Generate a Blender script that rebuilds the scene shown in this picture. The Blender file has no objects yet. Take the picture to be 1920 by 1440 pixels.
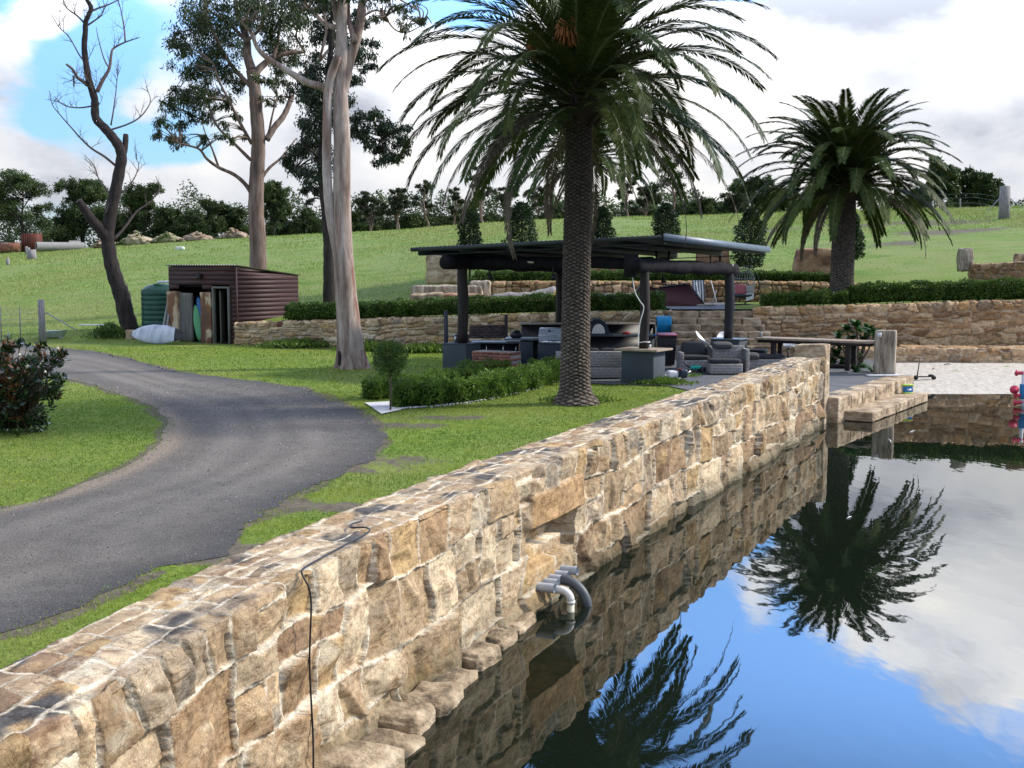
import bpy, bmesh, math, random
import numpy as np
from mathutils import Vector
random.seed(7); RS = np.random.RandomState(11)
S = bpy.context.scene; C = S.collection
R = math.radians
# ---------------------------------------------------------------- camera, world, sun, exposure
FPX = 2300.0; CAMZ = 3.9; HOR = 497.0
PITCH = math.atan((720-HOR)/FPX)
cd = bpy.data.cameras.new('camera'); cam = bpy.data.objects.new('camera', cd); C.objects.link(cam)
cam.location = (0, 0, CAMZ); cam.rotation_euler = (math.pi/2-PITCH, 0, 0)
cd.sensor_width = 36; cd.lens = FPX/1920*36; cd.clip_start = 0.1; cd.clip_end = 3000
S.camera = cam
S.view_settings.view_transform = 'Standard'; S.view_settings.look = 'None'
S.view_settings.gamma = 1; S.view_settings.use_curve_mapping = False
S.view_settings.exposure = EXPO = 0.58
SUN_EL = R(36); SUN_AZ = R(78)      # azimuth from +Y towards +X
sd = bpy.data.lights.new('sun', 'SUN'); so = bpy.data.objects.new('sun', sd); C.objects.link(so)
sd.energy = 3.4; sd.angle = R(7); sd.color = (1.0, 0.93, 0.82)
sv = Vector((math.sin(SUN_AZ)*math.cos(SUN_EL), math.cos(SUN_AZ)*math.cos(SUN_EL), math.sin(SUN_EL)))
so.rotation_euler = sv.to_track_quat('Z', 'Y').to_euler(); so.location = (0, 0, 40)
W = bpy.data.worlds.new('World'); S.world = W; W.use_nodes = True
def world():
    nt = W.node_tree; nt.nodes.clear(); N = nt.nodes.new; L = nt.links.new
    out = N('ShaderNodeOutputWorld'); bg = N('ShaderNodeBackground'); bg.inputs['Strength'].default_value = 0.12
    L(bg.outputs[0], out.inputs['Surface'])
    sky = N('ShaderNodeTexSky'); sky.sky_type = 'NISHITA'; sky.sun_disc = False
    sky.sun_elevation = SUN_EL; sky.sun_rotation = SUN_AZ; sky.air_density = 1.0; sky.dust_density = 0.6; sky.ozone_density = 2.0
    tc = N('ShaderNodeTexCoord'); sep = N('ShaderNodeSeparateXYZ'); L(tc.outputs['Generated'], sep.inputs[0])
    def m(op, a, b=None, c=None, cl=False):
        n = N('ShaderNodeMath'); n.operation = op; n.use_clamp = cl
        for i, v in enumerate((a, b, c)):
            if v is None: continue
            if isinstance(v, (int, float)): n.inputs[i].default_value = v
            else: L(v, n.inputs[i])
        return n.outputs[0]
    X, Y, Z = sep.outputs
    az = m('ARCTAN2', X, Y); el = m('ARCSINE', Z)
    # cloud space: clouds are seen from the side near the horizon
    comb = N('ShaderNodeCombineXYZ'); L(m('MULTIPLY', az, 1.0), comb.inputs[0]); L(m('MULTIPLY', el, 1.75), comb.inputs[1])
    def noise(scale, det, rough, off, dist=0.0):
        mp = N('ShaderNodeMapping'); mp.inputs['Location'].default_value = off; L(comb.outputs[0], mp.inputs[0])
        n = N('ShaderNodeTexNoise'); n.inputs['Scale'].default_value = scale; n.inputs['Detail'].default_value = det
        n.inputs['Roughness'].default_value = rough; n.inputs['Distortion'].default_value = dist
        L(mp.outputs[0], n.inputs['Vector']); return n.outputs[0]
    n1 = noise(5.0, 9, 0.55, (3.1, 1.7, 0.0), 0.3)
    def blob(px, py, sx, sy, amp):      # gaussian in sky angle: where big clouds and gaps lie
        a0 = math.atan((px-960)/FPX); e0 = math.atan((HOR-py)/FPX)
        dx = m('MULTIPLY', m('SUBTRACT', az, a0), FPX/sx); dy = m('MULTIPLY', m('SUBTRACT', el, e0), FPX/sy)
        r2 = m('ADD', m('MULTIPLY', dx, dx), m('MULTIPLY', dy, dy))
        return m('MULTIPLY', m('POWER', 2.718, m('MULTIPLY', r2, -1.0)), amp)
    acc = n1
    for b in [(215,120,70,90,-.26),(30,25,80,50,-.28),(345,300,110,60,-.30),(120,130,60,30,-.1),(905,20,110,50,-.36),(90,250,50,60,-.12),(1400,-5,100,45,-.62),(1600,150,150,50,-.10),(1250,-10,60,20,-.2),(40,230,120,90,.06),(230,330,60,60,.06),
              (1250,200,420,200,.30),(1000,330,700,110,.22),(1720,70,380,110,.30),(600,60,260,110,.14),(110,60,60,40,.2),(250,240,70,60,.16),(60,330,60,50,.15),(130,330,90,50,.13),(360,345,60,35,.24),
              (1700,330,400,130,.25),(1500,-480,420,210,-.34),(1500,-900,900,330,-.3),(1870,-130,200,110,.32),(1780,10,330,100,.30),(1470,-340,110,55,.22),(1430,-120,40,70,.12),(1180,-420,160,40,.12)]:
        acc = m('ADD', acc, blob(*b))
    cov = N('ShaderNodeMapRange'); cov.interpolation_type = 'SMOOTHSTEP'; L(acc, cov.inputs[0])
    cov.inputs[1].default_value = .42; cov.inputs[2].default_value = .56
    # cloud tone: bright tops, grey bodies
    n2 = noise(7.0, 8, 0.55, (0.4, 5.2, 0.0), 0.2)
    tone = n2
    for b in [(1720,50,300,60,-.17),(1450,40,120,50,-.10),(330,60,120,60,-.06),(60,170,170,70,-.16),(170,330,80,60,-.10),(80,330,120,60,-.03),(1250,260,420,150,.13),(560,60,200,90,.10),(1500,330,600,120,.05),(1650,170,160,30,-.10),(1350,90,120,40,-.08),(1800,230,150,40,-.08),(700,200,90,40,-.1),(560,250,80,50,-.08),(360,340,70,40,-.03),(1500,-250,500,300,-.04)]:
        tone = m('ADD', tone, blob(*b))
    cr = N('ShaderNodeValToRGB'); L(tone, cr.inputs[0]); e = cr.color_ramp.elements
    e[0].position = .27; e[0].color = (0.36, 0.39, 0.46, 1); e[1].position = .72; e[1].color = (1.0, .975, .93, 1)
    k = cr.color_ramp.elements.new(.46); k.color = (.70, .72, .77, 1)
    cm = N('ShaderNodeMix'); cm.data_type = 'RGBA'; cm.blend_type = 'MULTIPLY'; cm.inputs[0].default_value = 1
    L(cr.outputs[0], cm.inputs[6]); cm.inputs[7].default_value = (CLOUD, CLOUD, CLOUD, 1)
    sk = N('ShaderNodeMix'); sk.data_type = 'RGBA'; sk.blend_type = 'MULTIPLY'; sk.inputs[0].default_value = 1
    L(sky.outputs[0], sk.inputs[6]); sk.inputs[7].default_value = (SKYM*.66, SKYM*.90, SKYM*1.2, 1)
    mx = N('ShaderNodeMix'); mx.data_type = 'RGBA'; L(cov.outputs[0], mx.inputs[0]); L(sk.outputs[2], mx.inputs[6]); L(cm.outputs[2], mx.inputs[7])
    # the sky overhead is brighter than the band at the horizon
    hi = N('ShaderNodeMapRange'); hi.interpolation_type = 'SMOOTHSTEP'; L(el, hi.inputs[0]); hi.inputs[1].default_value = .17; hi.inputs[2].default_value = .40; hi.inputs[3].default_value = 1; hi.inputs[4].default_value = HIGH
    de = m('MULTIPLY', m('SUBTRACT', el, .34), 1/.135); da_ = m('MULTIPLY', m('SUBTRACT', az, .15), 1/.9)
    sunny = m('MULTIPLY_ADD', m('POWER', 2.718, m('MULTIPLY', m('ADD', m('MULTIPLY', de, de), m('MULTIPLY', da_, da_)), -1.0)), FRONT, 1.0)
    fm = N('ShaderNodeVectorMath'); fm.operation = 'SCALE'; L(mx.outputs[2], fm.inputs[0]); L(m('MULTIPLY', hi.outputs[0], sunny), fm.inputs['Scale'])
    L(fm.outputs[0], bg.inputs[0])
CLOUD = 6.1; SKYM = .95; HIGH = 1.5; FRONT = 3.1
world()
# ---------------------------------------------------------------- projection helpers (photo measurements -> metres)
cp, sp_ = math.cos(PITCH), math.sin(PITCH)
def ray(px, py):
    a, b = px-960, 720-py
    return (a, FPX*cp + b*sp_, -FPX*sp_ + b*cp)
def at(px, py, Y):
    x, y, z = ray(px, py); t = Y/y; return Vector((x*t, Y, CAMZ+z*t))
def gp(px, py, z=.6):
    x, y, w = ray(px, py); t = (z-CAMZ)/w; return Vector((x*t, y*t, z))
# ---------------------------------------------------------------- numpy noise
def _h(ix, iy, iz, s):
    n = (ix*374761393 + iy*668265263 + iz*2147483647 + s*1274126177) & 0xffffffff
    n = ((n ^ (n >> 13))*1274126177) & 0xffffffff
    return ((n ^ (n >> 16)) & 0xffff)/65535.0
def vn(x, y, z=0.0, s=0):
    x, y, z = np.broadcast_arrays(np.asarray(x, float), np.asarray(y, float), np.asarray(z, float))
    ix, iy, iz = [np.floor(v).astype(np.int64) for v in (x, y, z)]
    fx, fy, fz = x-ix, y-iy, z-iz
    fx, fy, fz = [v*v*(3-2*v) for v in (fx, fy, fz)]
    def l(a, b, t): return a+(b-a)*t
    c = [[[_h(ix+i, iy+j, iz+k, s) for k in (0, 1)] for j in (0, 1)] for i in (0, 1)]
    return l(l(l(c[0][0][0], c[1][0][0], fx), l(c[0][1][0], c[1][1][0], fx), fy),
             l(l(c[0][0][1], c[1][0][1], fx), l(c[0][1][1], c[1][1][1], fx), fy), fz)
def fbm(x, y, z=0.0, s=0, o=4):
    t = 0; a = .5; f = 1.0
    for i in range(o):
        t = t + a*(vn(np.asarray(x)*f, np.asarray(y)*f, np.asarray(z)*f, s+i*17)*2-1); a *= .5; f *= 2.03
    return t
def sstep(a, b, x):
    t = np.clip((np.asarray(x, float)-a)/(b-a), 0, 1); return t*t*(3-2*t)
# ---------------------------------------------------------------- mesh building
class MB:
    def __init__(s): s.V = []; s.F = []; s.n = 0; s.A = []
    def add(s, V, F, col=None):
        V = np.asarray(V, float).reshape(-1, 3); F = F if isinstance(F, list) else [F]
        for f in F:
            f = np.asarray(f, np.int64)
            if f.size: s.F.append(f.reshape(-1, f.shape[-1])+s.n)
        s.V.append(V); s.n += len(V)
        s.A.append(np.tile(np.array([1, 1, 1, 1.]), (len(V), 1)) if col is None else (np.tile(np.array(col, float), (len(V), 1)) if np.ndim(col) == 1 else col))
    def box(s, c, d, rz=0, col=None, tilt=None):
        x, y, z = d[0]/2, d[1]/2, d[2]/2
        V = np.array([(a, b, e) for e in (-z, z) for b in (-y, y) for a in (-x, x)])
        if tilt: # rotation about local x then y
            ca, sa = math.cos(tilt[0]), math.sin(tilt[0]); V = np.stack([V[:, 0], V[:, 1]*ca-V[:, 2]*sa, V[:, 1]*sa+V[:, 2]*ca], 1)
            ca, sa = math.cos(tilt[1]), math.sin(tilt[1]); V = np.stack([V[:, 0]*ca+V[:, 2]*sa, V[:, 1], -V[:, 0]*sa+V[:, 2]*ca], 1)
        ca, sa = math.cos(rz), math.sin(rz)
        V = np.stack([V[:, 0]*ca-V[:, 1]*sa+c[0], V[:, 0]*sa+V[:, 1]*ca+c[1], V[:, 2]+c[2]], 1)
        s.add(V, [(0, 2, 3, 1), (4, 5, 7, 6), (0, 1, 5, 4), (2, 6, 7, 3), (0, 4, 6, 2), (1, 3, 7, 5)], col) if False else s.add(V, np.array([(0, 2, 3, 1), (4, 5, 7, 6), (0, 1, 5, 4), (2, 6, 7, 3), (0, 4, 6, 2), (1, 3, 7, 5)]), col)
        return s
    def prism(s, outline, z0, z1, col=None):
        n = len(outline); V = [(p[0], p[1], z0 if not callable(z0) else z0(p)) for p in outline]+[(p[0], p[1], z1 if not callable(z1) else z1(p)) for p in outline]
        F = [np.array([(i, (i+1) % n, n+(i+1) % n, n+i) for i in range(n)]), np.array([list(range(n))[::-1]]), np.array([list(range(n, 2*n))])]
        s.add(V, F, col); return s
    def tube(s, P, r, seg=8, caps=True, col=None, flat=1.0):
        P = [Vector(p) for p in P]; n = len(P)
        if not hasattr(r, '__len__'): r = [r]*n
        V = []; ref = None
        for i, p in enumerate(P):
            t = (P[min(i+1, n-1)]-P[max(i-1, 0)])
            t = t.normalized() if t.length > 1e-9 else Vector((0, 0, 1))
            if ref is None:
                ref = Vector((1, 0, 0)) if abs(t.x) < .9 else Vector((0, 1, 0))
            u = (ref-t*ref.dot(t)).normalized(); v = t.cross(u); ref = u
            for k in range(seg):
                a = 2*math.pi*k/seg; V.append(tuple(p+(u*math.cos(a)+v*math.sin(a)*flat)*r[i]))
        i = np.arange(n-1)[:, None]*seg; k = np.arange(seg)[None]
        F = np.stack([i+k, i+(k+1) % seg, i+seg+(k+1) % seg, i+seg+k], -1).reshape(-1, 4)
        FF = [F]
        if caps: FF += [np.array([list(range(seg))[::-1]]), np.array([[(n-1)*seg+q for q in range(seg)]])]
        s.add(V, FF, col); return s
    def lathe(s, prof, c=(0, 0, 0), seg=24, col=None):
        V = []; n = len(prof)
        for (r, z) in prof:
            for k in range(seg):
                a = 2*math.pi*k/seg; V.append((c[0]+r*math.cos(a), c[1]+r*math.sin(a), c[2]+z))
        i = np.arange(n-1)[:, None]*seg; k = np.arange(seg)[None]
        F = np.stack([i+k, i+(k+1) % seg, i+seg+(k+1) % seg, i+seg+k], -1).reshape(-1, 4)
        s.add(V, [F, np.array([list(range(seg))[::-1]]), np.array([[(n-1)*seg+q for q in range(seg)]])], col); return s
    def sheet(s, P, col=None):      # P (n,m,3)
        n, m = P.shape[:2]; i = np.arange(n-1)[:, None]*m; j = np.arange(m-1)[None]
        s.add(P.reshape(-1, 3), np.stack([i+j, i+j+1, i+m+j+1, i+m+j], -1).reshape(-1, 4), None if col is None else (col if np.ndim(col) == 1 else col.reshape(-1, 4))); return s
    def rock(s, c, d, rz=0, seed=0, amp=.12, sub=3, box=.5, col=None):
        bm = bmesh.new(); bmesh.ops.create_icosphere(bm, subdivisions=sub, radius=1)
        V = np.array([v.co[:] for v in bm.verts]); F = np.array([[v.index for v in f.verts] for f in bm.faces]); bm.free()
        p = 2/(1-box*.85); q = np.power((np.abs(V)**p).sum(1), 1/p)[:, None]; V = V/q     # superellipsoid
        V = V*(1+amp*fbm(V[:, 0]*1.5+seed*7.1, V[:, 1]*1.5, V[:, 2]*1.5, 5, 4))[:, None]
        V = V*np.array(d)/2; ca, sa = math.cos(rz), math.sin(rz)
        V = np.stack([V[:, 0]*ca-V[:, 1]*sa+c[0], V[:, 0]*sa+V[:, 1]*ca+c[1], V[:, 2]+c[2]], 1)
        s.add(V, F, col); return s
    def leaves(s, P, D, L, Wd, side=None, col=None):      # diamonds: base P, direction D
        n = len(P)
        if n == 0: return s
        D = D/np.maximum(np.linalg.norm(D, axis=1, keepdims=True), 1e-6)
        if side is None: side = RS.normal(size=(n, 3))
        sd_ = np.cross(D, side); sd_ /= np.maximum(np.linalg.norm(sd_, axis=1, keepdims=True), 1e-6)
        L = np.broadcast_to(np.asarray(L, float), (n,))[:, None]; Wd = np.broadcast_to(np.asarray(Wd, float), (n,))[:, None]
        M = P+D*L*.45
        V = np.stack([P, M+sd_*Wd/2, P+D*L, M-sd_*Wd/2], 1).reshape(-1, 3)
        i = np.arange(n)[:, None]*4+np.arange(4)[None]
        s.add(V, i, None if col is None else np.repeat(col, 4, axis=0)); return s
    def build(s, name, mat, parent=None, smooth=False, bev=0, attr=False, sub=0):
        V = np.concatenate(s.V) if s.V else np.zeros((0, 3))
        if parent is not None: V = V-np.array(parent.location)
        me = bpy.data.meshes.new(name); me.vertices.add(len(V)); me.vertices.foreach_set('co', V.astype(np.float32).ravel())
        lv = np.concatenate([f.ravel() for f in s.F]); tot = np.concatenate([np.full(len(f), f.shape[1]) for f in s.F])
        st = np.concatenate([[0], np.cumsum(tot)[:-1]])
        me.loops.add(len(lv)); me.loops.foreach_set('vertex_index', lv.astype(np.int32))
        me.polygons.add(len(tot)); me.polygons.foreach_set('loop_start', st.astype(np.int32)); me.polygons.foreach_set('loop_total', tot.astype(np.int32))
        if smooth: me.polygons.foreach_set('use_smooth', np.ones(len(tot), bool))
        if attr:
            a = me.color_attributes.new('col', 'FLOAT_COLOR', 'POINT'); a.data.foreach_set('color', np.concatenate(s.A).astype(np.float32).ravel())
        me.update(calc_edges=True); me.validate()
        me.materials.append(mat)
        o = bpy.data.objects.new(name, me); C.objects.link(o)
        if parent is not None: o.parent = parent
        if bev:
            b = o.modifiers.new('bevel', 'BEVEL'); b.width = bev; b.segments = 2; b.limit_method = 'ANGLE'
        if sub:
            b = o.modifiers.new('sub', 'SUBSURF'); b.levels = sub; b.render_levels = sub
        return o
def tag(o, label=None, cat=None, group=None, kind=None):
    if label: o['label'] = label
    if cat: o['category'] = cat
    if group: o['group'] = group
    if kind: o['kind'] = kind
    return o
def thing(name, label, cat, loc, group=None):
    o = bpy.data.objects.new(name, None); C.objects.link(o); o.location = loc; o.empty_display_size = .3
    return tag(o, label, cat, group)
def copy_tree(o, parent=None):
    c = o.copy(); C.objects.link(c); c.parent = parent
    for ch in list(o.children): copy_tree(ch, c)
    return c
def smoothpath(P, n):
    P = [Vector(p) for p in P]; Q = [P[0]+(P[0]-P[1])]+P+[P[-1]+(P[-1]-P[-2])]; out = []
    for i in range(len(P)-1):
        a, b, c, d = Q[i:i+4]
        for k in range(n):
            t = k/n; out.append(.5*((2*b)+(-a+c)*t+(2*a-5*b+4*c-d)*t*t+(-a+3*b-3*c+d)*t**3))
    out.append(P[-1]); return out
# ---------------------------------------------------------------- materials
def newmat(name):
    m = bpy.data.materials.new(name); m.use_nodes = True; nt = m.node_tree; b = nt.nodes['Principled BSDF']; return m, nt, b
def ramp(nt, src, stops):
    r = nt.nodes.new('ShaderNodeValToRGB'); nt.links.new(src, r.inputs[0]); e = r.color_ramp.elements
    e[0].position = stops[0][0]; e[0].color = (*stops[0][1], 1); e[1].position = stops[-1][0]; e[1].color = (*stops[-1][1], 1)
    for p, c in stops[1:-1]: q = e.new(p); q.color = (*c, 1)
    return r.outputs[0]
def tex(nt, kind, scale, det=4, rough=.55, stretch=(1, 1, 1), coord='Object', dist=0):
    tc = nt.nodes.new('ShaderNodeTexCoord'); mp = nt.nodes.new('ShaderNodeMapping'); mp.inputs['Scale'].default_value = stretch
    nt.links.new(tc.outputs[coord], mp.inputs[0])
    if kind == 'noise':
        n = nt.nodes.new('ShaderNodeTexNoise'); n.inputs['Scale'].default_value = scale; n.inputs['Detail'].default_value = det; n.inputs['Roughness'].default_value = rough; n.inputs['Distortion'].default_value = dist
        nt.links.new(mp.outputs[0], n.inputs['Vector']); return n.outputs['Fac']
    n = nt.nodes.new('ShaderNodeTexVoronoi'); n.inputs['Scale'].default_value = scale; nt.links.new(mp.outputs[0], n.inputs['Vector']); return n
def mixc(nt, f, a, b, bt='MIX'):
    m = nt.nodes.new('ShaderNodeMix'); m.data_type = 'RGBA'; m.blend_type = bt
    for i, v in ((0, f), (6, a), (7, b)):
        if isinstance(v, (int, float)): m.inputs[i].default_value = v
        elif isinstance(v, tuple): m.inputs[i].default_value = (*v, 1)
        else: nt.links.new(v, m.inputs[i])
    return m.outputs[2]
def bump(nt, b, src, strength, dist):
    n = nt.nodes.new('ShaderNodeBump'); n.inputs['Strength'].default_value = strength; n.inputs['Distance'].default_value = dist
    nt.links.new(src, n.inputs['Height']); nt.links.new(n.outputs[0], b.inputs['Normal'])
def M(name, stops, scale=6, rough=.7, bmp=.3, bd=.01, det=5, stretch=(1, 1, 1), metal=0, spec=.4, bscale=None, attr=False):
    m, nt, b = newmat(name)
    if isinstance(stops[0], (int, float)): stops = [(.3, tuple(c*.8 for c in stops)), (.7, tuple(min(c*1.15, 1) for c in stops))]
    t = tex(nt, 'noise', scale, det, .6, stretch); c = ramp(nt, t, stops)
    if attr:
        a = nt.nodes.new('ShaderNodeAttribute'); a.attribute_name = 'col'; c = mixc(nt, 1.0, c, a.outputs['Color'], 'MULTIPLY')
    nt.links.new(c, b.inputs['Base Color']); b.inputs['Roughness'].default_value = rough; b.inputs['Metallic'].default_value = metal
    b.inputs['Specular IOR Level'].default_value = spec
    if bmp: bump(nt, b, tex(nt, 'noise', bscale or scale*5, 4, .6, stretch), bmp, bd)
    return m
def leafmat(name, dark, light, scale=1.2, trans=.25, rough=.5, spec=.35):
    m, nt, b = newmat(name)
    n1 = tex(nt, 'noise', scale, 2, .5); n2 = tex(nt, 'noise', scale*14, 1, .5)
    f = nt.nodes.new('ShaderNodeMath'); f.operation = 'ADD'; nt.links.new(n1, f.inputs[0]); nt.links.new(n2, f.inputs[1])
    g = nt.nodes.new('ShaderNodeMath'); g.operation = 'MULTIPLY'; nt.links.new(f.outputs[0], g.inputs[0]); g.inputs[1].default_value = .5
    c = ramp(nt, g.outputs[0], [(.36, dark), (.62, light)])
    a = nt.nodes.new('ShaderNodeAttribute'); a.attribute_name = 'col'; c = mixc(nt, 1.0, c, a.outputs['Color'], 'MULTIPLY')
    nt.links.new(c, b.inputs['Base Color']); b.inputs['Roughness'].default_value = rough; b.inputs['Specular IOR Level'].default_value = spec
    t = nt.nodes.new('ShaderNodeBsdfTranslucent'); nt.links.new(c, t.inputs[0]); mx = nt.nodes.new('ShaderNodeMixShader'); mx.inputs[0].default_value = trans
    nt.links.new(b.outputs[0], mx.inputs[1]); nt.links.new(t.outputs[0], mx.inputs[2]); nt.links.new(mx.outputs[0], nt.nodes['Material Output'].inputs[0])
    return m
def stonemat(name, wet=False):
    m, nt, b = newmat(name)
    a = nt.nodes.new('ShaderNodeAttribute'); a.attribute_name = 'col'
    n1 = tex(nt, 'noise', 9, 8, .68); n2 = tex(nt, 'noise', 3.5, 8, .66, (1, 1, 2.6), dist=1.2); n3 = tex(nt, 'noise', 75, 4, .75)
    c1 = ramp(nt, n1, [(.30, (.55, .52, .50)), (.5, (1, .98, .94)), (.72, (1.22, 1.16, 1.04))])
    c2 = ramp(nt, n2, [(.33, (.55, .44, .36)), (.45, (.90, .84, .76)), (.56, (1.02, 1.0, .96)), (.7, (1.16, 1.08, .94))])
    c3 = ramp(nt, n3, [(.33, (.66, .65, .64)), (.66, (1.26, 1.26, 1.26))])
    c = mixc(nt, 1.0, a.outputs['Color'], c1, 'MULTIPLY'); c = mixc(nt, 1.0, c, c2, 'MULTIPLY'); c = mixc(nt, 1.0, c, c3, 'MULTIPLY')
    nc = nt.nodes.new('ShaderNodeMath'); nc.operation = 'ABSOLUTE'; nd = nt.nodes.new('ShaderNodeMath'); nd.operation = 'SUBTRACT'; nt.links.new(tex(nt, 'noise', 3.0, 7, .6, (1, 1, 1.6), dist=.8), nd.inputs[0]); nd.inputs[1].default_value = .5; nt.links.new(nd.outputs[0], nc.inputs[0])
    c = mixc(nt, 1.0, c, ramp(nt, nc.outputs[0], [(.0, (.52, .46, .40)), (.016, (1, 1, 1))]), 'MULTIPLY')
    # near the waterline the stone is stained dark and green
    g = nt.nodes.new('ShaderNodeNewGeometry'); s_ = nt.nodes.new('ShaderNodeSeparateXYZ'); nt.links.new(g.outputs['Position'], s_.inputs[0])
    ad = nt.nodes.new('ShaderNodeMath'); ad.operation = 'MULTIPLY_ADD'; nt.links.new(n2, ad.inputs[0]); ad.inputs[1].default_value = -.35; nt.links.new(s_.outputs[2], ad.inputs[2])
    mr = nt.nodes.new('ShaderNodeMapRange'); nt.links.new(ad.outputs[0], mr.inputs[0]); mr.inputs[1].default_value = -.16; mr.inputs[2].default_value = .20; mr.inputs[3].default_value = .75; mr.inputs[4].default_value = 0
    if wet: c = mixc(nt, mr.outputs[0], c, (.055, .055, .03))
    nt.links.new(c, b.inputs['Base Color']); b.inputs['Roughness'].default_value = .85; b.inputs['Specular IOR Level'].default_value = .25
    ad2 = nt.nodes.new('ShaderNodeMath'); ad2.operation = 'ADD'; nt.links.new(n1, ad2.inputs[0]); nt.links.new(n2, ad2.inputs[1])
    bump(nt, b, ad2.outputs[0], .8, .02)
    return m
m_pwall = stonemat('pond_wall_stone', True); m_wall = stonemat('retaining_stone')
m_steel = M('steel', (.62, .64, .68), 20, .25, 0, metal=.9)
m_black = M('black_paint', (.012, .012, .016), 8, .45, .1)
m_darkwood = M('dark_wood', [(.3, (.006, .005, .006)), (.7, (.024, .014, .012))], 3, .6, .5, .01, stretch=(4, 4, .6))
m_log = M('black_log', [(.3, (.006, .006, .009)), (.7, (.020, .019, .023))], 4, .85, .6, .01, spec=.12)
m_navy = M('navy_panel', [(.3, (.012, .02, .035)), (.7, (.02, .032, .05))], 3, .45, 0)
m_slate = M('slate_render', [(.3, (.045, .058, .070)), (.7, (.06, .075, .088))], 2, .8, .2, .004)
m_white = M('white_plastic', (.75, .76, .78), 10, .35, 0)
m_grey = M('grey_plastic', (.28, .30, .33), 10, .4, 0)
m_conc = M('concrete', (.27, .265, .255), 5, .85, .4)
m_post = M('weathered_post', [(.3, (.14, .13, .13)), (.7, (.34, .33, .33))], 5, .9, .7, .02, stretch=(4, 4, .4))
# ---------------------------------------------------------------- ground model
SLAB = .6
WTOP = 1.65
wall_px = [(-900,1990),(-450,1690),(-150,1495),(0,1403),(100,1360),(157,1323),(240,1267),(337,1207),(420,1160),(493,1120),(550,1083),(637,1040),(717,1003),(808,957),(896,921),(965,892),(1054,858),(1174,808),(1278,769),(1342,746),(1452,705),(1549,669)]
wall_front = [gp(x, y, WTOP) for x, y in wall_px]
wall_front = [Vector((-2.9, .2, WTOP))]+[p for p in wall_front if p.y > 3.0]
# gentle smoothing of the measured line
for _ in range(3):
    wall_front = [wall_front[0]]+[(wall_front[i-1]+wall_front[i]*2+wall_front[i+1])/4 for i in range(1, len(wall_front)-1)]+[wall_front[-1]]
WEND = wall_front[-1].copy()
PIL = gp(1680, 706, SLAB)                    # right end of the patio edge
bxY = np.array([-20, 0]+[p.y for p in wall_front[1:]]+[PIL.y, PIL.y+1.0, 60]); 
bxX = np.array([-3.6, -2.9]+[p.x for p in wall_front[1:]]+[PIL.x+.1, PIL.x+.4, PIL.x+2.0])
w1px = np.array([-3000, 440, 560, 700, 1000, 1250, 1410, 1920, 4500.]); w1Y = np.array([50.9, 50.9, 50.0, 48.3, 46.3, 44.8, 44.6, 44.2, 44.])
w1top = np.array([1.5, 1.5, 1.62, 1.78, 2.05, 2.22, 2.32, 2.62, 2.9])
TY = np.array([40, 46, 50, 54, 60, 70, 80, 95, 110, 125, 140, 160, 220.])
Tpx = np.array([-3000, 0, 300, 483, 620, 700, 1000, 1300, 1600, 1920, 4500.])
TZ = np.array([
 [.6, .6, .6, .62, 1.0, 1.5, 2.0, 2.8, 3.6, 4.3, 4.9, 5.2, 5],
 [.6, .6, .6, .65, 1.15, 1.65, 2.2, 3.0, 3.75, 4.4, 5.1, 5.1, 5],
 [.6, .6, .6, .75, 1.5, 2.3, 3.0, 3.9, 4.8, 5.7, 6.45, 6.3, 6],
 [1.2, 1.3, 1.4, 1.6, 2.1, 3.0, 3.8, 4.7, 5.6, 6.4, 7.0, 6.8, 6],
 [1.6, 1.65, 1.75, 1.95, 2.35, 3.2, 4.0, 5.1, 6.1, 6.9, 7.5, 7.3, 6],
 [1.75, 1.8, 1.9, 2.1, 2.5, 3.35, 4.2, 5.4, 6.3, 7.1, 7.8, 7.6, 6],
 [2.1, 2.15, 2.2, 3.15, 3.6, 4.4, 5.2, 6.4, 7.5, 8.4, 8.9, 8.8, 7],
 [2.2, 2.2, 2.25, 3.15, 3.7, 4.6, 5.6, 6.9, 8.1, 8.9, 9.2, 9.0, 8],
 [2.35, 2.4, 2.5, 3.1, 3.9, 5.0, 6.1, 7.6, 8.6, 9.2, 9.5, 9.3, 8],
 [2.6, 2.7, 3.0, 3.4, 4.3, 5.6, 6.7, 8.3, 8.9, 9.4, 9.8, 9.6, 8],
 [2.9, 3.1, 3.5, 4.0, 5.0, 6.3, 7.4, 9.0, 9.6, 10, 10.2, 10, 9]])
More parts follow.
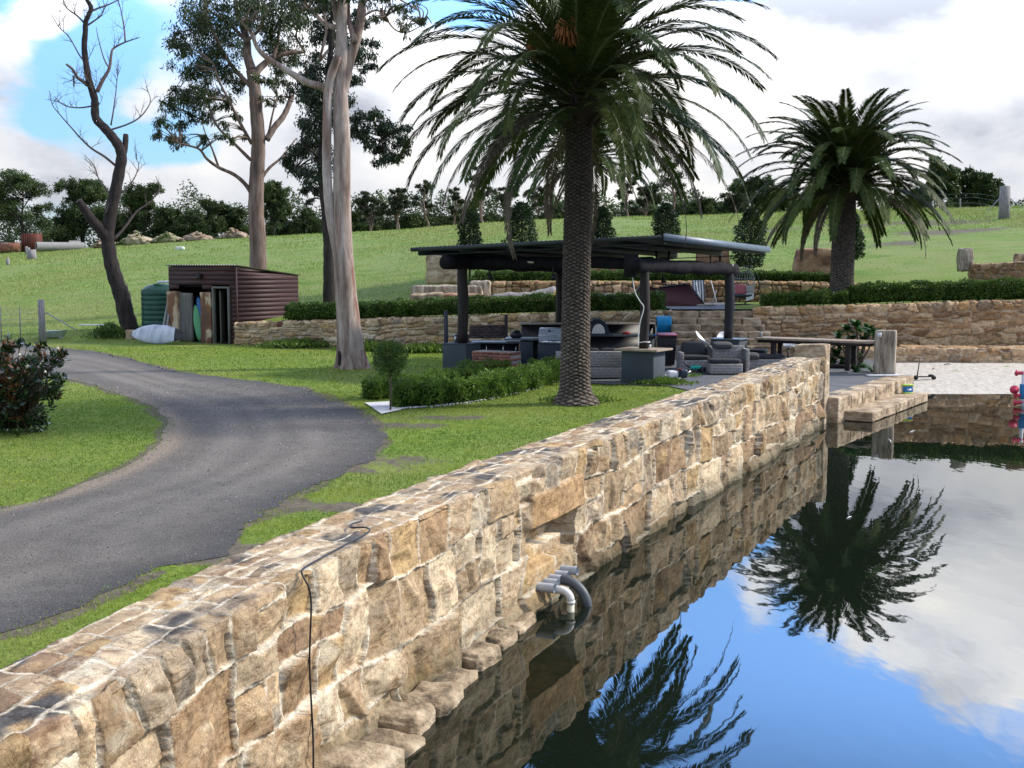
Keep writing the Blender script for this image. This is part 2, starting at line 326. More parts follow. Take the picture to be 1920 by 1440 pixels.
def ground_z(X, Y):
    X = np.asarray(X, float); Y = np.asarray(Y, float); X, Y = np.broadcast_arrays(X, Y)
    px = 960+FPX*X/np.maximum(Y, .5); pxc = np.clip(px, -2999, 4499)
    i = np.clip(np.searchsorted(Tpx, pxc)-1, 0, len(Tpx)-2); u = (pxc-Tpx[i])/(Tpx[i+1]-Tpx[i])
    za = np.zeros(X.shape); zb = np.zeros(X.shape)
    for c in range(len(Tpx)):
        v = np.interp(Y, TY, TZ[c]); za = np.where(i == c, v, za); zb = np.where(i+1 == c, v, zb)
    u = u*u*(3-2*u) if False else u
    hill = za+(zb-za)*u
    hill = hill + .25*fbm(X*.06, Y*.06, 0, 3, 3)*sstep(56, 70, Y) + .10*fbm(X*.35, Y*.35, 0, 9, 3)*sstep(54, 62, Y)
    wy = np.interp(pxc, w1px, w1Y); st = sstep(.15, .4, Y-wy)
    stl = sstep(0, 5, Y-52.5); lf = sstep(439, 446, pxc)
    st = st*lf+stl*(1-lf)
    # second terrace wall is a step hidden inside the wall
    t2 = ((pxc > 790) & (pxc < 1612))
    flat2 = np.interp(pxc, w1px, w1top)
    hill = np.where(t2 & (Y < W2Y+.12), flat2, hill)
    front = np.full(X.shape, SLAB)
    # beach and foot of the right wall
    bx = np.interp(Y, bxY, bxX)
    pond = np.where(Y < 34.8, -1.3, -1.3+(1.3-.03)*sstep(34.6, 37.4, Y)); beach = np.interp(Y, [36, 37.2, 42.4], [-.15, .0, .5])
    pz = np.where(Y < 36.4, pond, np.maximum(pond, beach)); pz = np.where(Y > 36.9, beach+.015*fbm(X*1.2, Y*1.2, 0, 4, 3), pz)
    pz = np.where(Y > 43.02, .95, pz)
    wt = sstep(-.5, -.2, X-bx)
    front = front*(1-wt)+pz*wt
    return front*(1-st)+hill*st
W2Y = 52.9
def gz(x, y): return float(ground_z(x, y))
def inpoly(X, Y, P):
    X = np.asarray(X); c = np.zeros(X.shape, bool); n = len(P)
    for i in range(n):
        x1, y1 = P[i][0], P[i][1]; x2, y2 = P[(i+1) % n][0], P[(i+1) % n][1]
        if y1 == y2: continue
        k = ((y1 > Y) != (y2 > Y)) & (X < (x2-x1)*(Y-y1)/(y2-y1)+x1); c ^= k
    return c
def polydist(X, Y, P):
    d = np.full(np.shape(X), 1e9); n = len(P)
    for i in range(n):
        x1, y1 = P[i][0], P[i][1]; x2, y2 = P[(i+1) % n][0], P[(i+1) % n][1]
        L2 = (x2-x1)**2+(y2-y1)**2+1e-9; t = np.clip(((X-x1)*(x2-x1)+(Y-y1)*(y2-y1))/L2, 0, 1)
        d = np.minimum(d, np.hypot(X-x1-t*(x2-x1), Y-y1-t*(y2-y1)))
    return d
drive_px = [(-500,612),(-150,622),(0,637),(50,648),(120,653),(200,663),(330,696),(430,709),(560,727),(640,757),(700,787),(722,822),(700,852),(645,885),(560,925),(520,955),(455,985),(440,1012),(425,1042),(330,1060),(200,1112),(100,1155),(0,1192),(-200,1270),(-500,1390),
            (-1300,1250),(-500,1085),(-200,1000),(0,954),(80,935),(170,903),(262,860),(300,830),(312,795),(275,757),(200,732),(120,710),(0,700),(-150,690),(-600,668)]
DR = [gp(x, y, SLAB) for x, y in drive_px]
def jitter_poly(P, step=.12, amp=.12, s=1):
    out = []
    for i in range(len(P)):
        a, b = P[i], P[(i+1) % len(P)]; n = max(1, int((b-a).length/max(step, a.y*.008)))
        for k in range(n):
            p = a.lerp(b, k/n); q = float(fbm(p.x*1.1, p.y*1.1, 0, s, 4)); r = float(fbm(p.x*1.1+50, p.y*1.1, 0, s+3, 4))
            out.append(Vector((p.x+q*amp*2.4, p.y+r*amp*2.4, p.z)))
    return out
DRs = smoothpath(DR, 4); DRj = jitter_poly(DRs, .1, .13, 5)
PAT = [gp(820,706), gp(1000,716), gp(1160,722), gp(1250,724), gp(1290,733)]
# along the back of the pond wall to its end, then the open edge
def wall_back(y, t=.72):
    i = np.interp(y, [p.y for p in wall_front], [p.x for p in wall_front]); return float(i)
PAT += [Vector((wall_back(y)-.55, y, SLAB)) for y in (23.5, 25, 27, 29)]
PAT += [Vector((WEND.x, WEND.y+.15, SLAB)), PIL+Vector((.0, .0, 0)), gp(1640,672), gp(1500,664), gp(1250,664), gp(1000,662), gp(860,664)]
# ground mesh
cols = np.concatenate([np.arange(-2600, -900, 60), np.arange(-900, -200, 14), np.arange(-200, 2150, 8), np.arange(2150, 2900, 20), np.arange(2900, 4400, 60)]).astype(float)
rows = [1.5]
while rows[-1] < 260:
    y = rows[-1]; rows.append(y + (.14 if 41.8 < y < 58 else max(.1, y*.011 if y < 43 else y*.014)))
rows = np.array(rows)
PXg, Yg = np.meshgrid(cols, rows); Xg = (PXg-960)/FPX*Yg; Zg = ground_z(Xg, Yg)
mown = Yg < 43
Zg = Zg + np.where((Yg < 52) & (Zg > .5) & (Zg < .62), .003*fbm(Xg*2, Yg*2, 0, 2, 3)-.004, 0)
dd = polydist(Xg.ravel(), Yg.ravel(), DRs[::2]).reshape(Xg.shape)
dirt = (1-sstep(.0, .28, dd+.30*fbm(Xg*1.3, Yg*1.3, 0, 8, 4)))*.85*(Yg < 52)
for (px, py, rx, ry) in [(850,783,1.1,.25),(760,798,.9,.25),(735,865,.9,.35),(700,880,.7,.25),(440,1035,1.0,.35),(640,950,.5,.2),(205,886,.3,.12),(560,948,.5,.2),(900,705,.3,.15)]:
    p = gp(px, py); q = ((Xg-p.x)/rx)**2+((Yg-p.y)/ry/2)**2
    dirt = np.maximum(dirt, np.exp(-q*1.3)*(1+1.6*fbm(Xg*2.4, Yg*2.4, 0, 6, 5))*.72)
pw = np.abs(Xg-np.interp(Yg, bxY, bxX)+.8); dirt = np.maximum(dirt, (1-sstep(.0, .35, pw+.3*fbm(Xg*2, Yg*2, 0, 3, 3)))*.5*(Yg < 30))
for (px, py, Y, rx, ry) in [(1750,425,84,14,3.5),(1830,440,76,6,2.4),(1620,462,68,5,1.8),(1150,523,53.6,14,.6),(1620,545,50,3,1.2),(700,600,48.8,4,.5)]:
    p = at(px, py, Y); q = ((Xg-p.x)/rx)**2+((Yg-p.y)/ry)**2
    dirt = np.maximum(dirt, np.exp(-q)*np.clip(.5+1.1*fbm(Xg*.5, Yg*.5, 0, 6, 4), 0, 1)*1.0)
far = sstep(50, 60, Yg)
colg = np.stack([np.clip(dirt, 0, 1), far, np.zeros_like(far), np.ones_like(far)], -1)
m, nt, b = newmat('grass_ground')
at_ = nt.nodes.new('ShaderNodeAttribute'); at_.attribute_name = 'col'; sx = nt.nodes.new('ShaderNodeSeparateColor'); nt.links.new(at_.outputs['Color'], sx.inputs[0])
n1 = tex(nt, 'noise', .35, 5, .6); n2 = tex(nt, 'noise', 14, 5, .7); n3 = tex(nt, 'noise', .9, 5, .62, (.45, 2.0, 1)); n4 = tex(nt, 'noise', 3.2, 5, .65)
near = ramp(nt, n4, [(.3, (.090, .150, .022)), (.5, (.140, .210, .034)), (.68, (.210, .265, .052))])
near = mixc(nt, ramp(nt, n1, [(.42, (0, 0, 0)), (.62, (1, 1, 1))]), near, (.185, .225, .055))
hill_ = ramp(nt, n3, [(.32, (.085, .165, .026)), (.5, (.140, .220, .045)), (.66, (.215, .255, .085))])
hill_ = mixc(nt, ramp(nt, n1, [(.40, (0, 0, 0)), (.60, (.8, .8, .8))]), hill_, (.200, .235, .080))
gcol = mixc(nt, sx.outputs[1], near, hill_)
gcol = mixc(nt, 1.0, gcol, ramp(nt, n2, [(.3, (.6, .6, .6)), (.7, (1.3, 1.3, 1.3))]), 'MULTIPLY')
dcol = ramp(nt, tex(nt, 'noise', 6, 6, .7), [(.3, (.085, .072, .058)), (.7, (.185, .160, .120))])
dm = nt.nodes.new('ShaderNodeMath'); dm.operation = 'MULTIPLY_ADD'; nt.links.new(n2, dm.inputs[0]); dm.inputs[1].default_value = 1.25; nt.links.new(sx.outputs[0], dm.inputs[2])
dmm = ramp(nt, dm.outputs[0], [(.90, (0, 0, 0)), (1.0, (1, 1, 1))])
nt.links.new(mixc(nt, dmm, gcol, dcol), b.inputs['Base Color']); b.inputs['Roughness'].default_value = .95; b.inputs['Specular IOR Level'].default_value = .1
bump(nt, b, n2, .9, .04)
m_ground = m
g = MB(); g.sheet(np.stack([Xg, Yg, Zg], -1), colg); gobj = g.build('ground', m_ground, None, True, attr=True); tag(gobj, kind='structure')
# driveway
def ngon_sheet(name, P, z, mat):
    bm = bmesh.new(); vs = [bm.verts.new((p.x, p.y, z)) for p in P]; es = [bm.edges.new((vs[i], vs[(i+1) % len(vs)])) for i in range(len(vs))]
    bmesh.ops.triangle_fill(bm, edges=es, use_beauty=True, use_dissolve=False, normal=(0, 0, 1))
    for f in bm.faces:
        if f.normal.z < 0: f.normal_flip()
    me = bpy.data.meshes.new(name); bm.to_mesh(me); bm.free(); me.materials.append(mat)
    o = bpy.data.objects.new(name, me); C.objects.link(o); tag(o, kind='structure'); return o
m, nt, b = newmat('gravel_drive')
a1 = tex(nt, 'noise', .5, 5, .6, (1, .6, 1)); a2 = tex(nt, 'noise', 45, 5, .8); a3 = tex(nt, 'noise', 2.5, 6, .7); v = tex(nt, 'voronoi', 70)
c = ramp(nt, a3, [(.3, (.088, .084, .080)), (.7, (.160, .151, .142))])
c = mixc(nt, ramp(nt, a1, [(.42, (0, 0, 0)), (.7, (.6, .6, .6))]), c, (.150, .128, .106))
da = nt.nodes.new('ShaderNodeAttribute'); da.attribute_name = 'col'; ds_ = nt.nodes.new('ShaderNodeSeparateColor'); nt.links.new(da.outputs['Color'], ds_.inputs[0])
def mulv(x, k):
    n_ = nt.nodes.new('ShaderNodeMath'); n_.operation = 'MULTIPLY'; nt.links.new(x, n_.inputs[0])
    if isinstance(k, float): n_.inputs[1].default_value = k
    else: nt.links.new(k, n_.inputs[1])
    return n_.outputs[0]
c = mixc(nt, mulv(ds_.outputs[0], .6), c, (.235, .212, .190)); c = mixc(nt, mulv(ds_.outputs[2], .6), c, (.060, .062, .070)); c = mixc(nt, ds_.outputs[1], c, (.250, .205, .160))
c = mixc(nt, 1.0, c, ramp(nt, a2, [(.3, (.35, .35, .36)), (.5, (1, 1, 1)), (.70, (2.1, 2.1, 2.1))]), 'MULTIPLY')
sp2 = ramp(nt, v.outputs['Color'], [(.93, (0, 0, 0)), (.97, (.6, .6, .6))]); c = mixc(nt, sp2, c, (.34, .34, .34))
nt.links.new(c, b.inputs['Base Color']); b.inputs['Roughness'].default_value = .95; b.inputs['Specular IOR Level'].default_value = .15
bump(nt, b, a2, 1.0, .03)
m_drive = m
def resamp(P, n):
    c = np.array([[p.x, p.y] for p in P]); s = np.concatenate([[0], np.cumsum(np.hypot(*np.diff(c, axis=0).T))]); t = np.linspace(0, s[-1], n); return np.stack([np.interp(t, s, c[:, 0]), np.interp(t, s, c[:, 1])], 1)
nO = 25; Oe = resamp(smoothpath(DR[:nO], 5), 900); Ie = resamp(smoothpath(DR[nO:][::-1], 5), 900)
# pair the two edges at matching distances round the bend
JT = []
for E, sd_ in ((Oe, 5), (Ie, 15)): JT.append(np.stack([fbm(E[:, 0]*1.1, E[:, 1]*1.1, 0, sd_, 5), fbm(E[:, 0]*1.1+50, E[:, 1]*1.1, 0, sd_+3, 5)], 1)*.22+np.stack([fbm(E[:, 0]*7, E[:, 1]*7, 0, sd_, 2), fbm(E[:, 0]*7+50, E[:, 1]*7, 0, sd_+3, 2)], 1)*.10)
vv = np.linspace(0, 1, 70)[None, :, None]; DG = Oe[:, None]*(1-vv)+Ie[:, None]*vv; DG = DG+JT[0][:, None]*sstep(.12, 0, vv)+.6*JT[1][:, None]*sstep(.88, 1, vv); Oe = DG[:, 0]; Ie = DG[:, -1]; gx, gy = DG[..., 0], DG[..., 1]; v2 = np.broadcast_to(vv[..., 0], gx.shape)
trk = np.exp(-((v2-.30)/.07)**2)+np.exp(-((v2-.66)/.08)**2)+.8*np.exp(-((v2-.48)/.05)**2); trk = trk*(.75+1.0*fbm(gx*.4, gy*.4, 0, 44, 3)); bnd = gp(300, 830); nb = np.exp(-((gx-bnd.x)/3.4)**2-((gy-bnd.y)/7.0)**2); tan_ = nb*np.exp(-((v2-.955)/.055)**2)*1.15+.4*sstep(.75, 1, v2)*nb+.25*sstep(.9, 1, v2)
strp = .5+.5*np.sin(v2*260+3*fbm(gx*.6, gy*.6, 0, 45, 2)); dk = sstep(.18, .0, v2)
dcolr = np.stack([np.clip(trk+0*strp, 0, 1), np.clip(tan_*(.75+.35*strp), 0, 1), np.clip(dk, 0, 1), np.ones_like(trk)], -1)
dmb = MB(); dmb.sheet(np.stack([gx, gy, np.full(gx.shape, SLAB+.004)], -1)[::1], dcolr); _d = dmb.build('driveway', m_drive, None, True, attr=True); tag(_d, kind='structure')
if _d.data.polygons[500].normal.z < 0: _d.data.flip_normals()
DRj = [Vector((a, b, SLAB)) for a, b in Oe[::2]]+[Vector((a, b, SLAB)) for a, b in Ie[::-2]]
# sandy rut along the inside of the bend
rut = [gp(x, y) for x, y in [(250,748),(300,772),(322,800),(318,828),(295,850),(262,868),(200,895),(150,912),(185,902),(262,878),(305,862),(338,838),(348,805),(325,775),(285,750)]]
m_rut = M('sandy_rut', [(.3, (.095, .085, .078)), (.7, (.185, .155, .125))], 5, .95, .8, .03, 6)

m_pat = M('patio_slate', [(.3, (.080, .085, .095)), (.7, (.13, .135, .145))], 1.2, .8, .3, .004, bscale=9)
ngon_sheet('patio', PAT, SLAB+.02, m_pat)
# sand
m_sand = M('sand', [(.3, (.40, .36, .31)), (.7, (.58, .54, .48))], 5, .95, 1.0, .06, 6, bscale=5)
xs = np.linspace(0, 1, 220); ys = np.linspace(36.2, 42.95, 60); Ys, Us = np.meshgrid(ys, xs, indexing='ij'); Xs = np.interp(Ys, bxY, bxX)+.02+Us*45
s_ = MB(); s_.sheet(np.stack([Xs, Ys, ground_z(Xs, Ys)+.012+.02*fbm(Xs*3, Ys*3, 0, 1, 3)], -1)); tag(s_.build('sand', m_sand, None, True), kind='structure')
# water
m, nt, b = newmat('pond_water')
b.inputs['Base Color'].default_value = (.006, .010, .006, 1); b.inputs['Roughness'].default_value = .015; b.inputs['IOR'].default_value = 1.35
w1 = tex(nt, 'noise', 1.6, 3, .5, (1, .45, 1)); bump(nt, b, w1, .06, .05)
m_water = m
w = MB(); w.sheet(np.stack(np.meshgrid(np.linspace(-6, 70, 4), np.linspace(-8, 39, 4)), -1)[..., [0, 1, 1]]*np.array([1, 1, 0.]))
tag(w.build('water', m_water), kind='structure')
# ---------------------------------------------------------------- stone walls
PAL = np.array([(.48,.375,.255),(.55,.445,.32),(.62,.53,.40),(.37,.265,.165),(.41,.34,.26),(.28,.195,.13),(.47,.345,.195),(.35,.31,.26),(.15,.075,.055),(.57,.51,.41)])
PALW = np.array([20,20,16,12,11,7,11,4,.5,6.]); PALW /= PALW.sum()
MORT = np.array((.60, .56, .50))
def split_rects(x0, y0, x1, y1, mw, mh, out, rnd):
    w, h = x1-x0, y1-y0
    if w <= mw*1.25 and h <= mh*1.25 and (rnd.rand() < .75 or (w < mw*.6 or h < mh*.6)): out.append((x0, y0, x1, y1)); return
    if (w/mw > h/mh and w > mw*.5) or h < mh*.6:
        if w < mw*.5: out.append((x0, y0, x1, y1)); return
        c = x0+w*rnd.uniform(.3, .7); split_rects(x0, y0, c, y1, mw, mh, out, rnd); split_rects(c, y0, x1, y1, mw, mh, out, rnd)
    else:
        c = y0+h*rnd.uniform(.32, .68); split_rects(x0, y0, x1, c, mw, mh, out, rnd); split_rects(x0, c, x1, y1, mw, mh, out, rnd)
def stone_field(sv_, qv, bands, seed, mort=.012, rough=.018, bulge=.035, dark=0.0, warp=.05, mcol=MORT, tint=(1, 1, 1), crn=.07, edge=.035, mstep=.012, facet=0.0, mdep=.012):
    """bands: (q0,q1,mean width,mean height). returns disp, colour on the grid (len(sv), len(qv))"""
    rnd = np.random.RandomState(seed); rects = []
    s0, s1 = sv_[0]-.3, sv_[-1]+.3
    for (q0, q1, mw, mh) in bands:
        x = s0
        while x < s1:
            w = min(rnd.uniform(2.0, 4.0)*mw, s1-x+.01); split_rects(x, q0, x+w, q1, mw, mh, rects, rnd); x += w
    rects = np.array(rects); res = .012
    q0 = bands[0][0]; q1 = bands[-1][1]; ns, nq = int((s1-s0)/res)+2, int((q1-q0)/res)+2
    lab = np.zeros((ns, nq), np.int32)
    for i, (a, b_, c_, d_) in enumerate(rects):
        lab[int(round((a-s0)/res)):int(round((c_-s0)/res))+1, int(round((b_-q0)/res)):int(round((d_-q0)/res))+1] = i
    Sg, Qg = np.meshgrid(sv_, qv, indexing='ij')
    ws = Sg+warp*1.5*fbm(Sg*1.3, Qg*2.2, 0, seed+1, 5)+.5*warp*np.sin(Sg*1.7+Qg*4.1); wq = Qg+warp*1.1*fbm(Sg*1.5, Qg*2.0, 5, seed+2, 5)+.4*warp*np.sin(Sg*1.1+seed)
    wq = np.clip(wq, q0+.001, q1-.001)
    li = lab[np.clip(((ws-s0)/res).astype(int), 0, ns-1), np.clip(((wq-q0)/res).astype(int), 0, nq-1)]
    r = rects[li]; dx = np.minimum(ws-r[..., 0], r[..., 2]-ws); dy = np.minimum(wq-r[..., 1], r[..., 3]-wq); dx = np.maximum(dx, 0); dy = np.maximum(dy, 0)
    rr = np.minimum(crn, .4*np.minimum(r[..., 2]-r[..., 0], r[..., 3]-r[..., 1]))
    d = np.minimum(dx, dy); cn = (dx < rr) & (dy < rr); d = np.where(cn, rr-np.hypot(rr-dx, rr-dy), d)
    n = len(rects); off = rnd.uniform(-.02, .03, n); tx = rnd.normal(0, .09, n); ty = rnd.normal(0, .09, n); mw_ = mort*rnd.uniform(.4, 1.7, n)
    cx = (r[..., 0]+r[..., 2])/2; cy = (r[..., 1]+r[..., 3])/2
    mo = sstep(mw_[li]*.6, mw_[li]*.6+mstep, d+.010*fbm(Sg*18, Qg*18, 0, seed+4, 2))
    ph = rnd.uniform(0, 40, n)[li]
    rg = np.abs(fbm(Sg*3.2+ph, Qg*3.2, ph, seed+5, 5)); fine = fbm(Sg*11+ph, Qg*14, ph, seed+6, 3)
    disp = (off[li]+np.clip(tx[li]*(ws-cx)+ty[li]*(wq-cy), -.03, .03)+bulge*(1-np.exp(-d/edge))+rough*(2.2*rg-.5)+rough*.55*fine)*mo-.012*(1-mo)+.006*fbm(Sg*25, Qg*25, 0, seed, 2)
    if facet:
        fc = np.full(disp.shape, 9.0)
        for k in range(4):
            A = rnd.normal(0, .22, n)[li]; B = rnd.normal(0, .22, n)[li]; O = rnd.uniform(-.2, 1.0, n)[li]*facet; fc = np.minimum(fc, O+A*(ws-cx)+B*(wq-cy))
        disp = disp+np.clip(fc, -.055, .05)*mo
    disp = disp-(mdep-.012)*(1-mo)
    ci = rnd.choice(len(PAL), n, p=PALW); ci2 = rnd.choice(len(PAL), n, p=PALW); br = rnd.uniform(.78, 1.18, n)
    t = sstep(.05, .45, fbm(Sg*2.6+ph, Qg*4.2+ph, 0, seed+8, 4))[..., None]
    col = (PAL[ci][li]*(1-t)+PAL[ci2][li]*t)*br[li][..., None]*np.array(tint)
    if dark: # grey-black lichen crust patches
        k = sstep(.08, .34, fbm(Sg*2.2, Qg*3.2, 9, seed+11, 5)+dark-.25)[..., None]; col = col*(1-k)+np.array((.085, .088, .095))*k
    mc = np.array(mcol)*(1+.25*fbm(Sg*5, Qg*5, 0, seed+13, 3))[..., None]*(1-.6*sstep(.2, .38, fbm(Sg*1.6, Qg*2.6, 3, seed+14, 4)))[..., None]
    col = mc*(1-mo[..., None])+col*mo[..., None]
    return disp, np.clip(col, .01, 1), mo
def path_frame(P, ds):
    """resample path (list of Vector) at the given spacing function; returns pos, normal(right side), s"""
    pts = np.array([[p.x, p.y] for p in P]); seg = np.hypot(*np.diff(pts, axis=0).T); cs = np.concatenate([[0], np.cumsum(seg)]); tot = cs[-1]
    s = [0.0]
    while s[-1] < tot:
        x = np.interp(s[-1], cs, pts[:, 0]); y = np.interp(s[-1], cs, pts[:, 1]); s.append(s[-1]+ds(math.hypot(x, y)))
    s = np.array(s); s = s*tot/s[-1]
    x = np.interp(s, cs, pts[:, 0]); y = np.interp(s, cs, pts[:, 1])
    tx, ty = np.gradient(x, s), np.gradient(y, s); k = 9
    if len(tx) > 40:
        ker = np.ones(k)/k; tx = np.convolve(np.pad(tx, k//2, 'edge'), ker, 'valid'); ty = np.convolve(np.pad(ty, k//2, 'edge'), ker, 'valid')
    l = np.hypot(tx, ty); return s, x, y, ty/l, -tx/l
def stone_wall(P, zbot, ztop, thick, back, bands, seed, ds, dq, name, mat, parent=None, extra=None, topdark=.25, build=True, rnd_=.045, **kw):
    """profile: front face up, top, short back face. zbot/ztop may be arrays along P"""
    s, x, y, nx, ny = path_frame(P, ds)
    pc = np.array([[p.x, p.y] for p in P]); cs = np.concatenate([[0], np.cumsum(np.hypot(*np.diff(pc, axis=0).T))])
    zt = np.interp(s, cs, ztop if hasattr(ztop, '__len__') else [ztop]*len(P)); zb = np.interp(s, cs, zbot if hasattr(zbot, '__len__') else [zbot]*len(P))
    H = float(np.max(zt-zb)); T = thick
    q = np.arange(0, H+T+back+dq, dq); q = q*(H+T+back)/q[-1]
    bands = [(a if not callable(a) else a(H, T), b_ if not callable(b_) else b_(H, T), c_, d_) for a, b_, c_, d_ in bands(H, T)]
    disp, col, mo = stone_field(s, q, bands, seed, **kw)
    Q = q[None, :]+0*s[:, None]
    f = np.clip(Q, 0, H); t = np.clip(Q-H, 0, T); bk = np.clip(Q-H-T, 0, back)
    # grey lichen on the top surface
    if topdark:
        Sg = s[:, None]+0*Q; k = sstep(.06, .34, fbm(Sg*1.9, Q*3.3, 9, seed+11, 5)+topdark-.25)*sstep(H-.03, H+.08, Q)*mo; k = k[..., None]
        col = col*(1-k)+np.array((.10, .10, .105))*k
    hfac = ((zt-zb)/H)[:, None]
    Z = zt[:, None]-(H-f)*hfac-bk
    r = rnd_; a = np.clip((Q-(H-r))/(2*r), 0, 1)*math.pi/2; a2 = np.clip((Q-(H+T-r))/(2*r), 0, 1)*math.pi/2
    nf = np.cos(a); nu = np.sin(a)*np.cos(a2); nb = np.sin(a2)
    round_ = .65*rnd_*(np.exp(-((Q-H)/.05)**2)+np.exp(-((Q-H-T)/.05)**2))
    disp = disp-round_
    if extra is not None: disp = extra(s, x, y, Q, f, Z, disp, col)
    hor = -t+disp*(nf-nb)
    X = x[:, None]+nx[:, None]*hor; Yv = y[:, None]+ny[:, None]*hor; Z = Z+disp*nu*.75
    # rough ends
    mb = MB(); G = np.stack([X, Yv, Z], -1)[:, ::-1]; c4 = np.concatenate([col, np.ones(col.shape[:2]+(1,))], -1)[:, ::-1]
    mb.sheet(G, c4)
    for e, rev in ((0, False), (-1, True)):
        L_ = G[e]; n = len(L_); ctr = (L_[0]+L_[-1])/2
        ring = L_; tt = np.linspace(0, 1, 6)
        # fill end by collapsing front profile to its mirrored back
        base = np.stack([L_*(1-u)+np.stack([np.full(n, ctr[0]), np.full(n, ctr[1]), L_[:, 2]], -1)*u for u in tt], 0)
        if rev: base = base[::-1]
        mb.sheet(base, np.repeat(c4[e][None], 6, 0))
    return mb.build(name, mat, parent, True, attr=True) if build else mb
m_foot = M('footing_sandstone', [(.34, (.07, .055, .035)), (.48, (.27, .20, .125)), (.6, (.42, .33, .22)), (.7, (.55, .46, .33))], 3.0, .9, 1.0, .05, 9, (1, 1, 1.6), bscale=8)
def slabrock(mb, c, d, rz, seed, n=14, amp=.03, taper=0, lean=0, chip=.04):
    """rough-hewn block: subdivided box with noise"""
    bm = bmesh.new(); bmesh.ops.create_cube(bm, size=1); bmesh.ops.subdivide_edges(bm, edges=bm.edges[:], cuts=n, use_grid_fill=True)
    V = np.array([v.co[:] for v in bm.verts])*2; F = np.array([[v.index for v in f.verts] for f in bm.faces]); bm.free()
    mx = np.sort(np.abs(V), 1); edge = np.clip((mx[:, 1]-.8)/.2, 0, 1)
    D = np.array(d)/2; P = V*D; ln = np.maximum(1e-6, np.linalg.norm(P, axis=1, keepdims=True)); dirn = V/np.linalg.norm(V, axis=1, keepdims=True)
    f = fbm(P[:, 0]*2.2/max(.3, min(d))*.5+seed*3.3, P[:, 1]*2.2, P[:, 2]*2.2, 7, 5)
    P = P+dirn*(amp*2*f-chip*edge)[:, None]
    P[:, 0] *= 1-taper*(V[:, 2]+1)/2; P[:, 0] += lean*(V[:, 2]+1)/2
    ca, sa = math.cos(rz), math.sin(rz); P = np.stack([P[:, 0]*ca-P[:, 1]*sa+c[0], P[:, 0]*sa+P[:, 1]*ca+c[1], P[:, 2]+c[2]], 1)
    mb.add(P, F); return mb
# ---------------------------------------------------------------- pond wall
def pond_extra(s, x, y, Q, f, Z, disp, col):
    S2 = s[:, None]+0*Q; Y2 = y[:, None]+0*Q; disp = disp*(1-.62*sstep(2.2, 2.3, Q)); col *= .90
    # rough footing course swelling out at the water
    fl = sstep(.26, .10, Z+.12*fbm(S2*2.2, S2*0, 0, 31, 3))*(.01+.05*np.clip(.2+1.6*fbm(S2*1.4, Z*2, 0, 33, 4), 0, 1))*sstep(16, 13, Y2)
    fl = np.maximum(fl, sstep(.2, .05, Z)*.07*np.clip(.5+1.2*fbm(S2*1.4, Z*2, 0, 33, 4), 0, 1)); front = Q < 2.3
    disp = disp+np.where(front, fl, 0)
    # drain recess under a long lintel stone
    e = .03; rec = sstep(NY0-e, NY0, Y2)*sstep(NY1+e, NY1, Y2)*sstep(NZ0-e, NZ0, Z)*sstep(NZ1+e, NZ1, Z)
    stepz = np.where(Z > .76, .55, np.where(Z > .66, .34, .17)); disp = disp*(1-rec*front)-rec*front*stepz
    lint = sstep(NY0-.05, NY0, Y2)*sstep(NY1+.25, NY1+.2, Y2)*sstep(NZ1, NZ1+.02, Z)*sstep(1.36, 1.33, Z)*front
    lc = np.array((.44, .30, .17))*(1+.5*fbm(S2*3, Z*5, 0, 41, 4))[..., None]; col[:] = col*(1-lint[..., None])+lc*lint[..., None]
    disp = disp*(1-lint)+lint*(.035+.03*fbm(S2*2, Z*3, 0, 43, 4))
    return disp
NY0, NY1, NZ0, NZ1 = 13.40, 14.70, .52, .96
def pbands(H, T): return [(0, H-1.02, 1.05, .62), (H-1.02, H-.40, .80, .50), (H-.40, H+.14, .62, .60), (H+.14, H+T, .50, .24), (H+T, H+T+.6, .5, .4)]
pw_obj = stone_wall(wall_front, -.55, WTOP, .78, .55, pbands, 21, lambda d: max(.012, .0014*d), .0115, 'pond_wall', m_pwall, extra=pond_extra,
                    mort=.0155, rough=.014, bulge=.013, warp=.095, topdark=.24, crn=.025, edge=.007, rnd_=.014, mcol=(.70, .66, .58), mstep=.008, facet=.022, mdep=.015)
tag(pw_obj, 'long curving wall of rough sandstone blocks with pale mortar rising straight from the pond', 'wall')
def wall_at(px, z=WTOP, off=0):          # point on the face seen at column px
    r = (px-960)/FPX/math.cos(0)
    ys = np.linspace(4, WEND.y, 2000); xs = np.interp(ys, [p.y for p in wall_front], [p.x for p in wall_front]); i = int(np.argmin(np.abs(xs/ys-r)))
    t = Vector((xs[min(i+8, 1999)]-xs[max(i-8, 0)], ys[min(i+8, 1999)]-ys[max(i-8, 0)], 0)).normalized(); n = Vector((t.y, -t.x, 0))
    return Vector((xs[i], ys[i], z))+n*off, t, n
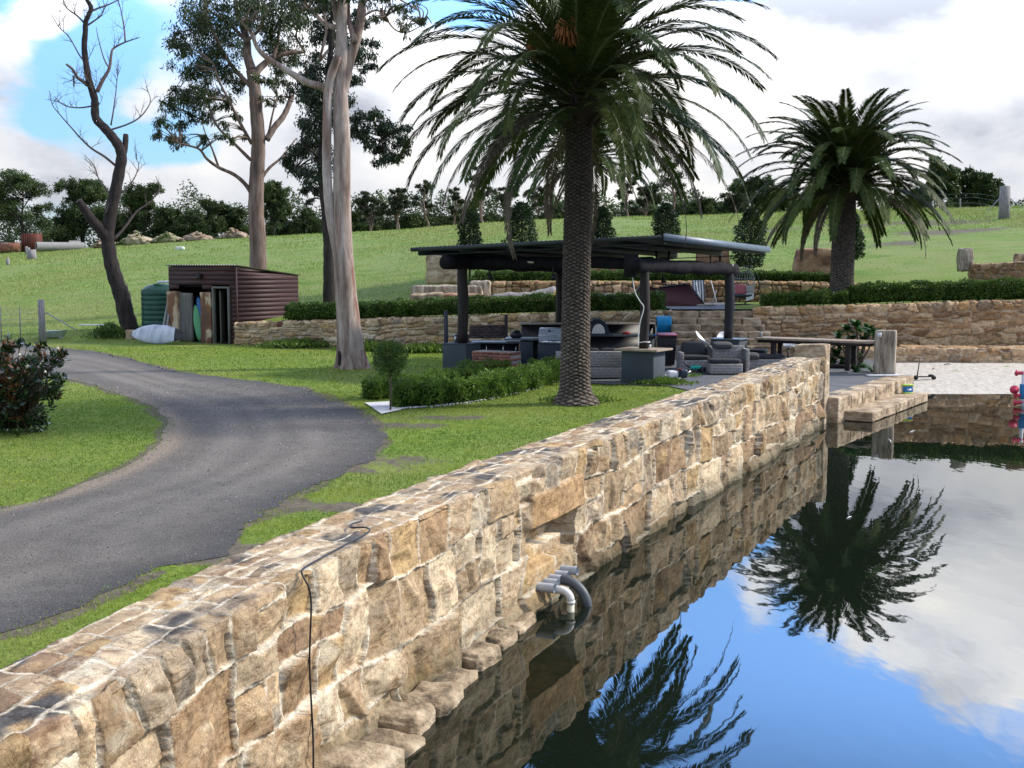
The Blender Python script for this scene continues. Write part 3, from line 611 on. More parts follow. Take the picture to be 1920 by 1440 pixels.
for i, Y in enumerate([8.75, 9.2, 9.7, 10.15, 10.7, 11.2, 11.8, 12.4, 13.0]):
    x_ = float(np.interp(Y, [q.y for q in wall_front], [q.x for q in wall_front])); t = Vector((.36, .93, 0)); n = Vector((.93, -.36, 0)); o_ = [.10, .18, .20, .12, .15, .08, .09, .05, .02][i]; mb = MB(); slabrock(mb, (x_+n.x*o_, Y+n.y*o_, -.11+.05*math.sin(i*2.3)), ([.50, .62, .56, .5, .46, .42, .38, .34, .3][i], .55+.08*math.sin(i*1.7), .46+.06*math.sin(i*3.1)), math.atan2(t.y, t.x)-math.pi/2+.1*math.sin(i*5), i+40, 16, .035, chip=.05)
    tag(mb.build('footing_rock', m_foot, None, True), ['broad footing rock nearest the camera, at the bottom edge beside the hanging cable', 'second footing rock from the bottom edge at the foot of the pond wall', 'third footing rock from the bottom edge at the foot of the pond wall', 'fourth footing rock from the bottom edge at the foot of the pond wall', 'middle one of the nine footing rocks along the waterline', 'fourth footing rock before the grey drain pipes', 'third footing rock before the grey drain pipes', 'second footing rock before the grey drain pipes', 'small footing rock closest to the grey drain pipes'][i], 'rock', 'footing rocks along the pond wall')
# drain pipes in a row at the foot of the wall
m_pvc = M('pvc_grey', (.42, .45, .50), 10, .4, 0); m_pvcw = M('pvc_white', (.72, .72, .68), 10, .35, 0); m_pvcd = M('flexible_pipe', (.075, .085, .095), 10, .5, 0)
def wall_y(Y):
    x = float(np.interp(Y, [p.y for p in wall_front], [p.x for p in wall_front])); x2 = float(np.interp(Y+.2, [p.y for p in wall_front], [p.x for p in wall_front]))
    t = Vector((x2-x, .2, 0)).normalized(); return Vector((x, Y, 0)), t, Vector((t.y, -t.x, 0))
for i, (Y, z, d, lab) in enumerate([(13.62, .27, .19, 'grey drain pipe mouth nearest the camera, left of the white elbow'), (13.78, .28, .16, 'grey drain pipe mouth directly behind the white elbow'),
                              (13.94, .285, .14, 'grey drain pipe mouth that the dark ribbed bend comes out of'), (14.10, .29, .16, 'grey drain pipe mouth second from the far end of the row'), (14.30, .30, .19, 'grey drain pipe mouth at the far end of the row')]):
    p, t, n = wall_y(Y); mb = MB(); r = .052; P0 = p+Vector((0, 0, z))
    a, b_ = P0-n*.1, P0+n*d; mb.tube([a, b_], r, 20, False); mb.tube([b_, b_-n*.12], [r, r-.007], 20, False)
    mb.tube([b_-n*.004, b_-n*.3], r-.007, 20, False); mb.tube([b_-n*.3, b_-n*.31], [r-.007, .002], 20)
    o = mb.build('drain_pipe', m_pvc, None, True); tag(o, lab, 'pipe', 'row of grey drain pipes at the foot of the wall')
p, t, n = wall_y(13.70)
mb = MB(); P0 = p+Vector((0, 0, .235)); pts = [P0+n*.10]+[P0+n*(.24+.11*math.sin(a))+Vector((0, 0, -.11+.11*math.cos(a))) for a in np.linspace(0, math.pi/2, 7)]
mb.tube(pts, .046, 18); mb.tube([pts[-1], pts[-1]+Vector((0, 0, -.03))], .052, 18); o = thing('elbow_pipe', 'white plastic elbow pipe bending down into the pond water', 'pipe', tuple(P0))
mb.build('elbow', m_pvcw, o, True); mb = MB(); mb.tube([pts[-1]+Vector((0, 0, -.03)), pts[-1]+Vector((0, 0, -.5))], .043, 18); mb.build('downpipe', M('stained_pvc', (.50, .49, .36), 8, .5, 0), o, True)
p, t, n = wall_y(13.98); mb = MB(); P0 = p+Vector((0, 0, .27)); pts = [P0+n*.10]+[P0+n*(.14+.30*math.sin(a))+Vector((0, 0, -.30+.30*math.cos(a))) for a in np.linspace(0, math.pi/2, 14)]+[P0+n*.44+Vector((0, 0, -.7))]
mb.tube(pts, .058, 20); tag(mb.build('bent_pipe', m_pvcd, None, True), 'dark ribbed bent pipe dipping into the pond beside the white elbow', 'pipe')
# black cable over the wall
cab = [(742,972,.25),(725,963,.5),(700,948,.42),(725,955,.3)]
q = []
for px, back_ in [(742,.34),(726,.36),(716,.30),(720,.20),(712,.11),(690,.07),(660,.06),(630,.05),(600,.04),(578,.03),(562,.01)]:
    pt, t, n = wall_at(px+ (back_*70 if False else 0)); q.append(pt-n*back_+Vector((0, 0, .035)))
pt, t, n = wall_at(552); q.append(pt+n*.03+Vector((0, 0, .02))); 
for z in (1.5, 1.0, .4, -.3): q.append(Vector((pt.x, pt.y, z))+n*(.085+.01*math.sin(z*5)))
mb = MB(); mb.tube(smoothpath(q, 6), .0075, 8); tag(mb.build('black_cable', m_black, None, True), 'thin black cable lying across the wall top and hanging down the stone face', 'cable')
# ---------------------------------------------------------------- rock-like end pillar and patio edge
m_sand1 = M('sandstone_block', [(.34, (.11, .080, .055)), (.46, (.32, .235, .15)), (.56, (.44, .34, .23)), (.68, (.60, .50, .37))], 2.4, .9, 1.0, .05, 9, (1, 1, 1.6), bscale=8)
m_sand2 = M('grey_sandstone', [(.34, (.11, .085, .065)), (.5, (.32, .265, .20)), (.66, (.52, .46, .38))], 2.6, .9, .9, .02, 8, (3, 3, .5), bscale=9)
m_red = M('red_sandstone', [(.34, (.10, .050, .035)), (.5, (.28, .16, .095)), (.66, (.44, .30, .18))], 1.5, .9, .9, .05, 8, (1, 1, 1.3), bscale=6)
wdir = (wall_front[-1]-wall_front[-3]).normalized(); wang = math.atan2(wdir.y, wdir.x)-math.pi/2
ep = WEND+Vector((-.30, .18, 0)); o = thing('end_pillar', 'square sandstone pillar closing the far end of the pond wall', 'pillar', (ep.x, ep.y, 0))
mb = MB(); slabrock(mb, (ep.x, ep.y, .72), (.78, .62, 2.46), wang, 2, 16, .02, chip=.025); mb.build('pillar_shaft', m_sand1, o, True)
rp = gp(1661, 704, SLAB); o = thing('stone_pillar', 'tall grey sandstone pillar with a small white plate, beside the sand', 'pillar', tuple(rp))
mb = MB(); slabrock(mb, (rp.x+.02, rp.y+.2, SLAB+.66), (.62, .42, 1.38), R(-22), 5, 16, .015, chip=.02); mb.build('pillar_shaft', m_sand2, o, True)
mb = MB(); pp = at(1649, 628, rp.y-.16); mb.box(pp, (.13, .012, .13), R(-22)); q_ = mb.build('plate', m_white, o)
for i_, (dx_, dz_, w_) in enumerate([(-.025, .02, .04), (.02, .02, .02), (-.01, -.02, .06)]): pass
mb = MB(); mb.box(pp+Vector((-.005, -.008, .012)), (.055, .006, .03), R(-22)); mb.box(pp+Vector((.0, -.008, -.02)), (.07, .006, .012), R(-22)); mb.build('symbol', M('plate_print', (.2, .2, .22), 5, .5, 0), q_)
# patio edge: two courses stepping down into the pond
e0 = WEND+Vector((-.05, .25, 0)); e1 = PIL.copy(); ed = (e1-e0); ed.z = 0; el = ed.length; ed.normalize(); en = Vector((ed.y, -ed.x, 0)); ea = math.atan2(ed.y, ed.x)
EDG = MB(); x = 0; rnd = random.Random(4)
while x < el+.25:
    l = rnd.uniform(.9, 1.7); l = min(l, el+.3-x); c_ = e0+ed*(x+l/2)+en*.12; slabrock(EDG, (c_.x, c_.y, .225), (l*.998, .66, .80), ea, x+9, 12, .012, chip=.012); x += l
tag(EDG.build('patio_kerb', m_sand1, None, True), 'row of upright sandstone blocks edging the patio above the pond', 'kerb')
LED = MB(); x = 0
for l in (2.2, 1.9, 1.5):
    c_ = e0+ed*(x+.55+l/2)+en*.78; slabrock(LED, (c_.x, c_.y, .13), (l*.997, .74, .26), ea, x+19, 16, .014, chip=.02); x += l
tag(LED.build('stone_ledge', m_sand1, None, True), 'low flat sandstone step at the waterline below the patio', 'step')
# ---------------------------------------------------------------- retaining walls
def wline(pxs, ytab=None, off=0):
    out = []
    for px in pxs:
        Y = float(np.interp(px, w1px, w1Y))+off; out.append(Vector(((px-960)/FPX*Y, Y, 0)))
    return out
def rbands(H, T):
    if H > 1.1: return [(0, H*.45, 1.05, .36), (H*.45, H-.28, .8, .27), (H-.28, H+T*.5, .42, .5), (H+T*.5, H+T+.1, .5, .4)]
    return [(0, H*.5, .75, .4), (H*.5, H+.1, .5, .4), (H+.1, H+T+.1, .5, .4)]
pxs = [440, 500, 560, 640, 700, 850, 1000, 1130, 1258]; P = wline(pxs)
zt = [float(np.interp(p, w1px, w1top)) for p in pxs]; zt[0] = 1.50
w = stone_wall(P, .45, zt, .42, .1, rbands, 51, lambda d: .026, .026, 'retaining_wall', m_wall, mort=.016, rough=.03, bulge=.05, warp=.16, mcol=(.56, .50, .42), topdark=.1)
tag(w, 'cream sandstone retaining wall below the left clipped hedge', 'wall')
pxs = [1412, 1500, 1600, 1700, 1800, 1920, 2100, 2400]; P = wline(pxs); zt = [float(np.interp(p, w1px, w1top)) for p in pxs]
w = stone_wall(P, .45, zt, .42, .1, rbands, 57, lambda d: .026, .026, 'retaining_wall', m_wall, mort=.014, rough=.035, bulge=.06, warp=.16, mcol=(.50, .42, .33), tint=(.95, .86, .78), topdark=.0)
tag(w, 'brown sandstone retaining wall rising behind the sandy beach', 'wall')
P = [Vector(((px-960)/FPX*Y, Y, 0)) for px, Y in [(1570, 42.9), (1700, 42.8), (1920, 42.6), (2200, 42.5), (2400, 42.5)]]
w = stone_wall(P, .30, [.97, 1.0, 1.0, 1.0, 1.0], 1.2, .1, lambda H, T: [(0, H+.1, .5, .36), (H+.1, H+T+.1, .8, .6)], 61, lambda d: .026, .026, 'low_wall', m_wall, mort=.016, rough=.03, bulge=.04, warp=.08, mcol=(.55, .48, .40), tint=(.95, .85, .78), topdark=0)
tag(w, 'knee high stone wall along the back edge of the sand', 'wall')
P = [Vector(((px-960)/FPX*Y, Y, 0)) for px, Y in [(905, W2Y), (1000, W2Y), (1200, W2Y), (1400, W2Y), (1500, W2Y), (1612, W2Y)]]
w = stone_wall(P, 2.0, [3.12, 3.16, 3.16, 3.16, 3.14, 3.05], .42, .1, lambda H, T: [(0, H*.5, .62, .42), (H*.5, H+.1, .5, .36), (H+.1, H+T+.1, .5, .4)], 67, lambda d: .032, .032, 'terrace_wall', m_wall, mort=.02, rough=.035, bulge=.08, warp=.14, mcol=(.13, .10, .07), tint=(.90, .80, .72), topdark=.05)
tag(w, 'dry stacked stone wall across the upper terrace behind the pavilion', 'wall')
# return of the right wall beside the steps
# steps
st = thing('stone_steps', 'wide flight of rough sandstone steps up to the terrace', 'steps', tuple(gp(1335, 660, .9)))
mb = MB(); nst = 7; zt0, zt1 = SLAB, 2.24; sx0, sx1 = 1262, 1440
for i in range(nst):
    z1 = zt0+(zt1-zt0)*(i+1)/nst; Y = 42.65+i*.33; a = Vector(((sx0-960)/FPX*43.6, Y, 0)); b_ = Vector(((min(sx1, 1415+ (nst-i)*6)-960)/FPX*44.3, Y, 0)); n_ = 3; xx = a.x
    rnd = random.Random(i+3); cuts = sorted([rnd.uniform(.25, .45), rnd.uniform(.6, .8)]); cuts = [0]+cuts+[1]; mb2 = MB()
    for k in range(3):
        x0 = a.x+(b_.x-a.x)*cuts[k]; x1 = a.x+(b_.x-a.x)*cuts[k+1]; slabrock(mb2, ((x0+x1)/2, Y+.45, z1-.15), (x1-x0-.015, .9, .30), 0, i*5+k, 8, .02, chip=.02)
    mb2.build('step', m_sand1, st, True)
# slabs of paving on the terrace
TER = [Vector(((px-960)/FPX*Y, Y, 0)) for px, Y in [(1262, 44.8), (1412, 44.8), (1440, 47), (1560, 50), (1560, 52.8), (1100, 52.8), (1100, 49), (1240, 47)]]
tp = ngon_sheet('terrace_paving', [Vector((p.x, p.y, 0)) for p in TER], 2.30, m_pat)
# ---------------------------------------------------------------- rocks, standing blocks
def block_thing(px, pyb, pyt, Y, wpx, dep, mat, label, seed, taper=0, lean=0, rz=0, name='sandstone_block', group='standing sandstone blocks on the slope'):
    b0 = at(px, pyb, Y); h = (pyb-pyt)/FPX*Y; w_ = wpx/FPX*Y; mb = MB(); slabrock(mb, (b0.x, b0.y+dep/2, b0.z+h/2-.15), (w_, dep, h+.3), rz, seed, 22, .045, taper, lean, .05)
    o = mb.build(name, mat, None, True); tag(o, label, 'boulder', group); return o
block_thing(832, 520, 472, 55.5, 70, .8, m_sand1, 'big pale sandstone block above the left end of the terrace wall', 3, .08)
block_thing(1338, 512, 466, 55.5, 62, .7, m_red, 'brown sandstone block standing behind the right pavilion post', 4, .05)
block_thing(1142, 516, 492, 55.5, 66, .9, m_red, 'low rounded boulder with a pinkish top behind the terrace hedge', 6, .15, name='boulder')
block_thing(990, 512, 498, 56, 60, .9, m_red, 'long low boulder half hidden behind the terrace hedge', 8, .1, name='boulder')
block_thing(1530, 516, 467, 55.0, 84, .8, m_red, 'large rusty brown sandstone block leaning beside the right palm', 9, .10, .16)
block_thing(1814, 496, 465, 50.5, 25, .5, m_sand2, 'squat dark stone post at the near end of the upper lawn wall', 10, 0, name='stone_post', group='stone posts')
block_thing(1918, 515, 475, 49.0, 22, .5, m_sand1, 'pale stone post at the right edge of the upper lawn wall', 11, 0, name='stone_post', group='stone posts')
# left end boulders of terrace wall
bb = [(838,552,535,50.5,140,.9,'long flat boulder lying on the left boulder row'),(800,572,550,49.8,70,.8,'pale square boulder at the left end of the terrace'),(865,572,551,49.8,84,.8,'red brown boulder under the long flat one'),(900,560,527,51.0,42,.8,'upright grey boulder where the terrace wall starts'),(925,572,556,50.3,50,.8,'small pale boulder beside the driftwood log')]
for i, (px, b_, t_, Y, w_, d_, l_) in enumerate(bb): block_thing(px, b_, t_, Y, w_, d_, [m_sand2, m_sand1, m_red, m_sand2, m_sand1][i], l_, 30+i, .08, name='boulder', group='boulders ending the terrace wall')
# upper right lawn wall
P = [Vector(((px-960)/FPX*Y, Y, 0)) for px, Y in [(1812, 50.6), (1860, 48.8), (1900, 47.6), (1990, 45.5), (2100, 44.5)]]
w = stone_wall(P, [2.8, 2.7, 2.6, 2.5, 2.5], [3.93, 3.95, 4.0, 4.0, 4.0], .4, .1, lambda H, T: [(0, H*.5, .6, .45), (H*.5, H+.1, .5, .4), (H+.1, H+T+.1, .5, .4)], 71, lambda d: .03, .03, 'lawn_wall', m_wall, mort=.016, rough=.03, bulge=.04, warp=.1, mcol=(.52, .42, .35), tint=(.95, .8, .75), topdark=0)
tag(w, 'short stone wall curving down the upper lawn at the right edge', 'wall')
# ---------------------------------------------------------------- hedges
m_hedge = leafmat('hedge_leaf', (.020, .050, .010), (.110, .190, .030), 2.2, .3)
m_hedge2 = leafmat('young_hedge_leaf', (.045, .095, .014), (.160, .260, .035), 2.2, .35)
m_shrub = leafmat('shrub_leaf', (.012, .030, .010), (.040, .075, .025), 1.5, .2)
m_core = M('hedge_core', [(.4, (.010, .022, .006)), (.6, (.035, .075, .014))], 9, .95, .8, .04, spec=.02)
m_bark = M('twig_bark', (.10, .075, .055), 8, .9, .4)
def hedge(P, hb, w_, h_, name, label, mat, group=None, dens=900, leaf=.06, amp=.09, seed=1, blobs=0):
    """P centreline list of Vector with z = ground"""
    P = [Vector(p) for p in P]; c = np.array([[p.x, p.y, p.z] for p in P]); cs = np.concatenate([[0], np.cumsum(np.hypot(*np.diff(c[:, :2], axis=0).T))]); L = cs[-1]
    o = thing(name, label, 'hedge', tuple(P[0]), group)
    n = int(dens*L*(w_+2*h_)); s = RS.uniform(0, L, n); per = RS.uniform(-1, 1, n)*(w_/2+h_); 
    hw = w_/2; top = np.abs(per) < hw; lat = np.where(top, per, np.sign(per)*hw); ht = np.where(top, h_, h_-(np.abs(per)-hw)); 
    ends = RS.rand(n) < (w_*h_*2)/(L*(w_+2*h_)+w_*h_*2); s = np.where(ends, np.where(RS.rand(n) < .5, 0, L), s); lat = np.where(ends, RS.uniform(-hw, hw, n), lat); ht = np.where(ends, RS.uniform(0, h_, n), ht)
    def frame(s, lat, z):
        x = np.interp(s, cs, c[:, 0]); y = np.interp(s, cs, c[:, 1]); g_ = np.interp(s, cs, c[:, 2]); e = .05
        tx = np.interp(s+e, cs, c[:, 0])-np.interp(s-e, cs, c[:, 0]); ty = np.interp(s+e, cs, c[:, 1])-np.interp(s-e, cs, c[:, 1]); l = np.hypot(tx, ty)+1e-9
        return np.stack([x+lat*ty/l, y-lat*tx/l, g_+z], 1)
    up = sstep(.0, 1, ht/h_); nz = fbm(s*2.6+seed*9, lat*3, ht*3, seed, 4); bl = (blobs*np.abs(np.sin(s*math.pi/.62+seed)) if blobs else 0)
    k = 1+amp*2.2*nz/hw*.5; infl = amp*nz*1.6+RS.normal(0, .022, n)-(bl*.12 if blobs else 0)
    lat2 = lat*(1+infl/hw*np.where(top, .5, 1)); z2 = hb+(ht-0)*(1)*1.0+infl*np.where(top, 1, .2)
    z2 = np.maximum(z2, hb*.4); P0 = frame(s, lat2*(.86+.14*sstep(0, .25, ht/h_)), z2)
    D = RS.normal(0, .75, (n, 3)); D[:, 2] += .75; out = frame(s, lat2*1.2+1e-3, z2)-P0; D += out/np.maximum(np.linalg.norm(out, axis=1, keepdims=True), 1e-3)*.55
    br = np.repeat((.75+.5*RS.rand(n))[:, None], 4, 1); br[:, 3] = 1
    mb = MB(); mb.leaves(P0, D, leaf*RS.uniform(.7, 1.5, n), leaf*.55, col=br); mb.build('foliage', mat, o, attr=True)
    # inner mass + stems
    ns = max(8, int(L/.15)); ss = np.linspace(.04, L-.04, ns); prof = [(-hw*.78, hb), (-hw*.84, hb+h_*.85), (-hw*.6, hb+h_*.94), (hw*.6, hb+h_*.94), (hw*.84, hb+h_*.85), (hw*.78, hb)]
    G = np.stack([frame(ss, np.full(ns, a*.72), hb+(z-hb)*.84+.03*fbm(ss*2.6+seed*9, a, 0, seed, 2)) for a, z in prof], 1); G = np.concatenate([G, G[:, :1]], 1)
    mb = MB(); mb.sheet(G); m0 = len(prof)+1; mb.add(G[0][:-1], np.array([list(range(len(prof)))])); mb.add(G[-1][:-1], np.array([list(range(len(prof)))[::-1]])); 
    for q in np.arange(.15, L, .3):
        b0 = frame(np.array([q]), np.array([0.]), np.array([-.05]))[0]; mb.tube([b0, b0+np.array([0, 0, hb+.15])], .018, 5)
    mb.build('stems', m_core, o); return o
def hline(pts): return [Vector(((px-960)/FPX*Y, Y, z)) for px, Y, z in pts]
hedge(hline([(545,50.8,1.60),(620,49.9,1.70),(700,49.0,1.78),(850,47.9,1.93),(1000,46.9,2.06),(1130,46.1,2.15),(1243,45.5,2.22)]), .05, .85, .55, 'clipped_hedge', 'long clipped hedge running behind the pavilion on the left retaining wall', m_hedge, 'clipped hedges', 900, .085, .14, seed=3)
hedge(hline([(1428,45.6,2.34),(1500,45.5,2.4),(1585,45.4,2.44)]), .05, .8, .42, 'clipped_hedge', 'low row of rounded bushes left of the right palm trunk', m_hedge, 'clipped hedges', 900, .085, .15, seed=4, blobs=1)
hedge(hline([(1592,45.6,2.45),(1700,45.4,2.52),(1800,45.3,2.57),(1920,45.2,2.66),(2100,45.0,2.8),(2400,44.8,2.9)]), .05, .95, .62, 'clipped_hedge', 'tall dark clipped hedge on the wall behind the beach', m_hedge, 'clipped hedges', 900, .085, .14, seed=5)
hedge(hline([(893,53.6,3.18),(1000,53.7,3.2),(1150,53.7,3.2),(1300,53.7,3.2),(1450,53.7,3.18),(1560,53.7,3.1),(1592,53.7,3.05)]), .03, .8, .42, 'terrace_hedge', 'low bushy hedge on top of the upper terrace wall', m_hedge, 'clipped hedges', 650, .08, seed=6, blobs=1)
# ---------------------------------------------------------------- garden beside the pavilion: near hedges
h1 = [gp(738, 768), gp(800, 764), gp(870, 757), gp(950, 742), gp(1000, 728), gp(1050, 712), gp(1075, 704)]
hedge([Vector((p.x, p.y+.28, .6)) for p in h1], .02, .62, .56, 'young_hedge', 'bright green young hedge with leafy gaps running up to the big palm', m_hedge2, 'young hedges by the palm', 1200, .065, .22, seed=8, blobs=1)
h2 = [gp(690, 752), gp(760, 742), gp(830, 732), gp(900, 724), gp(945, 718)]
hedge([Vector((p.x, p.y+.3, .6)) for p in h2[:4]], .02, .62, .46, 'young_hedge', 'second young hedge starting left of the clipped ball tree', m_hedge2, 'young hedges by the palm', 1200, .065, .22, seed=9, blobs=1)
h3 = [gp(868, 716), gp(948, 712)]
hedge([Vector((p.x, p.y+.3, .6)) for p in h3], .02, .70, .48, 'young_hedge', 'taller hedge piece in front of the red brick pier', m_hedge2, 'young hedges by the palm', 900, .06, .10, seed=10)
m_peb = M('white_pebbles', [(.3, (.45, .45, .46)), (.7, (.85, .85, .85))], 30, .8, .8, .02)
PEB = [gp(684, 757), gp(716, 778), gp(750, 771), gp(770, 762), gp(860, 755), gp(990, 727), gp(980, 722), gp(850, 745), gp(740, 754)]
ngon_sheet('pebble_path', jitter_poly(PEB, .1, .01, 3), SLAB+.03, m_peb)
mb = MB()
for i in range(700):
    t_ = RS.rand(); i0 = min(int(t_*(len(h1)-1)), len(h1)-2); p = h1[i0].lerp(h1[i0+1], t_*(len(h1)-1)-i0); mb.rock((p.x+RS.normal(0, .12), p.y+RS.uniform(-.12, .2), .63), (.045, .04, .03), RS.rand()*3, i, .1, 1, .2)
tag(mb.build('pebbles', m_peb, None), 'loose white pebbles spilling under the young hedge', 'pebbles', kind='stuff')
# ball topiary
b0 = gp(732, 771); o = thing('topiary_tree', 'small ball topiary on a thin stem beside the driveway edge', 'tree', tuple(b0))
mb = MB(); mb.tube([b0, b0+Vector((.01, 0, .5)), b0+Vector((.0, 0, 1.0))], [.025, .02, .018], 8)
for k in range(9): a = k*.7; mb.tube([b0+Vector((0, 0, .85)), b0+Vector((.2*math.cos(a), .2*math.sin(a), 1.1+.05*k))], [.010, .004], 5)
mb.build('trunk', m_bark, o)
n = 3800; D = RS.normal(size=(n, 3)); D /= np.linalg.norm(D, axis=1, keepdims=True); rr = (RS.rand(n)**.35)*(1+.22*fbm(D[:, 0]*2, D[:, 1]*2, D[:, 2]*2, 4, 3)); Pn = np.array([b0.x, b0.y, b0.z+1.22])+D*rr[:, None]*np.array([.39, .39, .40])
br = np.repeat((.7+.5*RS.rand(n))[:, None], 4, 1); br[:, 3] = 1
mb = MB(); mb.leaves(Pn, D+RS.normal(0, .8, (n, 3)), .05, .03, col=br); mb.build('crown', m_hedge, o, attr=True)
# ---------------------------------------------------------------- pavilion
e1 = Vector((-.859, .512, 0)); e2 = Vector((.512, .859, 0)); RZ = math.atan2(-.512, .859)
RB, RA, RC = at(1243, 443, 33.5), at(780, 466, 37.7), at(1440, 467, 41.0); RD = RA+RC-RB
m_roofs = M('roof_steel', (.022, .030, .032), 3, .5, 0, metal=.0); m_fasc = M('fascia_steel', (.11, .15, .20), 4, .45, 0)
pav = thing('pavilion', 'open dark timber pavilion with a skillion metal roof over the outdoor kitchen', 'pavilion', (1.5, 37, SLAB))
def rp_(u, v, dz=0): return RB+(RA-RB)*u+(RC-RB)*v+Vector((0, 0, dz))
mb = MB(); nu = 220; uu = np.linspace(0, 1, nu); V = []
top = np.array([[tuple(rp_(u, v, .03+.016*math.cos(u*8.2/.076*math.pi*2/1.0*.5))) for v in (0, .5, 1)] for u in np.linspace(0, 1, 432)])
mb.sheet(top[:, ::-1]); bot = top-np.array([0, 0, .03]); mb.sheet(bot); mb.build('roof', m_roofs, pav)
def beam(mb, a, b, w_, h_):
    d = (b-a); l = d.length; d.normalize(); s_ = Vector((-d.y, d.x, 0)).normalized()*w_/2; u_ = Vector((0, 0, h_))
    V = [a-s_, a+s_, a+s_-u_, a-s_-u_, b-s_, b+s_, b+s_-u_, b-s_-u_]; mb.add([tuple(v) for v in V], np.array([(0, 1, 2, 3), (7, 6, 5, 4), (0, 4, 5, 1), (1, 5, 6, 2), (2, 6, 7, 3), (3, 7, 4, 0)])); return mb
for i, u in enumerate([.015, .2, .4, .6, .8, .985]):
    mb = MB(); beam(mb, rp_(u, 0, -.005), rp_(u, 1, -.005), .07, .17); mb.build('rafter', m_roofs, pav)
for v in (.02, .98): mb = MB(); beam(mb, rp_(0, v, -.18), rp_(1, v, -.18), .06, .03); mb.build('batten', m_roofs, pav)
mb = MB(); beam(mb, rp_(-.006, -.005, .075), rp_(-.006, 1.005, .075), .035, .19); mb.build('fascia', m_fasc, pav)
mb = MB(); beam(mb, rp_(0, -.006, .03), rp_(1.02, -.006, .03), .03, .12); mb.build('fascia', m_roofs, pav)
# gutter corner bracket at the left tip
mb = MB(); p = rp_(1.0, 0); mb.box(p+Vector((-.05, 0, -.02)), (.22, .10, .10), RZ); mb.box(p+Vector((.12, 0, -.14)), (.10, .08, .12), RZ); mb.build('gutter', m_roofs, pav)
PN = at(1208, 650, 34.3); PL = at(868, 650, 37.9); PF = at(1366, 640, 38.95); PB = PL+PF-PN
posts = {}
for nm, p, z0, z1, r in (('N', PN, 1.5, 4.05, .135), ('L', PL, 1.45, 4.0, .165), ('F', PF, 1.5, 3.95, .15), ('B', PB, .6, 3.8, .15)):
    mb = MB(); mb.tube([(p.x+.015*math.sin(z*3), p.y, z) for z in np.linspace(z0, z1, 8)], [r*(1+.04*math.sin(z*5)) for z in range(8)], 16); o = mb.build('post', m_darkwood if nm != 'F' else m_black, pav, True)
mb = MB()
def log(a, b, r, seed):
    n = 24; P_ = [a.lerp(b, i/n)+Vector((.02*math.sin(i*.7+seed), 0, .02*math.cos(i*.9+seed))) for i in range(n+1)]
    mb = MB(); mb.tube(P_, [r*(1+.06*math.sin(i*1.3+seed)) for i in range(n+1)], 18); return mb.build('log_beam', m_log, pav, True)
zN = 3.9-.03; a = Vector((PN.x, PN.y, zN+.02)); b_ = Vector((PF.x, PF.y, zN-.10)); d_ = (b_-a).normalized(); log(a-d_*.75, b_+d_*.35, .20, 1)
a = Vector((PL.x, PL.y, 3.98)); b_ = Vector((PB.x, PB.y, 3.86)); d_ = (b_-a).normalized(); log(a-d_*.9, b_+d_*.3, .21, 2)
off = Vector((0, 0, .06)); a = Vector((PL.x, PL.y, 3.98)); b_ = Vector((PN.x, PN.y, 3.95)); d_ = (b_-a).normalized(); log(a-d_*.1+e2*.35, b_+e2*.35+d_*.05, .17, 3)
mb = MB(); mb.box(Vector((PN.x-.42, PN.y-.35, 3.88)), (.36, .2, .62), RZ); mb.build('bracket', m_log, pav, bev=.02)
for px, y0, y1, Y in [(1231, 470, 512, 36.5), (1254, 470, 512, 37.2), (1332, 478, 500, 38.5), (1350, 480, 515, 39.2), (918, 500, 514, 37.5), (1037, 500, 514, 36), (1243, 500, 521, 39)]:
    mb = MB(); a = at(px, y0, Y); b_ = at(px, y1, Y); mb.tube([a, b_], .035 if y1-y0 > 30 else .02, 8)
    if y1 in (514, 521): mb.tube([b_, b_+Vector((.03, 0, -.16))], [.06, .085], 12)
    tag(mb.build('pendant_light', m_black, None), {1231: 'black hanging rod left of centre under the roof edge', 1254: 'second black hanging rod beside the near log beam', 1332: 'short black rod hanging near the middle of the right log', 1350: 'black hanging rod near the right post', 918: 'small black spotlight hanging right of the left post', 1037: 'small black spotlight hanging just left of the big palm trunk', 1243: 'small black lamp hanging above the terrace wall'}[px], 'light', 'lamps and rods hanging under the pavilion roof')
mb = MB(); mb.tube([at(914, 486, 39), at(1000, 492, 36.5)], .03, 6); mb.build('light_strip', M('strip_lamp', (.5, .48, .4), 5, .5, 0), pav)
# extension cable down the near post
q = [at(1182, 492, 34.0), at(1184, 505, 34.0), at(1190, 545, 34.05), at(1200, 565, 34.0), at(1207, 577, 34.05), at(1200, 605, 34.05), at(1197, 630, 34.05), at(1197, 648, 34.05)]
mb = MB(); mb.tube(smoothpath(q, 6), .014, 6); mb.tube([(PN.x+.15*math.cos(a_), PN.y+.15*math.sin(a_), 1.76+.01*math.sin(a_*3)) for a_ in np.linspace(0, 6.3, 20)], .014, 6, False); mb.box(at(1181, 497, 34.0), (.10, .06, .14), RZ)
tag(mb.build('white_cable', m_white, None, True), 'white extension cable hanging from the beam down the near pavilion post', 'cable')
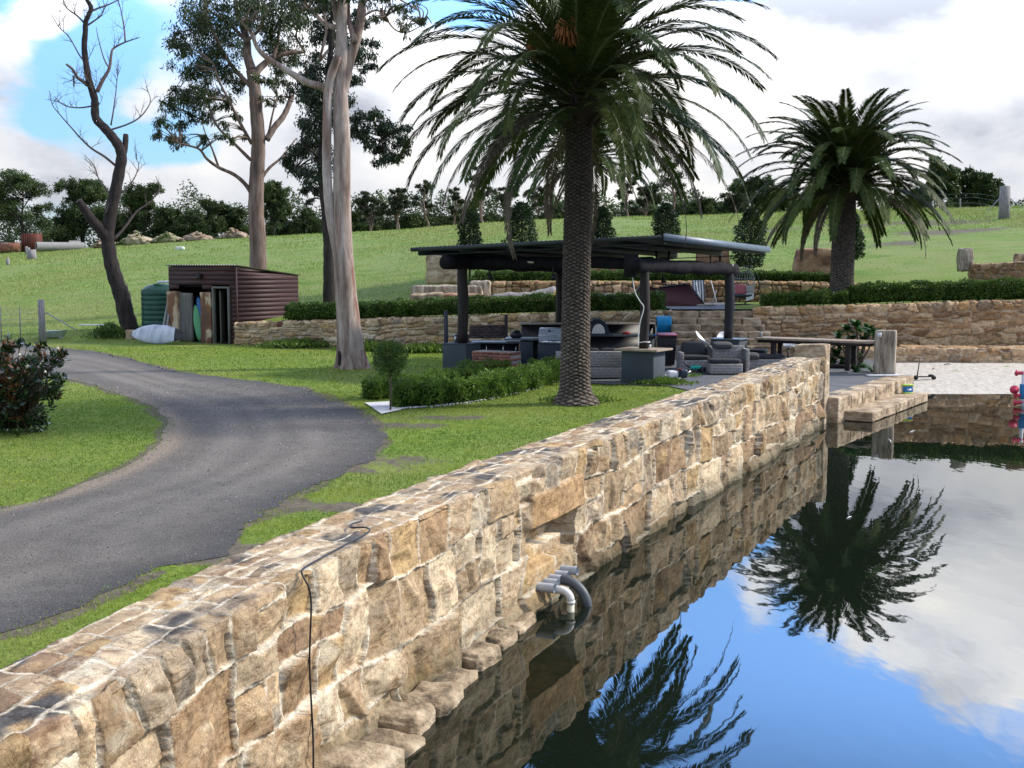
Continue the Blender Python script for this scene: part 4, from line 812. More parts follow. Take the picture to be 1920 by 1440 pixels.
# ---------------------------------------------------------------- kitchen
m_wood = M('pale_timber', [(.3, (.20, .15, .11)), (.7, (.42, .34, .26))], 3, .6, .3, .005, stretch=(1, 6, 6)); m_bench = M('bench_stone', (.115, .14, .15), 4, .4, .1)
def counter(px, Y, dims, ztop, top, topdims, label, cx=0):
    p = at(px, 700, Y); o = thing('bench_counter', label, 'counter', (p.x, p.y, SLAB), 'rendered counters round the pavilion posts')
    mb = MB(); mb.box((p.x, p.y, (SLAB+ztop)/2+.01), (dims[0], dims[1], ztop-SLAB-.02), RZ); mb.build('base', m_slate, o, bev=.01)
    mb = MB()
    if top is m_wood:
        n = 10; xs_ = np.linspace(-topdims[0]/2, topdims[0]/2, n); rr = random.Random(3); outl = [(x_, -topdims[1]/2+rr.uniform(-.04, .04)) for x_ in xs_]+[(x_, topdims[1]/2+rr.uniform(-.04, .04)) for x_ in xs_[::-1]]
        ca, sa = math.cos(RZ), math.sin(RZ); mb.prism([(p.x+a_*ca-b__*sa, p.y+a_*sa+b__*ca) for a_, b__ in outl], ztop, ztop+.055)
    else: mb.box((p.x, p.y, ztop+.02), (topdims[0], topdims[1], .035), RZ)
    mb.build('benchtop', top, o, bev=.006); return p
counter(1206, 34.35, (.98, .80), 1.52, m_wood, (1.30, 1.05), 'slate grey counter with a live edge timber top round the near post')
counter(866, 38.0, (.86, .86), 1.46, m_slate, (.88, .88), 'slate grey counter at the left pavilion post')
counter(1366, 39.1, (.95, .75), 1.54, m_bench, (1.05, .85), 'dark counter round the far right pavilion post')
mb = MB(); p = at(1219, 649, 34.1); mb.lathe([(.0, 0), (.03, 0), (.032, .08), (.0, .082)], p-Vector((0, 0, .04)), 12); tag(mb.build('cup', m_white, None, True), 'small white cup on the timber counter top', 'cup')
def brick_run(mbB, mbM, o, d, n, L, Hh, T, bl=.23, bh=.076, j=.010, seed=0):
    rr = random.Random(seed); ang = math.atan2(d.y, d.x); rows_ = int(round(Hh/(bh+j))); c_ = o+d*L/2+n*T/2
    mbM.box((c_.x, c_.y, o.z+Hh/2-.004), (L-.012, T-.012, Hh-.008), ang)
    for r_ in range(rows_):
        x_ = 0 if r_ % 2 == 0 else -(bl+j)/2
        while x_ < L-.02:
            a = max(x_, 0); b = min(x_+bl, L)
            if b-a > .03:
                p_ = o+d*((a+b)/2)+n*T/2; k = rr.uniform(.6, 1.35); h_ = rr.uniform(-.05, .1); mbB.box((p_.x, p_.y, o.z+r_*(bh+j)+bh/2), (b-a, T, bh), ang, col=(k*(1+h_), k, k, 1))
            x_ += bl+j
m_brick = M('red_brick', [(.3, (.17, .055, .040)), (.7, (.30, .12, .09))], 7, .85, .6, .008, attr=True); m_brickd = M('dark_brick', [(.3, (.055, .040, .040)), (.7, (.12, .085, .08))], 7, .85, .6, .008, attr=True); m_mortar = M('mortar', (.30, .27, .24), 8, .9, .5)
o0 = gp(885, 707); o = thing('brick_pier', 'low pier of old red bricks behind the young hedge', 'brick wall', tuple(o0)); mB, mM = MB(), MB()
brick_run(mB, mM, o0, -e1, e2, 1.33, .78, .62, seed=1); mB.build('bricks', m_brick, o, attr=True); mM.build('mortar', m_mortar, o)
o0 = at(880, 640, 40.2); o0.z = 1.5; o = thing('brick_splashback', 'dark brick splashback behind the left kitchen bench', 'brick wall', tuple(o0)); mB, mM = MB(), MB()
brick_run(mB, mM, o0, Vector((.98, .2, 0)).normalized(), Vector((0, 1, 0)), 1.2, .45, .11, seed=2); brick_run(mB, mM, Vector((o0.x-.5, o0.y-.1, 1.3)), Vector((.98, .2, 0)).normalized(), Vector((0, 1, 0)), .5, .35, .11, seed=4); mB.build('bricks', m_brickd, o, attr=True); mM.build('mortar', M('dark_mortar', (.16, .15, .15), 8, .9, .4), o)
# left kitchen bench run
kb = thing('kitchen_bench', 'long dark kitchen bench with navy doors left of the barbecue', 'bench', tuple(at(950, 690, 38.4)))
A_ = at(884, 642, 38.3); B_ = at(975, 642, 38.3); 
mb = MB(); mb.box(((A_.x+B_.x)/2, 38.75, 1.48), (B_.x-A_.x, .8, .045), R(-3)); mb.box(((at(950,0,38.2).x+at(1016,0,38.2).x)/2, 38.5, 1.60), (1.15, .8, .06), R(-5)); mb.build('benchtop', m_bench, kb, bev=.005)
mb = MB(); mb.box(((A_.x+B_.x)/2, 38.85, 1.02), (B_.x-A_.x-.1, .62, .84), R(-3)); mb.box((at(1005, 0, 38.3).x-.02, 38.85, 1.07), (.85, .6, .92), R(-5)); mb.build('cabinet', m_black, kb)
mb = MB(); mb.box((at(988, 0, 38).x, 38.15, 1.07), (.42, .03, .92), R(-5)); mb.build('door', m_navy, kb, bev=.005)
for dx in (-.42, .1, .5): mb = MB(); mb.tube([at(938+dx*60, 648, 38.3), at(936+dx*60, 664, 38.3)], .015, 6); mb.build('leg', m_steel, kb)
# back run
yb = 41.2; x0, x1 = at(978, 0, yb).x, at(1235, 0, yb).x
bk = thing('back_bench', 'long black back bench with a raised pale top along the rear of the pavilion', 'bench', ((x0+x1)/2, yb, SLAB))
mb = MB(); mb.box(((x0+x1)/2, yb+.35, 1.25), (x1-x0, .06, 1.3)); mb.box((x1-.02, yb+.02, 1.25), (.05, .62, 1.3)); mb.build('back_panel', m_black, bk)
mb = MB(); mb.box(((x0+x1)/2, yb+.30, 1.925), (x1-x0+.1, .34, .045)); mb.build('shelf', m_wood, bk, bev=.004)
mb = MB(); mb.box(((x0+x1)/2+.4, yb-.02, 1.565), (x1-x0-1.0, .72, .07)); mb.build('benchtop', m_bench, bk, bev=.005)
mb = MB(); mb.box(((x0+x1)/2+.4, yb+.05, 1.06), (x1-x0-1.0, .55, .90)); mb.build('cabinet', m_black, bk)
mb = MB(); mb.box((x1-.18, yb-.26, 1.06), (.3, .02, .9)); mb.build('door', m_slate, bk)
# things on the back bench
mb = MB(); p = at(1228, 628, yb-.2); mb.box(p+Vector((-.1, 0, .0)), (.36, .25, .05)); mb.lathe([(.0, 0), (.05, 0), (.045, .12), (0, .12)], p+Vector((-.22, 0, .0)), 10); tag(mb.build('blue_tray', M('blue_plastic', (.02, .14, .50), 9, .4, 0), None, bev=.01), 'bright blue plastic tray on the back bench beside the post', 'tray')
mb = MB(); p = at(1174, 625, yb-.2); mb.rock(p, (.26, .16, .10), 0, 3, .3, 2); tag(mb.build('red_cloth', M('red_cloth', (.45, .02, .03), 9, .8, .3), None), 'crumpled red cloth on the black back bench', 'cloth')
# pizza oven
p = at(1118, 622, yb-.15); p.z = 1.6; o = thing('pizza_oven', 'dark domed pizza oven half hidden by the big palm trunk', 'oven', tuple(p))
mb = MB(); pr = [(p.x+.42*math.cos(a_), p.z+.52*math.sin(a_)) for a_ in np.linspace(0, math.pi, 15)]; V = []
V = [(x_, p.y-.35, z_) for x_, z_ in pr]+[(x_, p.y+.35, z_) for x_, z_ in pr]; n = 15
mb.add(V, [np.array([(i, i+1, n+i+1, n+i) for i in range(n-1)]), np.array([list(range(n))]), np.array([list(range(n, 2*n))[::-1]])]); mb.build('dome', m_slate, o)
mb = MB(); pr = [(p.x+.05+.22*math.cos(a_), p.y-.365, p.z+.04+.32*math.sin(a_)) for a_ in np.linspace(0, math.pi, 11)]; mb.add(pr, np.array([list(range(11))[::-1]])); mb.build('door', m_steel, o)
mb = MB(); mb.box((p.x+.0, p.y-.05, p.z-.02), (1.0, .8, .08)); mb.build('base_plate', m_slate, o)
# barbecue
p = at(1034, 690, 38.0); p.z = SLAB; o = thing('barbecue', 'hooded gas barbecue with a stainless lid beside the palm trunk', 'barbecue', tuple(p))
mb = MB(); mb.box((p.x, p.y, SLAB+.45), (.80, .55, .86), R(-8)); mb.build('cabinet', m_navy, o, bev=.01)
ca, sa = math.cos(R(-8)), math.sin(R(-8))
def hood(x0, x1, z0):
    pr = [(-.28, 0), (-.30, .14), (-.12, .34), (.10, .37), (.28, .20), (.28, 0)]; V = []
    for x_ in (x0, x1):
        for y_, z_ in pr: V.append((p.x+x_*ca-y_*sa, p.y+x_*sa+y_*ca, z0+z_))
    n = len(pr); return V, [np.array([(i, (i+1) % n, n+(i+1) % n, n+i) for i in range(n)]), np.array([list(range(n))[::-1]]), np.array([list(range(n, 2*n))])]
mb = MB(); mb.add(*hood(-.37, .37, SLAB+1.0)); mb.build('lid', M('hood_steel', (.50, .56, .66), 20, .35, 0, metal=.35), o, bev=.012)
mb = MB(); mb.box((p.x, p.y-.28, SLAB+.94), (.80, .06, .12), R(-8)); [mb.tube([(p.x+d_, p.y-.30, SLAB+.94), (p.x+d_, p.y-.36, SLAB+.94)], .028, 10) for d_ in (-.28, -.1, .1, .28)]; mb.build('control_panel', m_steel, o)
mb = MB(); mb.tube([(p.x-.30, p.y-.33, SLAB+1.14), (p.x-.30, p.y-.40, SLAB+1.14), (p.x+.28, p.y-.46, SLAB+1.14), (p.x+.28, p.y-.38, SLAB+1.14)], .014, 8); mb.build('handle', m_steel, o)
mb = MB(); mb.tube([(p.x-.08, p.y-.22, SLAB+1.29), (p.x-.08, p.y-.25, SLAB+1.27)], .035, 14); mb.build('gauge', m_black, o)
# side items on bench
mb = MB(); q0 = at(968, 640, 38.3); mb.lathe([(.0, 0), (.16, 0), (.20, .08), (.17, .17), (.06, .24), (0, .24)], (q0.x, q0.y, 1.64), 16); tag(mb.build('camp_oven', m_black, None, True), 'black round pot with a lid on the kitchen bench', 'pot')
mb = MB(); q0 = at(854, 640, 38.0); mb.lathe([(.0, 0), (.04, 0), (.04, .15), (.015, .22), (0, .22)], (q0.x, q0.y, 1.5), 12); mb.tube([(q0.x, q0.y, 1.72), (q0.x-.05, q0.y, 1.76)], .03, 8); tag(mb.build('tap', m_steel, None, True), 'steel tap on the left counter beside the post', 'tap')
# poles
for px, y0, y1, Y, w_, l_ in [(836, 583, 700, 39.2, .10, 'navy steel pole left of the left pavilion post'), (949, 590, 660, 42, .09, 'thin dark pole behind the kitchen bench')]:
    mb = MB(); a = at(px, y0, Y); mb.box((a.x, Y, (a.z+SLAB)/2), (w_, w_, a.z-SLAB), RZ); tag(mb.build('steel_pole', m_navy if px < 900 else m_darkwood, None, bev=.005), l_, 'pole')
# ---------------------------------------------------------------- wicker lounge
m, nt, b = newmat('wicker'); tc = nt.nodes.new('ShaderNodeTexCoord'); sx_ = nt.nodes.new('ShaderNodeSeparateXYZ'); nt.links.new(tc.outputs['Object'], sx_.inputs[0])
def mt(op, a, c=None):
    n = nt.nodes.new('ShaderNodeMath'); n.operation = op
    for i, v in enumerate((a, c)):
        if v is None: continue
        if isinstance(v, (int, float)): n.inputs[i].default_value = v
        else: nt.links.new(v, n.inputs[i])
    return n.outputs[0]
hz = mt('SINE', mt('MULTIPLY', sx_.outputs[2], 2*math.pi/.045)); vx = mt('SINE', mt('MULTIPLY', mt('ADD', sx_.outputs[0], sx_.outputs[1]), 2*math.pi/.09)); wv = mt('MULTIPLY', hz, mt('ADD', mt('MULTIPLY', vx, .35), .65))
nz = tex(nt, 'noise', 22, 3, .6); c = ramp(nt, mt('ADD', mt('MULTIPLY', wv, .28), nz), [(.25, (.09, .082, .08)), (.55, (.33, .31, .30)), (.8, (.50, .475, .46))])
nt.links.new(c, b.inputs['Base Color']); b.inputs['Roughness'].default_value = .7; bump(nt, b, wv, .6, .01); m_wick = m
m_cush = M('charcoal_cushion', (.040, .043, .050), 12, .9, .5, .006); m_pil = M('grey_pillow', [(.3, (.05, .052, .055)), (.7, (.09, .09, .095))], 10, .9, .5); m_patt = M('patterned_pillow', [(.42, (.04, .04, .045)), (.5, (.30, .30, .31)), (.58, (.04, .04, .045))], 28, .9, .3)
def cushion(mb, c, d, rz, tilt=None):
    bm = bmesh.new(); bmesh.ops.create_cube(bm, size=2); bmesh.ops.subdivide_edges(bm, edges=bm.edges[:], cuts=7, use_grid_fill=True); V = np.array([v.co[:] for v in bm.verts]); F = np.array([[v.index for v in f.verts] for f in bm.faces]); bm.free()
    p_ = 6.0; q_ = np.power((np.abs(V)**p_).sum(1), 1/p_)[:, None]; V = V/q_; a = np.argmin(d); o_ = [i for i in range(3) if i != a]; V[:, a] *= (1-.35*(V[:, o_[0]]**4+V[:, o_[1]]**4)/2-.1*np.abs(V[:, o_[0]]*V[:, o_[1]])**3); V = V*np.array(d)/2
    if tilt: ca_, sa_ = math.cos(tilt), math.sin(tilt); V = np.stack([V[:, 0], V[:, 1]*ca_-V[:, 2]*sa_, V[:, 1]*sa_+V[:, 2]*ca_], 1)
    ca_, sa_ = math.cos(rz), math.sin(rz); V = np.stack([V[:, 0]*ca_-V[:, 1]*sa_+c[0], V[:, 0]*sa_+V[:, 1]*ca_+c[1], V[:, 2]+c[2]], 1); mb.add(V, F); return mb
def sofa(loc, rz, w_, dep, label, back='y', arms=(), cush=True, seat=.36, bh=.78, backcush=0):
    o = thing('wicker_sofa', label, 'sofa', (loc[0], loc[1], SLAB), 'grey wicker lounge modules'); ca_, sa_ = math.cos(rz), math.sin(rz)
    def Lc(x_, y_, z_): return (loc[0]+x_*ca_-y_*sa_, loc[1]+x_*sa_+y_*ca_, SLAB+z_)
    mb = MB(); mb.box(Lc(0, 0, seat/2+.03), (w_, dep, seat-.04), rz); mb.build('base', m_wick, o, bev=.02)
    if back == 'y': mb = MB(); mb.box(Lc(0, dep/2-.06, seat+.02+(bh-seat)/2), (w_+.004, .124, bh-seat), rz); mb.build('backrest', m_wick, o, bev=.02)
    if back == '-y': mb = MB(); mb.box(Lc(0, -dep/2+.06, seat+.02+(bh-seat)/2), (w_+.004, .124, bh-seat), rz); mb.build('backrest', m_wick, o, bev=.02)
    if back in ('x', '-x'): sg = 1 if back == 'x' else -1; mb = MB(); mb.box(Lc(sg*(w_/2-.06), 0, seat+.02+(bh-seat)/2), (.124, dep+.004, bh-seat), rz); mb.build('backrest', m_wick, o, bev=.02)
    for sg in arms: mb = MB(); mb.box(Lc(sg*(w_/2-.06), -.07, seat+.02+.11), (.122, dep-.14, .24), rz); mb.build('arm', m_wick, o, bev=.02)
    if cush: mb = MB(); cushion(mb, Lc(0, 0, seat+.085), (w_-.02-.12*len(arms), dep-.08, .15), rz); mb.build('seat_cushion', m_cush, o, True)
    for k in range(backcush):
        mb = MB(); x_ = (k-(backcush-1)/2)*(w_-.2)/max(1, backcush); cushion(mb, Lc(x_, (dep/2-.22)*(1 if back == 'y' else -1), seat+.34), ((w_-.2)/max(1, backcush)*.95, .15, .42), rz, -.25 if back == 'y' else .25); mb.build('back_cushion', m_cush, o, True)
    return o
p = at(1106, 712, 35.3); sofa((p.x, p.y+.4), R(-1), 1.95, .8, 'grey wicker sofa seen from behind, partly hidden by the big palm trunk', '-y', (), True, bh=.80, backcush=3)
p = at(1302, 700, 38.2); sofa((p.x, p.y), R(0), 1.02, .85, 'wicker sofa module at the left of the lounge with a charcoal back cushion', 'y', (-1,), True, bh=.74, backcush=1)
p = at(1360, 702, 36.9); sofa((p.x-.02, p.y+.12), R(2), .98, .72, 'wicker footstool module in front with a charcoal cushion overhanging it', None, (), True, seat=.34)
p = at(1367, 700, 37.4); mb = MB(); mb.box((p.x+.02, 37.72, SLAB+.43), (.98, .12, .82), R(1)); mb.box((p.x+.49, 37.4, SLAB+.38), (.10, .70, .76), R(1)); tag(mb.build('wicker_screen', m_wick, None, bev=.02), 'tall wicker sofa back panel in the middle of the lounge', 'sofa', 'grey wicker lounge modules')
p = at(1432, 690, 38.6); sofa((p.x, p.y), R(0), 1.25, .8, 'wicker sofa module at the right of the lounge nearest the stone pillar', None, (), True, seat=.36)
def pillow(px, py, Y, d, rz, tilt, mat, label):
    mb = MB(); cushion(mb, at(px, py, Y), d, rz, tilt); tag(mb.build('pillow', mat, None, True), label, 'pillow', 'loose pillows on the lounge')
pillow(1354, 647, 37.7, (.60, .42, .18), R(5), .15, m_pil, 'grey pillow lying on top of the wicker back panel'); pillow(1331, 660, 38.3, (.14, .40, .40), R(10), .2, m_patt, 'patterned black and white pillow standing beside the back cushion'); pillow(1408, 667, 38.3, (.50, .40, .17), R(-8), .2, m_pil, 'grey pillow lying on the right wicker module')
mb = MB(); p = at(1420, 676, 39.6); mb.lathe([(0, 0), (.25, 0), (.31, .34), (.33, .36), (.30, .36), (.24, .3), (0, .3)], (p.x, p.y, SLAB+.22), 24); mb.lathe([(0, 0), (.2, 0), (.2, .24), (0, .24)], (p.x, p.y, SLAB), 16); tag(mb.build('planter', m_navy, None, True), 'dark blue round tub behind the right lounge module', 'tub')
# wheelie bin
p = gp(1252, 688); o = thing('wheelie_bin', 'black wheelie bin with a maroon lid beside the back bench', 'bin', tuple(p))
mb = MB(); V = [(p.x+a_*w_, p.y+b__*w_+.3, z_) for z_, w_ in ((SLAB+.06, .23), (SLAB+.95, .29)) for a_, b__ in ((-1, -1), (1, -1), (1, 1), (-1, 1))]
mb.add(V, np.array([(0, 1, 5, 4), (1, 2, 6, 5), (2, 3, 7, 6), (3, 0, 4, 7), (3, 2, 1, 0), (4, 5, 6, 7)])); mb.box((p.x, p.y+.3, SLAB+.97), (.62, .64, .05)); mb.build('body', m_black, o, bev=.02)
mb = MB(); mb.prism([(p.x-.31, p.y-.02), (p.x+.31, p.y-.02), (p.x+.31, p.y+.60), (p.x-.31, p.y+.60)], SLAB+1.0, lambda q_: SLAB+1.04+(q_[1]-p.y)*.08); mb.build('lid', M('maroon_lid', (.22, .035, .05), 5, .5, 0), o, bev=.015)
for sg in (-1, 1): mb = MB(); mb.tube([(p.x+sg*.20, p.y+.56, SLAB+.1), (p.x+sg*.28, p.y+.56, SLAB+.1)], .1, 18); mb.build('wheel', m_black, o, True)
# hose reel on the wall
p = at(1245, 608, 44.4); o = thing('hose_reel', 'bright blue round hose reel on the wall end by the steps', 'hose', tuple(p))
mb = MB()
for k in range(7): mb.tube([(p.x-.22+k*.07, p.y+.20*math.cos(a_), p.z+.26*math.sin(a_)) for a_ in np.linspace(0, 6.283, 22)], .05, 8, False)
mb.build('hose', M('blue_hose', (.01, .30, .62), 6, .4, 0), o, True); mb = MB(); mb.tube([(p.x-.3, p.y, p.z), (p.x+.32, p.y, p.z)], .12, 14); mb.build('drum', m_black, o)
# bar table
tY = 38.2; o = thing('bar_table', 'long dark timber bar table between the lounge and the stone pillar', 'table', tuple(at(1535, 695, tY)))
a, b_ = at(1424, 633, 39.2), at(1642, 644, 37.0); d_ = (b_-a); d_.z = 0; L_ = d_.length; d_.normalize(); nn = Vector((-d_.y, d_.x, 0)); zt_ = 1.60
n = 14; rr = random.Random(6); outl = [a+d_*(L_*i/n)+nn*(-.40+rr.uniform(-.03, .03)) for i in range(n+1)]+[a+d_*(L_*i/n)+nn*(.40+rr.uniform(-.03, .03)) for i in range(n, -1, -1)]
mb = MB(); mb.prism([(q_.x, q_.y) for q_ in outl], zt_-.05, zt_+.012); mb.build('tabletop', m_wood, o, bev=.008); mb = MB(); mb.prism([(q_.x, q_.y) for q_ in [a+nn*-.36+d_*.1, b_+nn*-.36-d_*.1, b_+nn*.36-d_*.1, a+nn*.36+d_*.1]], zt_-.14, zt_-.052); mb.build('apron', m_darkwood, o)
for t_ in (.16, .80):
    for sg in (-.28, .28): q_ = a+d_*(L_*t_)+nn*sg; mb = MB(); mb.box((q_.x, q_.y, (SLAB+.1+zt_-.14)/2), (.14, .14, zt_-.14-SLAB-.1), math.atan2(d_.y, d_.x)); mb.build('leg', m_darkwood, o, bev=.01); mb = MB(); mb.tube([(q_.x-.02, q_.y, SLAB+.065), (q_.x+.03, q_.y, SLAB+.065)], .06, 14); mb.build('castor', m_steel, o, True)
mb = MB(); beam(mb, a+d_*(L_*.16)-Vector((0, 0, a.z-SLAB-.26)), a+d_*(L_*.80)-Vector((0, 0, a.z-SLAB-.26)), .09, .12); mb.build('stretcher', m_darkwood, o)
mb = MB(); q_ = a+d_*.05; mb.lathe([(0, 0), (.045, 0), (.045, .13), (.03, .16), (0, .16)], (q_.x, q_.y, zt_+.012), 12); tag(mb.build('jar', m_grey, None, True), 'small grey jar on the left end of the bar table', 'jar')
# white stools
def stool(px, py, Y, rz, label, tilt=0, hgt=None):
    p = at(px, py, Y); o = thing('bar_stool', label, 'stool', (p.x, p.y, SLAB), 'white moulded bar stools'); mb = MB(); sz = p.z
    nr, na = 8, 28; V = []
    for i in range(nr+1):
        r = .23*i/nr
        for k in range(na):
            a_ = 2*math.pi*k/na; z_ = .05*(i/nr)**2+(.20*max(0, math.cos(a_-rz))**1.5*(i/nr)**3); V.append((p.x+r*1.1*math.cos(a_), p.y+r*math.sin(a_), sz+z_+tilt*r*math.cos(a_)))
    V = np.array(V); F = np.array([(i*na+k, i*na+(k+1) % na, (i+1)*na+(k+1) % na, (i+1)*na+k) for i in range(nr) for k in range(na)])
    mb.add(V, F); V2 = V-np.array([0, 0, .035]); mb.add(V2, F[:, ::-1]); rim = np.array([(nr*na+k, nr*na+(k+1) % na, len(V)+nr*na+(k+1) % na, len(V)+nr*na+k) for k in range(na)]); mb.add(np.concatenate([V, V2]), rim[:, ::-1]); mb.build('seat', m_white, o, True)
    mb = MB(); mb.tube([(p.x, p.y, SLAB+.02), (p.x, p.y, sz-.02)], .028, 12); mb.tube([(p.x-.14, p.y, SLAB+.3), (p.x+.14, p.y, SLAB+.3)], .012, 8); mb.build('stem', m_black, o, True)
    mb = MB(); mb.lathe([(0, 0), (.21, 0), (.2, .018), (.04, .04), (0, .04)], (p.x, p.y, SLAB+.005), 24); mb.build('foot', m_steel, o, True)
stool(1319, 641, 39.2, 2.6, 'white bar stool with a high tilted shell left of the far counter', -.5); stool(1359, 636, 40.2, 1.6, 'white bar stool behind the far right pavilion post'); stool(1478, 650, 39.6, 1.2, 'white bar stool under the left end of the bar table'); stool(1506, 664, 38.9, 0.4, 'low white stool partly behind the end pillar', .2)
# big leafy plants by the pillar
m_plum = leafmat('broad_leaf', (.012, .045, .012), (.055, .140, .030), 2.5, .25, .4)
def rosette(mb, c, n, L_, w_, up=.4, seg=5):
    for i in range(n):
        az_ = RS.uniform(0, 6.283); el_ = RS.uniform(-.1, 1.25)*1.0; d = Vector((math.cos(az_)*math.cos(el_), math.sin(az_)*math.cos(el_), math.sin(el_))); l = L_*RS.uniform(.6, 1.1); sd_ = Vector((-math.sin(az_), math.cos(az_), 0)); V = []; pr = [.25, .8, 1, .75, .05]
        for k in range(seg): t_ = k/(seg-1); q_ = Vector(c)+d*(l*t_)+Vector((0, 0, -.35*l*t_*t_)); ww = w_*pr[k]/2; V += [tuple(q_-sd_*ww), tuple(q_+sd_*ww)]
        kk = RS.uniform(.7, 1.3); mb.add(V, np.array([(2*k, 2*k+1, 2*k+3, 2*k+2) for k in range(seg-1)]), col=(kk, kk, kk, 1))
p = at(1606, 700, 39.3); o = thing('frangipani_bush', 'leafy frangipani bush with long bright leaves behind the bar table', 'shrub', (p.x, p.y, SLAB)); mb = MB(); mt_ = MB()
for px, py, n in [(1588, 620, 16), (1606, 614, 18), (1628, 622, 16), (1595, 640, 14), (1618, 642, 14), (1640, 630, 12), (1572, 636, 10), (1600, 662, 14), (1590, 680, 12), (1612, 684, 12), (1568, 668, 14), (1560, 685, 12), (1575, 650, 10), (1580, 690, 12)]:
    c_ = at(px, py, 39.3+RS.uniform(-.35, .35)); rosette(mb, c_, n*3, .50, .13); mt_.tube([(p.x, p.y, SLAB), ((p.x+c_.x)/2+.05, (p.y+c_.y)/2, (SLAB+c_.z)/2), tuple(c_)], [.05, .03, .018], 6)
mb.build('foliage', m_plum, o, attr=True); mt_.build('stem', m_bark, o, True)
for px, py, s_, l_ in [(1638, 683, .5, 'spiky low plant growing against the left side of the stone pillar'), (1605, 690, .5, 'spiky plant at the foot of the bar table by the pillar')]:
    p = at(px, py, 37.6); p.z = SLAB; mb = MB(); rosette(mb, p, 34, s_, .08); tag(mb.build('spiky_plant', m_plum, None, attr=True), l_, 'plant')
# ---------------------------------------------------------------- yard tools in front of the lounge
p = gp(1240, 714); p.z = SLAB+.02; mb = MB(); mb.box((p.x, p.y, p.z+.05), (.34, .18, .015), R(-10)); mb.box((p.x, p.y, p.z+.14), (.34, .18, .015), R(-10))
for k in range(4): mb.box((p.x-.16+k*.107, p.y, p.z+.095), (.014, .178, .09), R(-10))
tag(mb.build('hollow_block', m_conc, None), 'hollow brown breeze block lying on the patio edge by the near counter', 'block')
p = gp(1268, 712); p.z = SLAB+.16; o = thing('grass_trimmer', 'white and navy petrol grass trimmer lying on the patio', 'trimmer', (p.x, p.y, SLAB)); mb = MB(); mb.rock((p.x-.12, p.y, p.z), (.34, .26, .22), .2, 2, .08, 3, .7); mb.build('tank', m_white, o, True)
mb = MB(); mb.rock((p.x+.18, p.y, p.z+.02), (.26, .26, .26), .3, 4, .12, 3, .7); mb.build('engine', m_navy, o, True); mb = MB(); mb.tube([(p.x+.25, p.y, p.z), (p.x+.42, p.y+.05, p.z+.08)], .02, 8); mb.tube([(p.x-.2, p.y, p.z-.05), (p.x-.3, p.y-.5, SLAB+.05), (p.x-.1, p.y-1.0, SLAB+.04)], .016, 8); mb.build('shaft', m_steel, o, True)
mb = MB(); mb.tube([(p.x-.05, p.y-.05, p.z+.1), (p.x+.1, p.y-.05, p.z+.16), (p.x+.22, p.y-.05, p.z+.1)], .016, 8); mb.build('grip', M('orange_grip', (.45, .06, .03), 5, .5, 0), o, True)
p = gp(1318, 700); p.z = SLAB+.12; o = thing('hedge_trimmer', 'black power tool with a teal handle lying in front of the lounge', 'tool', (p.x, p.y, SLAB)); mb = MB(); mb.rock((p.x-.22, p.y, p.z+.06), (.34, .16, .12), -.2, 6, .15, 3, .5); mb.build('grip', M('teal_plastic', (.03, .48, .42), 5, .4, 0), o, True)
mb = MB(); mb.rock((p.x+.06, p.y, p.z), (.46, .22, .18), -.1, 7, .15, 3, .6); mb.tube([(p.x-.4, p.y, p.z+.05), (p.x-.55, p.y, p.z+.16), (p.x-.58, p.y, p.z+.22)], .02, 8); mb.tube([(p.x+.2, p.y, p.z), (p.x+.65, p.y-.05, SLAB+.05)], [.05, .02], 8); mb.build('body', m_black, o, True)
mb = MB(); mb.tube([(p.x+.1+.14*math.cos(a_), p.y-.1, p.z+.1*math.sin(a_)) for a_ in np.linspace(0, 6.283, 20)], .01, 6, False); mb.build('cord', m_grey, o, True)
for i, (px, py, l_) in enumerate([(1300, 708, 'small green weed growing between the patio slabs near the trimmer'), (1345, 702, 'small green weed in front of the wicker footstool')]):
    p = gp(px, py); n = 90; Pn = np.array([p.x, p.y, SLAB+.02])+RS.normal(0, 1, (n, 3))*np.array([.12, .08, .01]); D = RS.normal(0, .6, (n, 3)); D[:, 2] = 1; mb = MB(); mb.leaves(Pn, D, RS.uniform(.06, .16, n), .02); tag(mb.build('weed', m_hedge2, None, attr=True), l_, 'weed')
# ---------------------------------------------------------------- beach things
p = gp(1726, 718, .12); z0 = gz(p.x, p.y)+.02; o = thing('scooter', 'black kick scooter standing on the pale sand by the water', 'scooter', (p.x, p.y, z0))
mb = MB(); mb.box((p.x+.12, p.y, z0+.10), (.52, .13, .03), R(6)); mb.rock((p.x+.34, p.y+.02, z0+.13), (.18, .14, .09), 0, 2, .1, 2); mb.build('deck', m_black, o, bev=.008)
mb = MB(); mb.tube([(p.x-.12, p.y, z0+.10), (p.x-.08, p.y, z0+.40), (p.x-.05, p.y, z0+.68)], [.022, .018, .016], 10); mb.build('stem', m_black, o, True)
mb = MB(); mb.tube([(p.x-.25, p.y-.08, z0+.72), (p.x-.05, p.y, z0+.69), (p.x+.16, p.y+.08, z0+.70)], .017, 10); mb.build('handlebar', m_black, o, True)
for dx in (-.16, .42): mb = MB(); mb.tube([(p.x+dx, p.y-.02, z0+.07), (p.x+dx, p.y+.02, z0+.07)], .075, 20); mb.build('wheel', m_black, o, True)
pk, bl, wh = M('pink_foam', (.75, .06, .12), 5, .5, 0), M('toy_blue', (.03, .22, .48), 5, .5, 0), m_white
p = gp(1917, 762, 0); o = thing('water_toy', 'pink, white and blue toy windmill standing in the shallow water at the right edge', 'toy', (p.x, p.y, 0))
mb = MB(); mb.tube([(p.x, p.y, -.3), (p.x, p.y, 1.0)], .05, 12); mb.build('pole', wh, o, True)
mb = MB(); mb.box((p.x+.05, p.y, .42), (.26, .16, .42), 0); mb.build('panel', bl, o, bev=.03)
